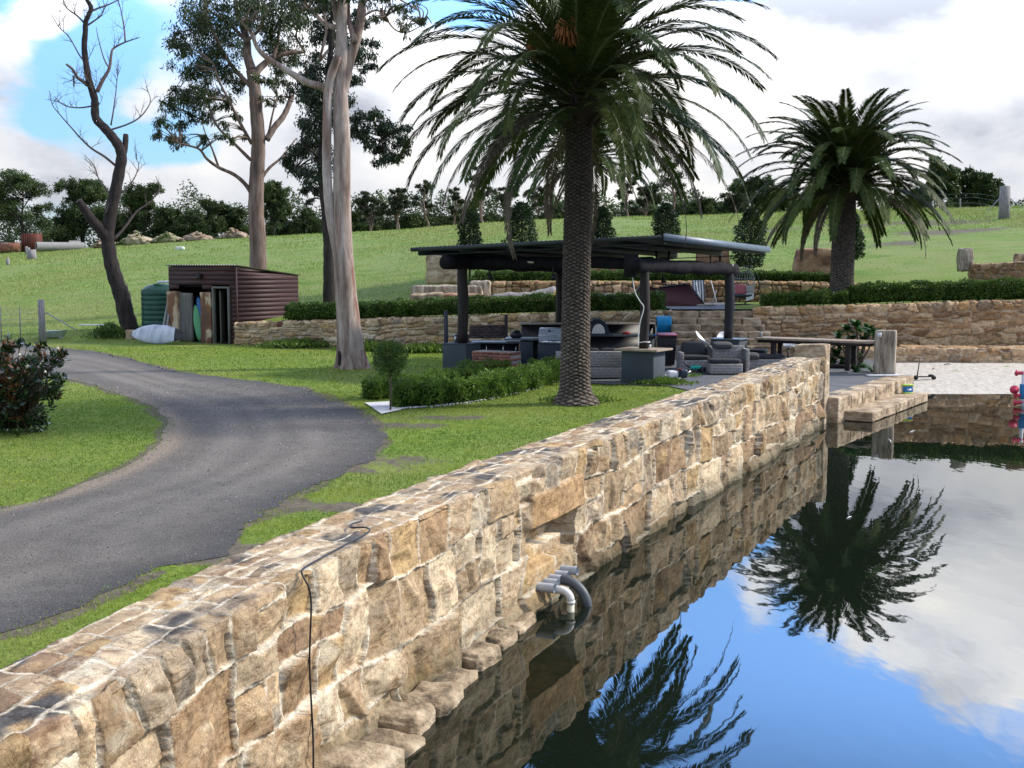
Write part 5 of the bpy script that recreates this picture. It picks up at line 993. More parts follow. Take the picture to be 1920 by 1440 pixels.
for z_ in (.92, .30, -.02+.12):
    mb = MB(); mb.tube([(p.x-.24, p.y, z_), (p.x+.24, p.y, z_+.03)], [.05, .05], 10)
    for sg in (-1, 1): mb.tube([(p.x+sg*.20, p.y, z_-.07), (p.x+sg*.20, p.y, z_+.1)], [.035, .02], 8)
    mb.build('paddle', pk, o, True)
mb = MB(); mb.tube([(p.x-.26, p.y-.02, .47+.10*0), (p.x-.26, p.y-.09, .47)], .12, 18); mb.tube([(p.x-.26, p.y-.09, .47), (p.x-.26, p.y-.10, .47)], .05, 12); mb.build('rotor', pk, o, True)
c_ = e0+ed*(el*.80)+en*.70; z0 = .245; o = thing('toy_box', 'small lime and blue plastic toy block on the stone step', 'toy', (c_.x, c_.y, z0))
mb = MB(); mb.box((c_.x, c_.y, z0+.13), (.23, .20, .19), R(10)); mb.build('body', M('toy_blue_body', (.02, .20, .55), 5, .4, 0), o, bev=.015); lime = M('lime_plastic', (.45, .62, .06), 5, .4, 0)
mb = MB(); mb.box((c_.x, c_.y, z0+.25), (.27, .23, .05), R(10)); mb.build('lid', lime, o, bev=.01); mb = MB(); mb.box((c_.x, c_.y, z0+.03), (.26, .22, .05), R(10)); mb.build('base', lime, o, bev=.01)
mb = MB(); mb.box((c_.x+.02, c_.y-.108, z0+.13), (.12, .012, .05), R(10)); mb.build('stripe', m_white, o)
a = at(1655, 704, 36.2); mb = MB(); mb.box((a.x, a.y, SLAB+.05), (.95, .22, .035), R(3)); tag(mb.build('white_board', m_white, None, bev=.008), 'flat white board lying at the foot of the tall stone pillar', 'board')
for i, (px, py, l_, r_) in enumerate([(1770, 686, .28, .2), (1748, 690, .12, .8)]):
    p = gp(px, py, .45); p.z = gz(p.x, p.y)+.03; mb = MB(); mb.tube([p, p+Vector((l_*.5, .02, .03)), p+Vector((l_, .1, 0))], [.012, .016, .006], 6); tag(mb.build('stick', m_darkwood, None), ['long thin dark stick lying on the sand', 'short dark twig on the sand beside the scooter'][i], 'stick')
for i, (px, py, a_, l_, lb) in enumerate([(1592, 970, .5, .16, 'white feather floating by the reflected palm trunk'), (1711, 1050, 2.2, .17, 'pale leaf floating at the right of the palm reflection'), (1668, 826, 1.1, .30, 'white feather floating below the patio step'), (1710, 809, .5, .3, 'white feather floating nearest the sand')]):
    p = gp(px, py, .006); mb = MB(); dv = Vector((math.cos(a_), math.sin(a_)*2.5, 0)); mb.tube([p-dv*l_/2, p+Vector((.01, 0, .01)), p+dv*l_/2], [.004, .016, .002], 6, flat=.4); tag(mb.build('feather', m_white, None, True), lb, 'feather', 'feathers and leaves on the pond')
# ---------------------------------------------------------------- terrace things
tz = 2.31
def tp_(px, Y): return Vector(((px-960)/FPX*Y, Y, tz))
m_marF = M('maroon_canvas', (.045, .008, .013), 4, .7, .5, .03)
o = thing('maroon_canopy', 'collapsed dark maroon canvas canopy lying on the terrace', 'canopy', tuple(tp_(1262, 48))); pts2 = [(1190, 554), (1202, 535), (1238, 541), (1262, 533), (1295, 534), (1320, 573), (1306, 575), (1215, 575)]
P3 = [at(x_, y_, 48.2) for x_, y_ in pts2]; mb = MB(); V = [(q_.x, q_.y+(.0 if i_ not in (1, 2, 3, 4) else .5), max(q_.z, tz+.01)) for i_, q_ in enumerate(P3)]+[(q_.x, q_.y+1.2, max(q_.z-.15, tz+.01)) for q_ in P3]; n = len(P3)
mb.add(V, [np.array([(i, n+i, n+(i+1) % n, (i+1) % n) for i in range(n)]), np.array([list(range(n))[::-1]]), np.array([list(range(n, 2*n))])]); mb.build('cover', m_marF, o)
mb = MB(); mb.tube([P3[2]+Vector((0, .4, .03)), P3[4]+Vector((0, .45, .05)), P3[5]+Vector((.02, 0, .02))], .03, 8); mb.tube([P3[1]+Vector((0, .4, .02)), P3[0]], .03, 8); mb.build('frame', m_black, o, True)
# deck chair
p = tp_(1318, 50.2); o = thing('deck_chair', 'folding chair with a grey and white striped towel over it on the terrace', 'chair', tuple(p))
for sg in (-.02, .62): mb = MB(); mb.tube([(p.x-.1+sg, p.y-.3, tz), (p.x-.25+sg, p.y+.4, tz+.95)], .018, 8); mb.build('leg', m_white, o, True); mb = MB(); mb.tube([(p.x-.2+sg, p.y+.4, tz), (p.x-.12+sg, p.y-.2, tz+.55)], .018, 8); mb.build('leg', m_white, o, True)
mb = MB()
for k in range(9):
    c_ = (.75, .75, .75, 1) if k % 2 else (.10, .13, .17, 1); x_ = p.x-.42+k*.055; mb.sheet(np.array([[[x_, p.y+.36, tz+.97], [x_+.055, p.y+.36, tz+.97]], [[x_+.02, p.y+.22, tz+.5], [x_+.075, p.y+.22, tz+.5]], [[x_+.03, p.y+.18, tz+.14], [x_+.085, p.y+.18, tz+.14]]]), col=(*c_[:3], 1))
mb.build('towel', M('towel', (.9, .9, .9), 10, .9, .3, attr=True), o, attr=True)
# egg chair
p = tp_(1392, 49.6); o = thing('egg_chair', 'grey wicker egg chair with a pink cushion on the terrace', 'chair', tuple(p)); mb = MB()
for k in range(13):
    a_ = (k/12-.5)*math.pi; mb.tube([(p.x+.46*math.sin(a_)*math.cos(t_), p.y-.1+.40*math.cos(a_)*math.cos(t_), tz+.85+.62*math.sin(t_)) for t_ in np.linspace(-1.2, 1.57, 14)], .011, 6, False)
for zt_ in (-.9, -.3, .3, .8, 1.15): mb.tube([(p.x+.47*math.sin(a_)*math.cos(zt_), p.y-.1+.41*math.cos(a_)*math.cos(zt_), tz+.85+.62*math.sin(zt_)) for a_ in np.linspace(-1.57, 1.57, 16)], .012, 6, False)
mb.build('basket', m_grey, o, True); mb = MB(); mb.tube(smoothpath([(p.x+.1, p.y+.2, tz+.03), (p.x+.62, p.y+.1, tz+.5), (p.x+.60, p.y+.1, tz+1.1), (p.x+.30, p.y, tz+1.5), (p.x+.0, p.y, tz+1.56)], 6), .025, 8); mb.lathe([(0, 0), (.5, 0), (.5, .03), (0, .03)], (p.x, p.y, tz), 24); mb.build('stand', m_black, o, True)
mb = MB(); mb.lathe([(0, 0), (.30, .02), (.44, .12), (.44, .17), (0, .16)], (p.x, p.y-.1, tz+.26), 20); mb.build('seat', m_slate, o, True)
mb = MB(); cushion(mb, (p.x-.14, p.y-.12, tz+.62), (.42, .14, .40), 0, -.2); mb.build('pink_cushion', M('pink_cushion', (.42, .13, .15), 9, .9, .3), o, True); mb = MB(); cushion(mb, (p.x+.26, p.y-.12, tz+.60), (.32, .14, .34), .2, -.2); mb.build('grey_cushion', M('woven_cushion', (.34, .33, .33), 30, .9, .3), o, True)
mb = MB(); mb.sheet(np.array([[[p.x+.05+u*.3, p.y-.40-.05*v, tz+.46-.30*v*(1-.3*u)] for u in (0, .5, 1)] for v in (0, .5, 1)])); mb.build('throw', m_white, o)
# firewood, log, yellow toy
p = tp_(1316, 46.6); mb = MB()
for k in range(26): a_ = RS.uniform(0, 3.1); q_ = p+Vector((RS.uniform(-.1, .45), RS.uniform(-.2, .4), .04+RS.rand()*.05)); l = RS.uniform(.06, .16); mb.tube([q_-Vector((math.cos(a_), math.sin(a_), 0))*l, q_+Vector((math.cos(a_), math.sin(a_), .1))*l], .022, 6)
tag(mb.build('firewood', m_post, None, attr=False), 'small scattered heap of sticks and ash on the terrace paving', 'firewood')
a, b_ = at(922, 558, 49.4), at(1040, 548, 50.3); mb = MB(); n = 16; mb.tube([a.lerp(b_, i/n)+Vector((0, 0, .05*math.sin(i*.5)-.03)) for i in range(n+1)], [.12+.10*i/n+.02*math.sin(i*1.7) for i in range(n+1)], 14); tag(mb.build('driftwood_log', m_post, None, True), 'long pale grey driftwood log lying behind the hedge', 'log')
a = at(1132, 557, 50.2); mb = MB(); mb.tube([a+Vector((-.4, 0, 0)), a+Vector((1.2, .1, .02)), a+Vector((2.4, .2, -.02))], [.13, .15, .12], 14); tag(mb.build('driftwood_log', m_post, None, True), 'second pale log right of the big palm trunk', 'log')
p = at(1048, 552, 49.6); o = thing('yellow_float', 'yellow and orange inflatable toy behind the hedge left of the palm', 'toy', tuple(p)); mb = MB(); mb.tube([(p.x+.05+.17*math.cos(a_), p.y, p.z+.02+.12*math.sin(a_)) for a_ in np.linspace(0, 6.283, 20)], .085, 12, False); mb.build('ring', M('yellow_vinyl', (.80, .42, .05), 4, .4, 0), o, True)
mb = MB(); mb.rock((p.x-.25, p.y, p.z-.08), (.34, .3, .18), 0, 3, .2, 3); mb.build('tail', M('orange_vinyl', (.78, .50, .06), 4, .4, 0), o, True)
# ---------------------------------------------------------------- palms
m_frond = leafmat('palm_leaf', (.020, .036, .010), (.066, .094, .024), .6, .18, .55, .12)
m_heart = M('palm_heart', (.035, .026, .018), 8, .95, .5)
m_dead = M('dead_frond', [(.3, (.05, .040, .028)), (.7, (.15, .12, .085))], 6, .9, .3)
m_fruit = M('palm_fruit', [(.3, (.22, .07, .02)), (.7, (.42, .17, .04))], 12, .7, .4)
m, nt, b = newmat('palm_trunk'); a_ = nt.nodes.new('ShaderNodeAttribute'); a_.attribute_name = 'col'
c = mixc(nt, 1.0, a_.outputs['Color'], ramp(nt, tex(nt, 'noise', 25, 6, .7, (1, 1, 2.5)), [(.3, (.5, .5, .5)), (.7, (1.5, 1.5, 1.5))]), 'MULTIPLY'); nt.links.new(c, b.inputs['Base Color']); b.inputs['Roughness'].default_value = .95; b.inputs['Specular IOR Level'].default_value = .1
bump(nt, b, tex(nt, 'noise', 40, 5, .7, (1, 1, 3)), .8, .01); m_ptrunk = m
def frond(mb, mbr, base, az, ph0, L, droop, rnd, nl=80, wid=.035, ll=.48, col=None, twist=0, hang=.35):
    n = 26; u = Vector((math.cos(az), math.sin(az), 0)); sdv = Vector((-math.sin(az), math.cos(az), 0)); p = Vector(base); P = [p.copy()]; T = []
    for i in range(n):
        t = i/(n-1); ph = ph0-droop*(t**1.35); d = u*math.cos(ph)+Vector((0, 0, 1))*math.sin(ph)+sdv*(twist*t); d.normalize(); T.append(d); p = p+d*(L/n); P.append(p.copy())
    T.append(T[-1]); P_ = np.array(P); T_ = np.array(T)
    mbr.tube(P[::2]+[P[-1]], [max(.006, .038*(1-i/14)) for i in range(len(P[::2])+1)], 5, flat=.6)
    t = np.linspace(.10, .995, nl); i = t*n; i0 = np.clip(i.astype(int), 0, n-1); f = (i-i0)[:, None]; B = P_[i0]*(1-f)+P_[i0+1]*f; TT = T_[i0]
    S_ = np.array(sdv)[None, :]; Nn = np.cross(TT, S_); Nn /= np.linalg.norm(Nn, axis=1, keepdims=True); Nn *= np.sign(Nn[:, 2:3]+1e-9)
    for sg in (-1, 1):
        fwd = .55+.85*t[:, None]; D = S_*sg*1.0+TT*fwd+Nn*(.30*(1-t[:, None]))+RS.normal(0, .08, (nl, 3)); D[:, 2] -= hang*(.3+t)*.7; D /= np.linalg.norm(D, axis=1, keepdims=True)
        l = ll*(.35+1.1*np.sin(np.clip(t, 0, 1)**.75*math.pi*.92)**.7)*(1-.35*t)*RS.uniform(.85, 1.1, nl)
        mb.leaves(B, D, l, wid, side=np.repeat(Nn*1.0, 1, 0)+RS.normal(0, .15, (nl, 3)), col=None if col is None else np.tile(np.array(col), (nl, 1)))
def palm(loc, zc, r0, r1, label, n, L, seed, flare=.3, detail=1.0, nl=80, lean=(0, 0), fruit=True, dead=12, wid=.035, name='date_palm'):
    rnd = random.Random(seed); x0, y0, z0 = loc; o = thing(name, label, 'palm tree', loc)
    H = zc-z0; sp = .085; na = int(132*detail); nz = int(H/.018*detail); zz = np.linspace(-.1, H, nz); aa = np.linspace(0, 2*math.pi, na+1)
    Zg_, Ag = np.meshgrid(zz, aa, indexing='ij'); rad = r1+(r0-r1)*np.exp(-np.maximum(Zg_, 0)/.5)*.55+(r0-r1)*.45*np.clip(1-Zg_/H, 0, 1)
    # leaf scars: staggered wide diamonds
    ns = 10; v = Zg_/.088+.55*fbm(np.cos(Ag)*1.5, np.sin(Ag)*1.5, Zg_*2.5, seed, 4); uu_ = Ag/(2*math.pi)*ns+.30*fbm(np.cos(Ag)*2, np.sin(Ag)*2, Zg_*5, seed+9, 3); pa, pb = uu_+v, uu_-v
    fa, fb = pa-np.floor(pa), pb-np.floor(pb); e_ = np.minimum(np.minimum(fa, 1-fa), np.minimum(fb, 1-fb)); low_ = (fb-fa+1)/2; lens = np.clip(e_*4.2-.25, -1, 1); fv = np.clip(1-low_, 0, 1); nzv = fbm(Ag*9/6.28*4, Zg_*22, 0, seed+2, 3)
    disp = .026*sstep(-.1, .8, lens)+.030*(1-fv)*sstep(0, .5, lens)+.016*nzv
    skirt = np.exp(-((Zg_-.02)/.22)**2)*(.16+.12*fbm(Ag*.9, Zg_*3, 2, seed+5, 3))*flare/.3
    Rr = rad+disp+skirt; lx = lean[0]*np.clip(Zg_/H, 0, 1)**1.5; ly = lean[1]*np.clip(Zg_/H, 0, 1)**1.5
    G = np.stack([x0+lx+Rr*np.cos(Ag), y0+ly+Rr*np.sin(Ag), z0+Zg_], -1)
    k = sstep(-.2, .7, lens)[..., None]; cc = np.array((.030, .025, .022))*(1-k)+np.array((.150, .125, .105))*k*(.8+.7*nzv[..., None])*(1.25-.5*sstep(1, 4.5, Zg_))[..., None]; cc = np.clip(cc, .01, 1)
    mb = MB(); mb.sheet(G[::-1], np.concatenate([cc, np.ones(cc.shape[:2]+(1,))], -1)[::-1]); mb.build('trunk', m_ptrunk, o, True, attr=True)
    top = Vector((x0+lean[0], y0+lean[1], zc)); mb = MB(); mb.lathe([(r1*.8, -.45), (r1*1.5, -.1), (r1*1.75, .35), (r1*1.3, .8), (.1, 1.1)], top, 16)
    for i in range(70): az = rnd.uniform(0, 6.283); zq = rnd.uniform(-.3, .8); q0 = top+Vector((math.cos(az)*r1*1.3, math.sin(az)*r1*1.3, zq)); mb.tube([q0-Vector((0, 0, .12)), q0+Vector((math.cos(az)*.22, math.sin(az)*.22, .16))], [.06, .035], 5)
    mb.build('crown_heart', m_heart, o)
    mbl, mbr = MB(), MB(); ga = 2.39996
    for i in range(n):
        t = (i+.5)/n; ph = R(84)-R(86)*t**1.0; az = i*ga+rnd.uniform(-.25, .25); hz_ = .15+.85*(1-t); k = rnd.uniform(.75, 1.25); yel = rnd.uniform(.9, 1.15)
        frond(mbl, mbr, top+Vector((math.cos(az)*r1*.9, math.sin(az)*r1*.9, .75-.75*t)), az, ph, L*rnd.uniform(.88, 1.08)*(.82+.18*min(1, t*3)), R(52)+R(38)*min(1, t*3.5)-R(16)*t*t+rnd.uniform(-.15, .12), rnd, nl, wid, col=(k*yel, k, k*.9, 1), twist=rnd.uniform(-.35, .35), hang=.2+.35*t)
    mbl.build('fronds', m_frond, o, attr=True); mbr.build('frond_ribs', m_dead if False else M('frond_rib', (.10, .12, .045), 6, .6, .2), o)
    mbl, mbr = MB(), MB()
    for i in range(dead):
        az = i*ga*1.7+rnd.uniform(-.2, .2); frond(mbl, mbr, top+Vector((math.cos(az)*r1*.95, math.sin(az)*r1*.95, -.05)), az, R(rnd.uniform(-25, 5)), L*rnd.uniform(.75, 1.0), R(rnd.uniform(70, 88)), rnd, int(nl*.7), wid*.8, ll=.36, twist=rnd.uniform(-.3, .3), hang=1.5)
    if dead: mbl.build('dead_fronds', m_dead, o); mbr.build('dead_ribs', m_dead, o)
    if fruit:
        for az, zz_ in fruit:
            mb = MB(); q0 = top+Vector((0, 0, zz_)); dv = Vector((math.cos(az), math.sin(az), 0)); mb.tube(smoothpath([q0, q0+dv*.6+Vector((0, 0, .5)), q0+dv*1.05+Vector((0, 0, .45))], 5), .03, 6); e_ = q0+dv*1.05+Vector((0, 0, .45))
            for j in range(150): a2 = rnd.uniform(0, 6.28); r_ = rnd.uniform(.05, .32); q1 = e_+Vector((r_*math.cos(a2), r_*math.sin(a2), -rnd.uniform(.25, .75))); mb.tube([e_, e_*.4+q1*.6+Vector((0, 0, .08)), q1], [.010, .012, .020], 4)
            mb.build('fruit_cluster', m_fruit, o)
    return o
b0 = gp(1078, 757); palm((b0.x, b0.y, SLAB-.02), 7.5, .37, .27, 'tall date palm with a thick diamond patterned trunk in front of the pavilion', 84, 4.85, 3, .34, 1.0, 150, (.07, 0), [(-1.9, 1.55), (-1.4, 2.1), (-2.8, 1.3)], 9, .042)
b0 = at(1577, 575, 47.7); palm((b0.x, b0.y, b0.z-.1), 6.75, .48, .38, 'date palm with a full rounded crown on the right terrace', 104, 4.3, 8, .08, .7, 125, (0.05, 0), [(-2.5, .9)], 5, .055)
b0 = at(1095, 500, 62); palm((b0.x, b0.y, gz(b0.x, b0.y)-.1), 9.0, .42, .36, 'smaller date palm partly hidden behind the trunk of the tall palm', 70, 4.2, 12, .08, .4, 80, (0, 0), [], 8, .07)
# ---------------------------------------------------------------- gums
m, nt, b = newmat('smooth_gum_bark')
n1 = tex(nt, 'noise', 1.3, 6, .6, (2.2, 2.2, .35), dist=.4); n2 = tex(nt, 'noise', 9, 6, .7, (3, 3, .35)); n3 = tex(nt, 'noise', .7, 3, .6, (4, 4, .22))
c = ramp(nt, n1, [(.32, (.13, .085, .065)), (.46, (.30, .225, .19)), (.6, (.46, .38, .335)), (.72, (.56, .50, .46))]); c = mixc(nt, ramp(nt, n3, [(.57, (0, 0, 0)), (.66, (.85, .85, .85))]), c, (.22, .075, .035))
c = mixc(nt, 1.0, c, ramp(nt, n2, [(.3, (.65, .65, .65)), (.7, (1.2, 1.2, 1.2))]), 'MULTIPLY'); nt.links.new(c, b.inputs['Base Color']); b.inputs['Roughness'].default_value = .8; b.inputs['Specular IOR Level'].default_value = .2; bump(nt, b, n2, .7, .02); m_gum = m
m_gum2 = M('brown_gum_bark', [(.3, (.075, .050, .042)), (.5, (.18, .125, .10)), (.72, (.30, .235, .20))], 2.2, .85, .7, .02, 6, (3, 3, .35), bscale=12)
m_dbark = M('dark_fissured_bark', [(.3, (.012, .010, .010)), (.7, (.060, .045, .040))], 3, .95, 1.0, .05, 7, (4, 4, .5), bscale=11)
m_dtree = M('burnt_bark', [(.3, (.014, .011, .012)), (.7, (.060, .045, .042))], 2.4, .95, 1.0, .05, 7, (4, 4, .6), bscale=12)
m_dtwig = M('bleached_twig', (.14, .105, .10), 6, .9, .3)
m_gleaf = leafmat('gum_leaf', (.010, .022, .007), (.060, .090, .018), .9, .3, .4, .45)
m_dleaf = leafmat('dark_gum_leaf', (.006, .016, .007), (.024, .046, .016), .9, .2, .4, .4)
def pl(pts, Y, dy=0):
    """branch line measured in the photograph at depth Y; dy drifts it in depth"""
    n = len(pts); return [at(x, y, Y+dy*i/max(1, n-1)) for i, (x, y) in enumerate(pts)]
def limb(mb, P, r0, r1, seg=10, n=5, pw=1.0, rough=0):
    Q = smoothpath(P, n); N_ = len(Q); mb.tube(Q, [(r0+(r1-r0)*(i/(N_-1))**pw)*(1+rough*math.sin(i*1.9+r0*50)) for i in range(N_)], seg); return Q
def twigs(mb, Q, rnd, n, L, r, depth=2, up=.3, spread=.9, t0=.3, tips=None, curl=.35):
    """random curved twigs off a branch line"""
    for k in range(n):
        i = int((t0+(1-t0)*rnd.random())*(len(Q)-2)); p = Q[i]; t = (Q[i+1]-Q[i]).normalized(); d = (t*.6+Vector((rnd.gauss(0, spread), rnd.gauss(0, spread), rnd.gauss(up, spread*.6)))).normalized(); l = L*rnd.uniform(.5, 1.2); P = [p.copy()]; q = p.copy(); cv = Vector((rnd.gauss(0, curl), rnd.gauss(0, curl), rnd.gauss(up*.6, curl*.6)))
        for j in range(6): d = (d+cv*.28+Vector((rnd.gauss(0, .09), rnd.gauss(0, .09), rnd.gauss(0, .09)))).normalized(); q = q+d*(l/6); P.append(q.copy())
        mb.tube(P, [max(.0035, r*(1-j/6.3)) for j in range(7)], 5)
        if depth > 1: twigs(mb, P, rnd, max(2, int(n*.55)) if depth == 2 else 3, L*.55, r*.55, depth-1, up, spread, .2, tips, curl)
        elif tips is not None: tips.append(P[-1])
def clump(mb, c, r, n, leaf=.16, w=.035, rnd=None, hang=1.0, subs=None, flat=.75):
    c = np.array(c); subs = subs or max(4, int(9*(r/.8)**1.5)); D = RS.normal(size=(subs, 3)); D /= np.linalg.norm(D, axis=1, keepdims=True); S_ = c+D*(RS.rand(subs, 1)**.45)*r*np.array([1, 1, flat])
    k = RS.randint(0, subs, n); P = S_[k]+RS.normal(0, r*.20, (n, 3))*np.array([1, 1, .8]); d = RS.normal(0, .55, (n, 3)); d[:, 2] -= hang; br = (.65+.7*RS.rand(subs))[k]*(.8+.4*RS.rand(n)); col = np.repeat(br[:, None], 4, 1); col[:, 3] = 1
    mb.leaves(P, d, leaf*RS.uniform(.6, 1.3, n), w, col=col); return [Vector(tuple(s)) for s in S_[:4]]
def crown(o, blobs, Y, lines, mat, bark, leaf=.17, w=.04, dens=1.0, dep=1.6, k=58., seed=1, hang=1.0, flat=.75):
    rnd = random.Random(seed); mb = MB(); tw = MB(); allp = [p for L_ in lines for p in L_]
    for (px, py, r) in blobs:
        rr = r/FPX*Y; c = at(px, py, Y+rnd.uniform(-dep, dep)); subs = clump(mb, c, rr*1.16, int(1050*dens*(rr/.8)**2), leaf, w, rnd, hang, flat=flat)
        q = min(allp, key=lambda p: (p-c).length+max(0, p.z-c.z)*1.5)
        for s_ in [c]+subs[:3]: mid = q.lerp(s_, .5)+Vector((rnd.gauss(0, .12), rnd.gauss(0, .12), .10)); tw.tube(smoothpath([q, mid, s_], 4), [.035, .03, .028, .024, .02, .017, .014, .010, .006], 5)
    tw.build('twigs', bark, o); mb.build('crown', mat, o, attr=True)
# front gum with two pale stems
Y1 = 39.3; b0 = gp(660, 690); o = thing('gum_tree', 'tall pale gum tree with two smooth streaked stems in front of the retaining wall', 'tree', (b0.x, b0.y, SLAB), 'gum trees'); LN = []
mb = MB(); zz = []
tr = [(661,700),(660,680),(657,650),(653,600),(649,550),(645,500),(642,440),(641,384),(641,310),(641,256),(639,200),(638,165),(640,107),(641,43),(642,-10),(646,-60)]; rr_ = [.60,.50,.43,.38,.345,.32,.30,.285,.27,.26,.24,.225,.20,.165,.15,.13]
Q = [at(x, y, Y1) for x, y in tr]; Q = smoothpath(Q, 4); rad = np.interp(np.linspace(0, 1, len(Q)), np.linspace(0, 1, len(rr_)), rr_); G = []
for i, q_ in enumerate(Q):
    a_ = np.linspace(0, 2*math.pi, 29); fl = max(0, 1-(q_.z-.6)/1.0); lob = 1+.20*fl*np.cos(a_*4+1)+.05*fbm(np.cos(a_)*2, np.sin(a_)*2, q_.z*.8, 4, 3); G.append(np.stack([q_.x+rad[i]*lob*np.cos(a_), q_.y+rad[i]*lob*np.sin(a_), np.full(29, q_.z)], -1))
mb.sheet(np.array(G)[::-1]); LN.append(Q[len(Q)//2:])
for pts, r0, r1, dy in [([(640,520),(632,470),(622,420),(617,384),(613,320),(613,256),(614,200),(615,171),(623,135),(634,105)], .16, .13, -.3), ([(640,180),(648,145),(655,115),(666,80),(677,34),(680,0),(690,-60)], .19, .12, .4), ([(614,172),(606,164),(577,155),(550,140),(525,124),(500,108),(483,90),(470,60),(452,38)], .13, .05, -.8), ([(639,60),(628,20),(620,-30)], .10, .06, 0), ([(666,80),(655,40),(652,0),(660,-40)], .09, .06, .5), ([(634,52),(610,45),(585,20),(560,-5)], .09, .05, .9), ([(680,30),(710,20),(740,55),(765,60),(790,48)], .04, .015, .5), ([(690,0),(720,-15),(760,5),(785,20)], .05, .02, -.5), ([(615,95),(600,110),(612,60),(607,20)], .05, .03, -.3)]:
    LN.append(limb(mb, pl(pts, Y1, dy), r0, r1, 14, 5, rough=.03))
mb.build('trunk', m_gum, o, True)
crown(o, [(765,35,18),(790,40,15),(740,15,22),(715,-5,24),(775,10,15),(690,-20,28),(650,-25,28),(610,-20,30),(570,-10,26),(760,60,10),(700,30,14),(540,-10,24),(500,10,20),(455,40,18),(720,25,12),(600,15,16),(555,25,16)], Y1, LN, m_gleaf, m_gum2, .19, .04, .9, 1.4, seed=2)
# burn scar at the foot
mb = MB(); q_ = at(640, 672, Y1-.35); mb.rock((q_.x-.02, q_.y+.12, q_.z), (.20, .30, .52), 0, 3, .2, 3); mb.build('burnt_hollow', m_dtree, o, True)
# second gum behind the shed
Y2 = 61; b0 = at(483, 510, Y2); gz2 = gz(b0.x, b0.y); o = thing('gum_tree', 'brown trunked gum tree with an open leafy crown rising behind the shed', 'tree', (b0.x, b0.y, gz2), 'gum trees'); LN = []; mb = MB()
low = at(484, 560, Y2); low.z = gz2-.2; LN.append(limb(mb, [low]+pl([(484,500),(483,440),(480,395),(481,340),(484,290),(484,250),(480,200),(478,170),(472,132)], Y2), .44, .28, 16, 5, rough=.03)); LN.append(limb(mb, pl([(472,132),(464,105),(463,77),(455,50),(444,20),(440,-30)], Y2, 1), .24, .1, 10)); LN.append(limb(mb, pl([(476,140),(490,125),(512,108),(540,100),(572,97)], Y2, 1), .20, .08, 10))
for pts, r0, r1, dy in [([(500,262),(515,238),(530,220),(540,200),(547,180)], .17, .13, 1), ([(476,372),(462,348),(440,328),(410,314),(388,298),(374,280),(350,272),(333,268)], .12, .035, -1.5), ([(410,314),(398,280),(385,250),(378,225)], .06, .02, .5), ([(470,300),(440,270),(410,240),(395,210),(385,180)], .09, .03, 1.5), ([(472,270),(450,230),(430,190),(410,150),(400,120)], .09, .04, -1.5),
    ([(488,338),(505,315),(525,298),(540,280),(555,260)], .09, .03, 1.2), ([(525,298),(550,282),(562,262)], .05, .02, .5), ([(478,170),(440,130),(420,100),(400,60),(385,20)], .12, .05, -1), ([(465,80),(430,45),(400,25),(380,10)], .10, .04, 1), ([(504,248),(512,210),(520,180)], .06, .03, 0), ([(512,110),(520,80),(525,40),(530,0)], .10, .05, 1), ([(572,97),(556,70),(560,40)], .06, .03, 0), ([(463,77),(490,50),(500,10)], .09, .05, -1)]: LN.append(limb(mb, pl(pts, Y2, dy), r0, r1, 8, 5, rough=.04))
mb.build('trunk', m_gum2, o, True)
crown(o, [(365,50,34),(345,85,28),(385,85,34),(350,120,28),(380,130,34),(415,110,30),(400,60,34),(380,20,34),(420,30,32),(440,80,28),(430,140,26),(335,170,22),(355,185,28),(320,200,22),(305,225,17),(300,250,14),(325,255,20),(335,228,18),(370,180,26),(395,170,24),(365,220,20),(350,262,12),(380,255,14),(400,215,18),(425,190,20),(415,255,12),(470,35,32),(460,0,34),(500,25,34),(520,60,34),(545,95,28),(560,45,28),(530,110,26),(505,90,24),(495,150,18),(520,150,22),(440,220,14),(540,15,30),(410,-10,36),(500,-20,36),(560,-10,30),(448,160,18),(425,235,12),(520,185,14),(500,185,12),(437,260,9),(455,255,8),(330,60,14)], Y2, LN, m_gleaf, m_gum2, .21, .055, .85, 2.6, seed=3)
# third tree: dark leaves
Y3 = 56; b0 = at(617, 571, Y3); g3 = gz(b0.x, b0.y); o = thing('dark_tree', 'dark barked tree with heavy dark foliage standing behind the front gum', 'tree', (b0.x, b0.y, g3), 'gum trees'); LN = []; mb = MB()
low = at(617, 571, Y3); low.z = g3-.2; LN.append(limb(mb, [low]+pl([(617,560),(617,500),(616,450),(612,400),(606,350),(604,300),(607,240),(612,180),(618,120),(622,60),(625,0)], Y3), .30, .10, 12, 5, rough=.04))
for pts, r0, r1, dy in [([(606,350),(590,335),(570,325),(555,318)], .06, .02, 1), ([(604,300),(580,280),(565,262)], .07, .03, -1), ([(608,230),(640,222),(680,222),(700,225),(725,232),(745,246)], .09, .03, 1.2), ([(700,225),(712,250),(720,280)], .05, .02, 0), ([(607,240),(585,210),(575,190)], .06, .03, 1), ([(618,120),(650,95),(670,80)], .07, .03, 1), ([(612,180),(580,150),(570,120)], .06, .03, -1), ([(612,395),(600,370),(586,360)], .04, .015, .4)]: LN.append(limb(mb, pl(pts, Y3, dy), r0, r1, 8))
mb.build('trunk', m_dbark, o, True)
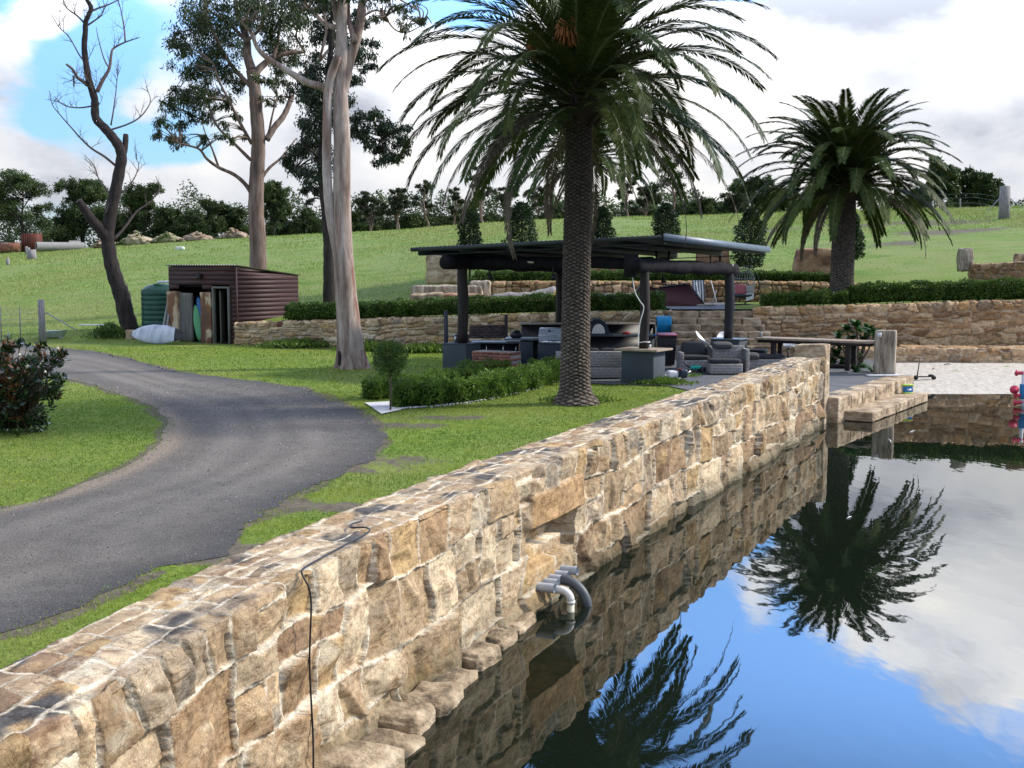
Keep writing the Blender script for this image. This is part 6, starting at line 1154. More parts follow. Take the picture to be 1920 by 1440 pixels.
crown(o, [(600,215,34),(575,240,30),(560,272,24),(548,305,20),(560,322,20),(585,325,28),(600,290,28),(585,270,26),(585,185,32),(570,165,24),(605,160,30),(600,120,30),(575,130,20),(650,235,26),(640,190,26),(690,215,24),(712,235,24),(738,248,24),(752,272,20),(735,295,22),(712,290,20),(690,262,20),(720,265,24),(762,240,12),(670,250,18),(665,100,28),(690,125,15),(640,70,30),(690,85,20),(610,60,30),(585,355,18),(576,378,12),(598,352,14),(650,140,24),(610,-10,30),(670,30,24),(600,20,30),(620,330,14)], Y3, LN, m_dleaf, m_dbark, .19, .06, 1.25, 1.8, seed=4)
# dead tree on the left
Yd = 56.5; b0 = at(242, 618, Yd); o = thing('dead_tree', 'leafless crooked dead tree with blackened bark beside the green tank', 'tree', (b0.x, b0.y, b0.z)); mb = MB(); LN = []
gd = gz(b0.x, b0.y); print('dead base', b0.z, gd)
low = Vector((b0.x, b0.y, min(b0.z, gd)-.25)); LN.append(limb(mb, [low]+pl([(242,610),(236,590),(228,555),(216,520),(208,490),(203,458),(203,430),(208,400),(216,360),(224,320),(228,292),(222,273),(210,256),(196,240),(180,222),(178,200),(177,184),(168,155),(163,130),(158,90),(160,60),(161,40),(171,15),(163,0),(150,-30)], Yd), .43, .075, 16, 4, pw=.75, rough=.05))
for pts, r0, r1, dy in [([(203,450),(190,432),(172,412),(158,392),(147,376)], .30, .16, -.8), ([(226,300),(234,278),(236,252)], .16, .12, .3)]: LN.append(limb(mb, pl(pts, Yd, dy), r0, r1, 12, 4, rough=.06))
mb.build('trunk', m_dtree, o, True); mb = MB()
for pts, r0, r1, dy in [([(182,172),(193,150),(205,128),(209,100),(214,90),(235,79),(262,70)], .10, .02, .8), ([(235,79),(233,55),(228,25),(222,0)], .045, .015, .4), ([(164,160),(155,152),(145,145),(136,130),(124,120)], .09, .05, -.6), ([(138,142),(138,150),(139,163)], .06, .02, 0), ([(209,243),(239,233),(262,220),(278,200),(282,185),(274,162)], .045, .012, .6), ([(208,235),(213,205),(218,165),(222,120)], .04, .012, -.5), ([(216,310),(195,293),(171,278),(150,258),(137,243),(115,218),(98,196),(93,170)], .06, .012, -.6), ([(205,363),(195,348),(184,333),(176,310),(158,290)], .045, .012, .6), ([(226,363),(245,345),(256,325),(260,308),(252,292)], .04, .01, .6), ([(172,199),(150,202),(128,200),(112,192),(102,180)], .04, .012, .3), ([(213,450),(235,425),(256,397),(280,380),(299,355),(292,330)], .07, .012, .8), ([(160,50),(175,40),(190,28),(200,5)], .05, .015, .3), ([(160,45),(145,30),(125,15),(118,0)], .05, .015, -.3), ([(164,120),(150,105),(130,70),(110,50),(95,25)], .04, .012, -.5), ([(205,128),(195,110),(185,75),(180,50)], .04, .012, .3), ([(222,320),(212,345),(205,380),(198,400)], .05, .03, -.3), ([(236,590),(240,560),(238,530)], .05, .02, 0), ([(240,592),(245,570),(243,545)], .04, .02, .2), ([(163,25),(185,15),(205,8),(240,-10)], .05, .02, .5)]:
    Q = limb(mb, pl(pts, Yd, dy), r0, r1, 8, 4); LN.append(Q)
rnd = random.Random(5)
for Q in LN[3:12]+LN[12:17]: twigs(mb, Q, rnd, 6, 1.0, .016, 2, .45, .55, .3, None, .5)
twigs(mb, LN[0][60:], rnd, 12, 1.3, .02, 2, .3, .6, .05, None, .5)
mb.build('branches', m_dtwig, o, True)
# ---------------------------------------------------------------- small upright trees behind the terrace
for i, (px, pt, pb, wd, Y, l_) in enumerate([(880,386,458,46,57,'upright dark shrub tree above the left end of the pavilion roof'),(978,380,456,52,57,'upright dark shrub tree second from the left, just left of the big palm'),(1130,388,452,46,57.5,'upright shrub tree just right of the big palm trunk'),(1248,382,446,50,57,'upright shrub tree above the highest corner of the pavilion roof'),(1405,392,500,58,56,'upright shrub tree on a short stem left of the right palm'),(1592,396,490,46,56.5,'upright shrub tree half hidden behind the right palm trunk')]):
    c0 = at(px, pb, Y); g_ = gz(c0.x, Y); o = thing('upright_shrub', l_, 'small tree', (c0.x, Y, g_), 'row of small upright trees behind the terrace'); ztop = at(px, pt, Y).z; zb_ = g_+.75 if px != 1405 else c0.z; w_ = wd/FPX*Y/2
    mb = MB(); mb.tube([(c0.x, Y, g_-.1), (c0.x+.03, Y, (g_+ztop)/2), (c0.x, Y, ztop-.3)], [.06, .045, .015], 8); mb.build('trunk', m_bark, o)
    n = 5200; t = RS.rand(n); az = RS.uniform(0, 6.283, n); prf = np.sin(np.clip(t*.95+.05, 0, 1)**[.62,.8,.7,.95,.75,.66][i]*math.pi)**[.35,.45,.6,.5,.55,.4][i]; rr = w_*prf*(RS.rand(n)**.4)*(1+.8*fbm(np.cos(az)*1.5+i*5, np.sin(az)*1.5, t*6, i, 3)); P = np.stack([c0.x+rr*np.cos(az), Y+rr*np.sin(az), zb_+t*(ztop-zb_)], 1)
    D = np.stack([np.cos(az), np.sin(az), np.full(n, -.1)], 1)+RS.normal(0, .7, (n, 3)); br = np.repeat((.55+.7*RS.rand(n)+.3*fbm(P[:, 0]*3, P[:, 1]*3, P[:, 2]*3, 1, 2))[:, None], 4, 1); br[:, 3] = 1; mb = MB(); mb.leaves(P, D, .13*RS.uniform(.7, 1.2, n), .065, col=br); mb.build('crown', m_shrub, o, attr=True)
# scrub near the boulders, at the dead tree, on the lawn
def bush(px, py, Y, w_, h_, n, leaf, mat, name, label, cat='shrub', group=None, hang=-.6, zb=None):
    c0 = at(px, py, Y); g_ = gz(c0.x, Y) if zb is None else zb; P = np.stack([c0.x+RS.normal(0, w_*.38, n), Y+RS.normal(0, w_*.25, n), np.zeros(n)], 1); hh = h_*np.exp(-((P[:, 0]-c0.x)/w_)**2*1.5)*(1+.5*fbm(P[:, 0]*3, P[:, 1]*3, 0, int(px), 3)); P[:, 2] = g_+hh*RS.rand(n)**.6; D = RS.normal(0, .6, (n, 3)); D[:, 2] -= hang
    br = np.repeat((.6+.6*RS.rand(n))[:, None], 4, 1); br[:, 3] = 1; mb = MB(); mb.leaves(P, D, leaf*RS.uniform(.6, 1.3, n), leaf*.3, col=br); o = mb.build(name, mat, None, attr=True); return tag(o, label, cat, group)
bush(826, 530, 52.5, 1.2, 1.0, 2600, .16, m_hedge, 'grey_shrub', 'loose grey green shrub in front of the pale standing block'); bush(900, 520, 53.4, .9, .8, 1200, .14, m_hedge, 'grey_shrub', 'loose shrub where the terrace hedge begins')
bush(205, 632, 54.5, .95, .55, 1600, .16, m_hedge, 'scrub_bush', 'low green scrub at the foot of the dead tree'); bush(1612, 535, 53.0, .45, .55, 900, .10, m_shrub, 'round_bush', 'small round bush beside the right palm trunk'); bush(1880, 480, 52.0, .8, .6, 700, .18, m_shrub, 'grey_shrub', 'thin grey shrub behind the upper lawn wall')
for i, (px, py, Y, w_, l_) in enumerate([(1835, 525, 47.6, 1.0, 'tall weeds in front of the upper lawn wall'), (700, 661, 47.4, 1.6, 'long grass along the foot of the left retaining wall'), (560, 655, 49.3, 1.8, 'long grass at the foot of the wall beside the shed'), (795, 664, 46.5, 1.2, 'tall grass at the wall foot left of the pavilion'), (1240, 722, 33.9, 1.0, 'tall grass fringe at the patio edge by the near counter'), (1085, 764, 29.6, .9, 'long grass around the base of the big palm')]): bush(px, py, Y, w_, .22 if Y > 40 else .12, 1500, .22 if Y > 40 else .12, m_hedge2, 'long_grass', l_, 'grass', 'fringes of long grass')
# magnolia at the left edge
m_mag = leafmat('magnolia_leaf', (.010, .028, .010), (.030, .068, .020), 2.5, .1, .25, .6); m_magr = leafmat('magnolia_rust_leaf', (.10, .038, .015), (.22, .095, .04), 2.5, .15, .5, .3)
p = gp(28, 812); o = thing('magnolia', 'bushy magnolia with glossy dark leaves, rusty undersides and white flowers at the left edge', 'shrub', tuple(p)); mg, mr_, mt2, mf = MB(), MB(), MB(), MB()
heads = []
for bx, by, br_, n in [(15, 690, 34, 18), (75, 672, 26, 12), (105, 668, 16, 6), (40, 715, 40, 22), (95, 715, 26, 12), (20, 750, 42, 22), (65, 755, 36, 18), (30, 785, 34, 16), (70, 790, 22, 8), (-30, 720, 45, 20), (-20, 770, 45, 16), (10, 655, 18, 7), (-60, 700, 50, 20), (45, 650, 10, 3), (95, 740, 16, 7)]:
    for k in range(int(n*1.5)): a_, r_ = RS.uniform(0, 6.28), br_*RS.rand()**.5; heads.append(at(bx+r_*math.cos(a_), by+r_*math.sin(a_), p.y+RS.uniform(-.55, .55)))
for h_ in heads:
    mt2.tube([(p.x+(h_.x-p.x)*.25, p.y, p.z+.1), tuple(h_.lerp(p+Vector((0, 0, .6)), .4)), tuple(h_)], [.02, .013, .007], 5); n = 11; az = RS.uniform(0, 6.283, n); el_ = RS.uniform(-.3, 1.2, n); D = np.stack([np.cos(az)*np.cos(el_), np.sin(az)*np.cos(el_), np.sin(el_)], 1); rust = RS.rand() < (.55 if h_.x < p.x+.35 else .12); br = np.repeat(RS.uniform(.6, 1.3, n)[:, None], 4, 1); br[:, 3] = 1
    B = np.array(h_)+RS.normal(0, .03, (n, 3)); (mr_ if rust else mg).leaves(B, D, RS.uniform(.11, .18, n), .062, side=np.stack([-np.sin(az), np.cos(az), 0*az], 1)*0+np.array([0, 0, 1.])+RS.normal(0, .4, (n, 3)), col=br)
    if rust: mg.leaves(B-np.array([0, 0, .05]), D, RS.uniform(.11, .18, n), .062, col=br)
mg.build('foliage', m_mag, o, attr=True); mr_.build('new_leaves', m_magr, o, attr=True); mt2.build('stems', m_bark, o)
m_flower = M('magnolia_flower', (.80, .78, .66), 8, .6, 0)
for fx, fy in [(18, 712), (52, 690), (34, 694), (37, 668), (109, 656), (85, 700), (12, 676)]:
    c_ = at(fx, fy, p.y-.5); mb = MB(); n = 9; az = np.linspace(0, 6.28, n, endpoint=False); D = np.stack([np.cos(az), np.sin(az), np.full(n, .8)], 1); mb.leaves(np.tile(np.array(c_), (n, 1)), D, .08 if fy > 700 or fy == 690 else .05, .05, side=np.tile([0, 0, 1.], (n, 1))); mb.rock(tuple(c_+Vector((0, 0, .03))), (.04, .04, .07), 0, 1, .1, 1, .2); mb.build('flower', m_flower, o)
# ---------------------------------------------------------------- shed
sc = Vector(((445-960)/FPX*51.2, 51.2, SLAB)); ang = R(-31.8); su = Vector((math.cos(ang), math.sin(ang), 0)); sv2 = Vector((-math.sin(ang), math.cos(ang), 0)); SW, SD = 4.0, 3.8
s0 = sc-su*SW
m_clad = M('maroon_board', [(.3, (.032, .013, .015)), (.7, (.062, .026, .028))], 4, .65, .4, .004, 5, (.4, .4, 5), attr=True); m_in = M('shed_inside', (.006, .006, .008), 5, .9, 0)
o = thing('shed', 'maroon weatherboard shed with two open doorways between stone panels', 'shed', tuple(sc))
def sp3(u, v, z): return s0+su*u+sv2*v+Vector((0, 0, z-SLAB))
def ztop(v): return 3.86-.42*v/SD
def board(mb, a, b_, z0, z1, nrm, th=.013, col=None):
    V = []
    for p_, zt_ in ((a, z1), (b_, z1)): pass
    A = Vector((a.x, a.y, 0)); B = Vector((b_.x, b_.y, 0)); n_ = nrm*th; n2 = nrm*.004
    V = [A+n_+Vector((0, 0, z0)), B+n_+Vector((0, 0, z0)), B+n2+Vector((0, 0, z1[1])), A+n2+Vector((0, 0, z1[0])), A-nrm*.02+Vector((0, 0, z0)), B-nrm*.02+Vector((0, 0, z0)), B-nrm*.02+Vector((0, 0, z1[1])), A-nrm*.02+Vector((0, 0, z1[0]))]
    mb.add([tuple(q_) for q_ in V], np.array([(0, 1, 2, 3), (5, 4, 7, 6), (4, 5, 1, 0), (3, 2, 6, 7), (4, 0, 3, 7), (1, 5, 6, 2)]), col)
mb = MB(); bw = .19; rr = random.Random(2); z = SLAB
while z < 3.84:
    z1 = min(z+bw, 3.84); k = rr.uniform(.85, 1.15); segs = [(0, SW)] if z > 2.94 else ([(0, .62), (2.0, 2.6), (3.62, SW)] if z > 2.72 else [(3.62, SW)])
    for a, b_ in segs: board(mb, sp3(a, 0, 0), sp3(b_, 0, 0), z, (z1, z1), -sv2, col=(k, k, k, 1))
    vmax = SD if z1 <= ztop(SD) else (3.86-z)/.42*SD
    if vmax > .1:
        zt_ = (min(z1, ztop(0)), min(z1, ztop(min(vmax, SD)))) if z1 > ztop(SD) else (z1, z1); board(mb, sp3(SW, 0, 0), sp3(SW, min(vmax, SD), 0), z, (zt_[0], max(zt_[1], z+.002)), su, col=(k, k, k, 1))
        board(mb, sp3(0, min(vmax, SD), 0), sp3(0, 0, 0), z, (max(zt_[1], z+.002), zt_[0]), -su, col=(k, k, k, 1))
    board(mb, sp3(SW, SD, 0), sp3(0, SD, 0), z, (min(z1, ztop(SD)), min(z1, ztop(SD))), sv2, col=(k, k, k, 1)) if z < ztop(SD) else None
    z += bw
mb.build('wall', m_clad, o, attr=True)
mb = MB(); mb.box(sp3(SW+.012, -.012, 2.2), (.05, .05, 3.24), ang); mb.build('corner_trim', m_clad, o, attr=True)
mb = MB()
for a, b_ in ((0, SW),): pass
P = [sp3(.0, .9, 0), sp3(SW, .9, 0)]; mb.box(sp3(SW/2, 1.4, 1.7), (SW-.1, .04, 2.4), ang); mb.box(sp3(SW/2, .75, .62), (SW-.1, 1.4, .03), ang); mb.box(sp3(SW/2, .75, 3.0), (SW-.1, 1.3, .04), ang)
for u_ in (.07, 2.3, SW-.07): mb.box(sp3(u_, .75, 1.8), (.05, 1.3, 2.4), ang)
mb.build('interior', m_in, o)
G = np.array([[tuple(sp3(u, v, ztop(v)+.035+.018*math.cos(u/.076*math.pi))) for v in (-.10, SD/2, SD+.12)] for u in np.linspace(-.06, SW+.08, 170)]); mb = MB(); mb.sheet(G[:, ::-1]); mb.sheet(G-np.array([0, 0, .012])); mb.build('roof', M('pale_roof_steel', (.40, .39, .36), 4, .5, 0), o)
for u0, u1, l_ in ((-.03, .60, 'rust stained cream stone panel at the left doorway'), (1.98, 2.58, 'dark brown stone panel with a cream edge between the doorways')):
    mb = MB(); c_ = sp3((u0+u1)/2, .0, (SLAB+2.73)/2-.02); slabrock(mb, tuple(c_), (u1-u0, .28, 2.73-SLAB+.1), ang, u0+3, 14, .02, chip=.02); q_ = mb.build('stone_panel', M('stained_stone_%d' % (u0 > 1), [(.44, (.12, .065, .045)), (.54, (.20, .10, .055)), (.60, (.52, .42, .30))] if u0 > 1 else [(.40, (.20, .10, .055)), (.52, (.50, .38, .25)), (.6, (.58, .48, .36))], 1.4, .9, .6, .02, 4, (1, 1, .5)), o, True); q_['label'] = l_
m_gtim = M('grey_timber', [(.3, (.085, .085, .08)), (.7, (.18, .175, .16))], 3, .85, .5, .008, 6, (5, 5, .4))
mb = MB(); c_ = sp3(.98, .06, 1.66); slabrock(mb, tuple(c_), (.74, .12, 2.1), ang, 7, 10, .01, chip=.01); mb.build('leaning_slab', m_gtim, o, True)
fr = MB(); [fr.box(sp3(u_, -.01, 1.76), (.09, .14, 2.34), ang) for u_ in (2.68, 3.58)]; fr.box(sp3(3.13, -.01, 2.965), (.99, .14, .08), ang); fr.build('door_frame', m_gtim, o, bev=.006)
mb = MB(); mb.box(sp3(2.84, .32, 1.72), (.60, .045, 2.2), ang+R(118)); d_ = mb.build('door', m_gtim, o, bev=.005); mb = MB(); mb.tube([sp3(2.90, .12, 1.65), sp3(2.90, .05, 1.65)], .025, 8); mb.build('handle', m_steel, d_)
mb = MB(); c_ = sp3(1.95, -.10, 3.38); mb.box(c_, (.20, .14, .12), ang); mb.box(c_+Vector((0, 0, .12)), (.26, .2, .03), ang, tilt=(.3, .2)); lt = mb.build('wall_light', m_black, o); mb = MB(); mb.rock(tuple(c_+Vector((.02, -.06, -.14))), (.15, .12, .10), 0, 1, .05, 2, .2); mb.build('sensor', m_white, lt, True)
for u0, u1, c_, l_ in ((1.42, 1.95, (.02, .16, .42), 'bright blue surfboard leaning inside the left doorway'), (1.40, 1.72, (.10, .36, .16), 'green surfboard leaning in the left doorway in front of the blue one')):
    v = .30 if c_[2] > .3 else .16; a, b_ = sp3(u0, v, 2.55 if c_[2] > .3 else 2.2), sp3(u1, v-.1, .64); mb = MB(); mb.tube([a.lerp(b_, t_) for t_ in np.linspace(0, 1, 13)], [.02+.14*math.sin(math.pi*min(1, max(0, t_)))**.55 for t_ in np.linspace(0.0, 1, 13)], 12, flat=.16); tag(mb.build('surfboard', M('board_%s' % l_[:5], c_, 3, .3, 0), None, True), l_, 'surfboard', 'surfboards stored in the shed')
# tank
ty = 56.5; c_ = at(301, 610, ty); gt = min(gz(c_.x, ty), c_.z+.1)-.1; ro = .82; o = thing('water_tank', 'ribbed dark green plastic water tank left of the shed', 'tank', (c_.x, ty, gt)); zt_ = at(301, 545, ty).z
pr = [(0, 0), (ro, 0)]; nrib = 8
for i in range(nrib): za = (zt_-gt)*i/nrib; zb_ = (zt_-gt)*(i+1)/nrib; pr += [(ro, za+.03), (ro+.012, za+.05), (ro+.012, zb_-.04), (ro-.005, zb_-.02)]
pr += [(ro, zt_-gt), (ro*.95, zt_-gt+.08), (ro*.62, zt_-gt+.26), (ro*.35, zt_-gt+.31), (0, zt_-gt+.32)]; mb = MB(); mb.lathe(pr, (c_.x, ty, gt), 48); m_tank = M('tank_green', [(.3, (.010, .060, .042)), (.7, (.018, .082, .058))], 3, .45, 0); mb.build('tank_body', m_tank, o, True)
mb = MB(); mb.lathe([(0, 0), (.22, 0), (.22, .16), (.19, .18), (0, .18)], (c_.x+.05, ty-.35, zt_+.16), 24); mb.build('lid', m_tank, o, True)
mb = MB(); mb.tube([(c_.x-.1, ty+.1, zt_+.40), (c_.x+.9, ty-.2, zt_+.42)], .05, 12); mb.build('inlet_pipe', m_white, o, True)
# board bag, leaning planks, low stone
a, b_ = at(248, 626, 52.2), at(343, 624, 51.0); mb = MB(); n = 40; m_bag = M('silver_bag', [(.35, (.30, .34, .42)), (.65, (.56, .60, .68))], 2.2, .42, .9, .03, 4, (1.5, 1.5, .35), bscale=3.5)
o = thing('surfboard_bag', 'silver surfboard bag with a black nose lying against the stone panel', 'board bag', tuple((a+b_)/2)); t_ = np.linspace(0, 1, n); prf = (np.sin(np.clip(t_, 0, 1)*math.pi)**.5)*(.9+.15*t_)
def bagpart(t0, t1, mat, nm):
    G = []
    for t in np.linspace(t0, t1, 26):
        q_ = a.lerp(b_, t); hh = .40*(math.sin(math.pi*min(.985, max(.015, t)))**.5); G.append([(q_.x+.10*math.cos(a_)*0+.0, q_.y-.13*math.cos(a_)*(hh/.4)+.12*math.sin(a_), max(SLAB+.0, SLAB+.40+hh*math.sin(a_)*1.0)+.012*float(fbm(t*14, math.sin(a_)*3, 0, 3, 3))) for a_ in np.linspace(0, 6.2832, 25)])
    mb = MB(); mb.sheet(np.array(G)); mb.build(nm, mat, o, True)
bagpart(0, .84, m_bag, 'bag'); bagpart(.84, 1, m_black, 'nose')
for i, (x0_, x1_, l_) in enumerate([(318, 300, 'pale plank leaning against the green tank'), (323, 307, 'second plank leaning against the shed corner beside the first')]): mb = MB(); q0, q1 = at(x0_, 548, 53.6), at(x1_, 612, 52.6); q1.z = SLAB+.03; beam(mb, q0, q1, .10, .04); tag(mb.build('plank', m_post, None), l_, 'plank', 'planks leaning by the shed')
mb = MB(); q_ = at(247, 625, 54.2); slabrock(mb, (q_.x, q_.y, q_.z-.12), (.5, .4, .55), .2, 4, 8, .03); tag(mb.build('sandstone_lump', m_sand1, None, True), 'small square sandstone lump left of the silver board bag', 'rock')
# left fence post, brace, trough, plank
def gpost(px, pyb, pyt, Y, w_, label, braces=(), name='fence_post', zb=None):
    c_ = at(px, pyb, Y); z0 = gz(c_.x, Y)-.2; zt_ = at(px, pyt, Y).z; o = thing(name, label, 'post', (c_.x, Y, z0+.2), 'fence posts'); mb = MB(); mb.tube([(c_.x, Y, z0), (c_.x+.01, Y, (z0+zt_)/2), (c_.x, Y, zt_)], [w_/2*1.05, w_/2, w_/2*.95], 12); mb.build('post', m_post, o, True)
    for bx, by, sx_, sy_ in braces: mb = MB(); q0 = at(sx_, sy_, Y); q1 = at(bx, by, Y-.5); mb.tube([q0, q1], .028, 8); mb.build('brace', m_grey, o, True)
    return c_
gpost(79, 625, 562, 53.5, .29, 'thick weathered fence post with a diagonal brace at the left lawn edge', [(142, 618, 86, 586)])
for px, pt, pb, l_ in [(2, 573, 622, 'thin steel fence picket at the far left edge of the picture'), (38, 577, 622, 'thin steel fence picket left of the thick post')]: gpost(px, pb, pt, 53.5, .05, l_)
mb = MB()
for zf in (.35, .6, .85, 1.1, 1.3): mb.tube([at(-200, 600, 53.5)*1.0+Vector((0, 0, zf+SLAB-at(-200, 600, 53.5).z)), Vector((at(79, 600, 53.5).x, 53.5, SLAB+zf+.1))], .006, 4)
for k in range(60): x_ = at(-200, 600, 53.5).x+k*.11; mb.tube([(x_, 53.5, SLAB+.35), (x_, 53.5, SLAB+1.35)], .003, 3) if x_ < at(79, 600, 53.5).x else None
tag(mb.build('wire_fence', m_grey, None), 'fine wire mesh fence running left from the thick post', 'fence')
c_ = at(100, 610, 54.6); g_ = gz(c_.x, 54.6); o = thing('bathtub', 'old white enamel bathtub standing in the grass behind the fence post', 'tub', (c_.x, c_.y, g_)); mb = MB()
V = [];
for z_, w_ in ((g_+.05, .30), (g_+.32, .40), (g_+.34, .46), (g_+.31, .37), (g_+.12, .28)): V += [(c_.x+w_*1.55*math.cos(a_)*abs(math.cos(a_))**-.3 if abs(math.cos(a_)) > .01 else c_.x, c_.y+w_*.8*math.sin(a_), z_+.05*math.cos(a_)) for a_ in np.linspace(0, 6.283, 25)[:-1]]
mb.add(V, [np.array([(i*24+k, i*24+(k+1) % 24, (i+1)*24+(k+1) % 24, (i+1)*24+k) for i in range(4) for k in range(24)]), np.array([list(range(24))[::-1]]), np.array([list(range(96, 120))])]); mb.build('tub', M('enamel', (.55, .62, .70), 4, .3, 0), o, True)
mb = MB(); [mb.box((c_.x+dx, c_.y, g_+.03), (.08, .4, .12)) for dx in (-.35, .35)]; mb.build('feet', m_conc, o)
mb = MB(); q0, q1 = at(148, 607, 56.5), at(218, 607, 56.5); g_ = gz((q0.x+q1.x)/2, 56.5); mb.box(((q0.x+q1.x)/2, 56.5, max(g_+.05, q0.z-.05)), ((q1-q0).length, .18, .06)); tag(mb.build('pale_plank', m_white, None), 'long pale plank lying in the grass left of the dead tree', 'plank')
# ---------------------------------------------------------------- far left yard
gpost(60, 497, 468, 118, .85, 'distant square fence corner post with a white brace on the hill', [(46, 497, 59, 480)]); 
for px, pb, pt, Y, l_ in [(50, 478, 462, 135, 'grey fence post up the slope behind the distant corner post'), (54, 482, 464, 128, 'grey fence post between the corner post and the rusty container'), (15, 500, 484, 110, 'thin fence picket at the far left of the hill')]: gpost(px, pb, pt, Y, .30, l_)
def zonb(px, Y): x_ = (px-960)/FPX*Y; return Vector((x_, Y, gz(x_, Y)))
m_rust = M('rust_red', [(.3, (.075, .018, .012)), (.7, (.13, .038, .024))], 1.2, .8, .3); m_rustp = M('rust_patches', [(.42, (.40, .32, .25)), (.5, (.30, .14, .08)), (.6, (.20, .08, .05))], 1.1, .8, .3)
p = zonb(66, 142); o = thing('rusty_container', 'dark red rusty steel container on the hill at far left', 'container', tuple(p)); mb = MB(); mb.box(p+Vector((0, 0, 1.05)), (1.75, 1.8, 2.1)); mb.build('body', m_rust, o); mb = MB(); [mb.box(p+Vector((-.75+.25*k, -.93, 1.05)), (.08, .05, 2.05)) for k in range(7)]; mb.build('ribs', m_rust, o)
p = zonb(27, 141); mb = MB(); mb.tube([p+Vector((-1.1, 0, .6)), p+Vector((1.1, 0, .6))], .55, 20); tag(mb.build('rusty_tank', m_rustp, None, True), 'rust patched cylindrical tank lying on the hill beside the red container', 'tank')
for i, (px, Y, r_, l, dy, l_) in enumerate([(118, 138, .50, 4.2, 1.5, 'long concrete pipe lying on the hill right of the rusty container'), (146, 141, .50, 1.2, .2, 'short concrete pipe piece at the right end of the long pipe'), (94, 145, .45, 1.4, .2, 'small concrete pipe between the container and the long pipe')]):
    p = zonb(px, Y); mb = MB(); q0, q1 = p+Vector((-l/2, -dy, r_*.95)), p+Vector((l/2, dy, r_*.95)); mb.tube([q0, q1], r_, 24, False); dd_ = (q1-q0).normalized(); mb.tube([q0+dd_*.02, q1-dd_*.02], r_*.82, 24, False); mb.tube([q0, q0+dd_*.001], [r_, r_*.82], 24, False); mb.tube([q1, q1-dd_*.001], [r_, r_*.82], 24, False); tag(mb.build('concrete_pipe', m_conc, None, True), l_, 'pipe', 'concrete pipes on the hill')
m_rub = M('rubble', [(.3, (.14, .095, .06)), (.5, (.27, .20, .14)), (.7, (.42, .36, .29))], 1.5, .95, .6, .05)
for i, (px, w_, h_, Y, l_) in enumerate([(200, 30, .9, 137, 'small brown rubble heap behind the dead tree'), (262, 60, 1.5, 137, 'grassy heap of broken sandstone left of centre on the ridge'), (320, 50, 1.2, 137.5, 'mossy middle rubble heap on the ridge'), (375, 55, 1.1, 138, 'pale gravelly rubble heap on the ridge'), (445, 42, 1.2, 139, 'low pointed pile of sand left of the brown gum trunk')]):
    p = zonb(px, Y); W_ = w_/FPX*Y; mb = MB(); rr = random.Random(i)
    mb.rock(p+Vector((0, 0, h_*.15)), (W_*1.0, 3, h_*.9), 0, i, .25, 3, .3)
    for k in range(70): t = rr.gauss(0, .3); mb.rock((p.x+t*W_, p.y+rr.uniform(-1.6, .6), p.z+max(.1, h_*(.8-1.6*abs(t)))*rr.uniform(.3, 1.15)), (rr.uniform(.2, .65), rr.uniform(.2, .5), rr.uniform(.15, .45)), rr.uniform(0, 3), k, .2, 1, .5)
    tag(mb.build('rubble_heap', m_rub if i != 1 and i != 2 else M('mossy_rubble', [(.4, (.10, .13, .04)), (.55, (.34, .28, .19)), (.7, (.5, .44, .36))], .8, .95, .6, .05), None), l_, 'rubble', 'rubble heaps along the ridge')
p = zonb(341, 118); mb = MB(); mb.rock(p+Vector((0, 0, .1)), (.85, .5, .38), 0, 4, .1, 3, .7); tag(mb.build('pale_sack', M('pale_sack', (.62, .68, .62), 3, .7, 0), None, True), 'pale greenish sack lying alone on the hill', 'sack')
# right ridge fence
gpost(1883, 395, 349, 84, .72, 'thick fence post with two braces on the ridge at upper right', [(1851, 397, 1880, 365), (1918, 391, 1887, 366)])
for px, pt, pb, Y, l_ in [(1800, 372, 392, 100, 'thin distant fence picket left of the braced ridge post')]: gpost(px, pb, pt, Y, .10, l_)
mb = MB()
for zf in (.3, .7, 1.1, 1.4):
    q = [zonb(px, Y)+Vector((0, 0, zf)) for px, Y in [(1560, 122), (1650, 112), (1750, 104), (1820, 93), (1883, 84), (1960, 76), (2100, 66)]]; mb.tube(q, .004, 3)
tag(mb.build('wire_fence', m_grey, None), 'thin wire fence along the upper right ridge', 'fence')
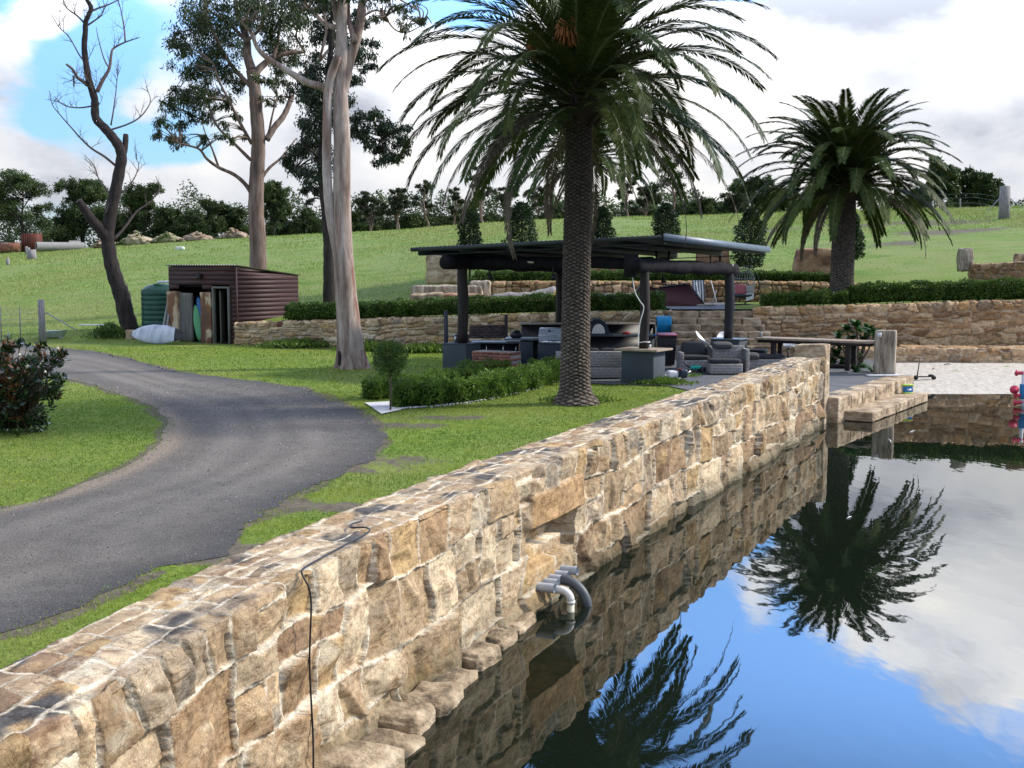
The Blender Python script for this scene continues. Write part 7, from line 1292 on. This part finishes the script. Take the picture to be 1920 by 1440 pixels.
# ---------------------------------------------------------------- trees beyond the ridge
def ridge_tree(px, ptop, pbase, wpx, Y, kind, label, seed, name='ridge_tree'):
    rnd = random.Random(seed); c0 = at(px, pbase, Y); g_ = min(gz(c0.x, Y), c0.z+1.0)-.3; H = at(px, ptop, Y).z-g_; Wd = wpx/FPX*Y; o = thing(name, label, 'tree', (c0.x, Y, g_), 'trees along the ridge'); tr = MB(); mb = MB(); base = Vector((c0.x, Y, g_))
    st = rnd.choice([1, 2]) if kind != 'thin' else rnd.choice([1, 2]); tips = []
    for s_ in range(st):
        lean = Vector((rnd.uniform(-.12, .12)*Wd+(s_-.5*(st-1))*Wd*.2, rnd.uniform(-.5, .5), 0)); P = [base+lean*(t**1.3)*1.2+Vector((rnd.gauss(0, .12), 0, H*.80*t)) for t in (0, .2, .4, .6, .8, 1)]; Q = limb(tr, P, .035*H*.75, .05, 7, 3); 
        for k in range(14 if kind != 'thin' else 13):
            i = int(len(Q)*rnd.uniform(.3 if kind != 'bush' else .1, .97)); a_ = rnd.uniform(0, 6.283); l = Wd*rnd.uniform(.22, .50)*(1.1-.5*i/len(Q)); e_ = Q[min(i, len(Q)-1)]+Vector((math.cos(a_)*l, math.sin(a_)*l*.7, rnd.uniform(.1, .30)*H*(1 if kind != 'bush' else .5))); e_.z = min(e_.z, g_+H*.98); tr.tube(smoothpath([Q[min(i, len(Q)-1)], Q[min(i, len(Q)-1)].lerp(e_, .5)+Vector((0, 0, .15)), e_], 3), [.10, .085, .07, .06, .05, .04, .03][:7], 5); tips.append(e_)
        tips.append(Q[-1])
    n_ = {'dense': 1100, 'bush': 1100, 'thin': 460}[kind]; lf = .27 if kind != 'thin' else .22
    for e_ in tips:
        r_ = Wd*(.21 if kind != 'thin' else .15)*rnd.uniform(.7, 1.15); clump(mb, e_, r_, int(n_*(.6+.4*r_/1.2)), lf, lf*.42, rnd, .3, subs=7, flat=.72 if kind != 'thin' else .5)
    if kind != 'thin':
        for k in range(14 if kind == 'bush' else 9): clump(mb, base+Vector((rnd.uniform(-.5, .5)*Wd, rnd.uniform(-1, 1), H*rnd.uniform(.12, .62))), Wd*.22, 480, lf, lf*.42, rnd, .3, subs=7)
    tr.build('trunk', m_dbark if kind != 'thin' else m_gum2, o, True); mb.build('crown', m_rleaf if kind != 'thin' else m_tleaf, o, attr=True)
m_rleaf = leafmat('ridge_leaf', (.022, .042, .014), (.085, .125, .035), .35, .25, .5, .3); m_tleaf = leafmat('thin_ridge_leaf', (.020, .032, .014), (.060, .080, .030), .4, .35, .5, .3)
RT = [(45,318,470,118,146,'dense','large dark tree at the left edge beside the rusty container'),(-40,340,470,110,150,'dense','dark tree cut by the left edge of the picture'),(155,345,465,84,150,'dense','broad tree on the ridge just left of the dead tree trunk'),(125,405,468,50,149,'bush','low dark bush behind the long concrete pipe'),(268,350,458,78,150,'dense','round topped tree right of the dead tree'),(228,392,460,50,152,'bush','dark bush directly behind the dead tree trunk'),(325,386,456,70,151,'bush','low broad bush right of the round topped tree'),(395,376,455,60,150,'dense','tree with an uneven top above the gravel heap'),(365,400,455,60,148,'bush','pale green bush behind the gravel heap'),(440,380,450,50,152,'bush','bushy tree just left of the brown gum trunk'),(515,345,448,62,148,'dense','tall leafy tree just right of the brown gum trunk'),(570,392,446,62,150,'bush','rounded dark bush above the shed roof'),(540,405,446,50,152,'bush','small dark bush between the shed roof and the ridge'),
 (695,360,440,56,150,'thin','thin airy gum right of the front gum trunk'),(745,355,436,50,148,'thin','wispy gum second right of the front gum trunk'),(800,340,432,54,150,'thin','wispy gum with layered foliage below the palm fronds'),(850,352,428,46,152,'thin','thin gum left of the pale bare branched gum'),(905,312,424,64,143,'thin','tall sparse gum with a white branching trunk left of the palm trunk'),(955,345,420,50,148,'thin','thin gum just left of the big palm trunk'),(1010,350,418,50,150,'thin','thin gum behind the smaller palm'),(700,412,440,70,156,'bush','dark low bush at the right foot of the front gum'),(770,410,436,80,156,'bush','low dark scrub mass left of the palm fronds'),(840,408,430,80,156,'bush','low dark scrub in the gap under the palm fronds'),(910,405,426,70,157,'bush','low dark scrub below the tall sparse gum'),(975,398,420,60,156,'bush','low dark scrub left of the palm trunk'),
 (1045,385,416,60,150,'bush','low scrub directly behind the palm trunk'),(1175,330,412,50,138,'thin','thin gum right of the smaller palm crown'),(1215,350,410,50,140,'thin','wispy gum left of the big spreading one'),(1262,285,408,90,134,'thin','big spreading gum with visible pale limbs right of the palm'),(1320,372,405,60,137,'bush','low tree right of the big spreading gum'),(1215,388,410,80,146,'bush','dark scrub under the wispy gums right of the palm'),(1290,385,407,70,146,'bush','dark scrub below the big spreading gum'),(1375,365,404,54,137,'thin','small gum on the ridge left of the right palm'),(1415,340,402,70,140,'dense','dark leaning tree behind the left side of the right palm'),(1470,360,402,60,142,'dense','dark tree behind the middle of the right palm'),
 (1765,302,385,58,118,'dense','tallest dark tree in the right hand ridge group'),(1805,322,386,56,120,'dense','dark tree second in the right hand ridge group'),(1845,330,386,52,119,'dense','rounded tree at the right of the ridge group'),(1722,350,390,40,121,'bush','low dark bush at the left end of the right ridge group'),(1875,350,388,30,122,'bush','small bush behind the braced ridge post'),(1350,390,404,60,150,'bush','low scrub between the two palms on the ridge'),(645,400,444,80,156,'bush','dark scrub just behind the front gum stems')]
for i, (px, pt, pb, w_, Y, k_, l_) in enumerate(RT): ridge_tree(px, pt, pb, w_, Y, k_, l_, i+3)
n = 80000; px = RS.uniform(-500, 2500, n); Yw = 160+RS.uniform(-4, 4, n); xw = (px-960)/FPX*Yw; hb_ = np.interp(px, [-500, 0, 400, 700, 1200, 1700, 2500], [8.0, 7.5, 6.2, 5.0, 4.6, 3.0, 4.0])*(.62+.55*vn(xw*.22, Yw*.1, 0, 71)+.45*fbm(xw*.6, 0*xw, 0, 72, 3)); zw = ground_z(xw, Yw)-.4+np.maximum(.2, hb_)*RS.rand(n)**.8
Dw = RS.normal(0, .6, (n, 3)); kk = (.6+.7*RS.rand(n)); mb = MB(); mb.leaves(np.stack([xw, Yw, zw], 1), Dw, .42*RS.uniform(.6, 1.3, n), .20, col=np.stack([kk, kk, kk, np.ones(n)], 1)); tag(mb.build('far_scrub', m_rleaf, None, attr=True), 'continuous low dark scrub beyond the ridge trees', 'scrub', kind='stuff')
# ---------------------------------------------------------------- grass
def ok_grass(x, y):
    px = 960+FPX*x/y; z = ground_z(x, y); m_ = (x < np.interp(y, bxY, bxX)-.74) | (y > 46.5); ind = inpoly(x, y, DRj); m_ &= ~ind | ((polydist(x, y, DRj[::3]) < .16) & (RS.rand(len(x)) < .25)); m_ &= ~inpoly(x, y, PAT); m_ &= ~inpoly(x, y, PEB); return m_, z
mb = MB()
for (y0, y1, n, l, w_) in [(5, 12, 60000, .038, .007), (12, 20, 75000, .040, .011), (20, 32, 65000, .045, .018), (32, 50, 45000, .055, .03)]:
    y = np.sqrt(RS.uniform(y0**2, y1**2, n)); px = RS.uniform(-150, 1600, n); x = (px-960)/FPX*y; m_, z = ok_grass(x, y); m_ &= (np.abs(z-SLAB) < .06)
    dd_ = polydist(x[m_], y[m_], DRs[::2]); bare = np.exp(-dd_/.10)*.7+.25*fbm(x[m_]*1.3, y[m_]*1.3, 0, 8, 3); keep = RS.rand(len(dd_)) > bare
    for (qx, qy, rx, ry) in [(850,783,1.1,.25),(760,798,.9,.25),(735,865,.9,.35),(700,880,.7,.25),(440,1035,1.0,.35),(640,950,.5,.2),(560,948,.5,.2)]: p = gp(qx, qy); keep &= (RS.rand(len(dd_)) > 1.1*np.exp(-(((x[m_]-p.x)/rx)**2+((y[m_]-p.y)/ry/2)**2)))
    x, y, z = x[m_][keep], y[m_][keep], z[m_][keep]; k = len(x); P = np.stack([x, y, z-.008], 1); D = RS.normal(0, .55, (k, 3)); D[:, 2] = 1
    v = fbm(x*.8, y*.8, 0, 12, 4)+.35*fbm(x*4, y*4, 0, 13, 3); br = .85+.35*RS.rand(k)+.25*v; yl = sstep(.0, .5, v+.25*RS.rand(k)); col = np.stack([br*(1+.45*yl), br*(1+.12*yl), br*(1-.1*yl), np.ones(k)], 1)
    mb.leaves(P, D, l*RS.uniform(.6, 1.4, k), w_, col=col)
m, nt, b = newmat('grass_blade'); a_ = nt.nodes.new('ShaderNodeAttribute'); a_.attribute_name = 'col'; c = mixc(nt, 1.0, a_.outputs['Color'], (.155, .250, .040), 'MULTIPLY'); nt.links.new(c, b.inputs['Base Color']); b.inputs['Roughness'].default_value = .6; b.inputs['Specular IOR Level'].default_value = .15
t = nt.nodes.new('ShaderNodeBsdfTranslucent'); nt.links.new(c, t.inputs[0]); mx = nt.nodes.new('ShaderNodeMixShader'); mx.inputs[0].default_value = .3; nt.links.new(b.outputs[0], mx.inputs[1]); nt.links.new(t.outputs[0], mx.inputs[2]); nt.links.new(mx.outputs[0], nt.nodes['Material Output'].inputs[0]); m_blade = m
tag(mb.build('lawn_grass', m_blade, None, attr=True), 'short green lawn grass', 'grass', kind='stuff')
mb = MB()
for (y0, y1, n, l, w_) in [(52, 75, 90000, .10, .030), (75, 105, 80000, .14, .05), (105, 150, 60000, .18, .08)]:
    y = RS.uniform(y0, y1, n); px = RS.uniform(-150, 2050, n); x = (px-960)/FPX*y; z = ground_z(x, y); m_ = (y > 55.5) | (px < 420); pt = fbm(x*.12, y*.05, 0, 21, 4)+.5*fbm(x*.5, y*.25, 0, 22, 3); mow = (px > 1500) & (y < 76); m_ &= ~mow | (RS.rand(n) < .25); m_ &= RS.rand(n) < .55+pt*1.2
    x, y, z, pt, px2 = x[m_], y[m_], z[m_], pt[m_], px[m_]; k = len(x); P = np.stack([x, y, z-.02], 1); D = RS.normal(0, .45, (k, 3)); D[:, 2] = 1; tall = np.where((px2 > 1420) & (y > 84), 2.0, 1.0); br = 1.0+.25*RS.rand(k)+.25*pt; yl = sstep(-.2, .5, pt+.3*RS.rand(k)); col = np.stack([br*(1.1+.45*yl), br*(1.02+.06*yl), br*(1.2+1.0*yl), np.ones(k)], 1); mb.leaves(P, D, l*RS.uniform(.5, 1.4, k)*tall, w_, col=col)
tag(mb.build('meadow_grass', m_blade, None, attr=True), 'longer pale grass tufts on the hillside', 'grass', kind='stuff')
# loose stones on the drive
mb = MB(); n = 12000; y = np.sqrt(RS.uniform(8**2, 34**2, n)); px = RS.uniform(-100, 760, n); x = (px-960)/FPX*y; ins = inpoly(x, y, DRj); x, y = x[ins], y[ins]
T = np.array([(0, 0, 1), (.94, 0, -.33), (-.47, .82, -.33), (-.47, -.82, -.33)]); k = len(x); s_ = RS.uniform(.004, .012, k)*(.7+y/22); V = (np.stack([x, y, np.full(k, SLAB+.006)], 1)[:, None]+T[None]*s_[:, None, None]*RS.uniform(.6, 1.2, (k, 1, 3))).reshape(-1, 3); F = (np.arange(k)[:, None, None]*4+np.array([(0, 1, 2), (0, 2, 3), (0, 3, 1), (1, 3, 2)])[None]).reshape(-1, 3)
kk = np.where(RS.rand(k) < .06, 2.6, RS.uniform(.4, 1.5, k)); col = np.repeat(np.stack([kk, kk, kk, np.ones(k)], 1), 4, 0); mb.add(V, F, col); tag(mb.build('gravel', M('loose_gravel', (.15, .15, .155), 5, .9, 0, attr=True), None, attr=True), 'loose grey gravel on the driveway', 'gravel', kind='stuff')
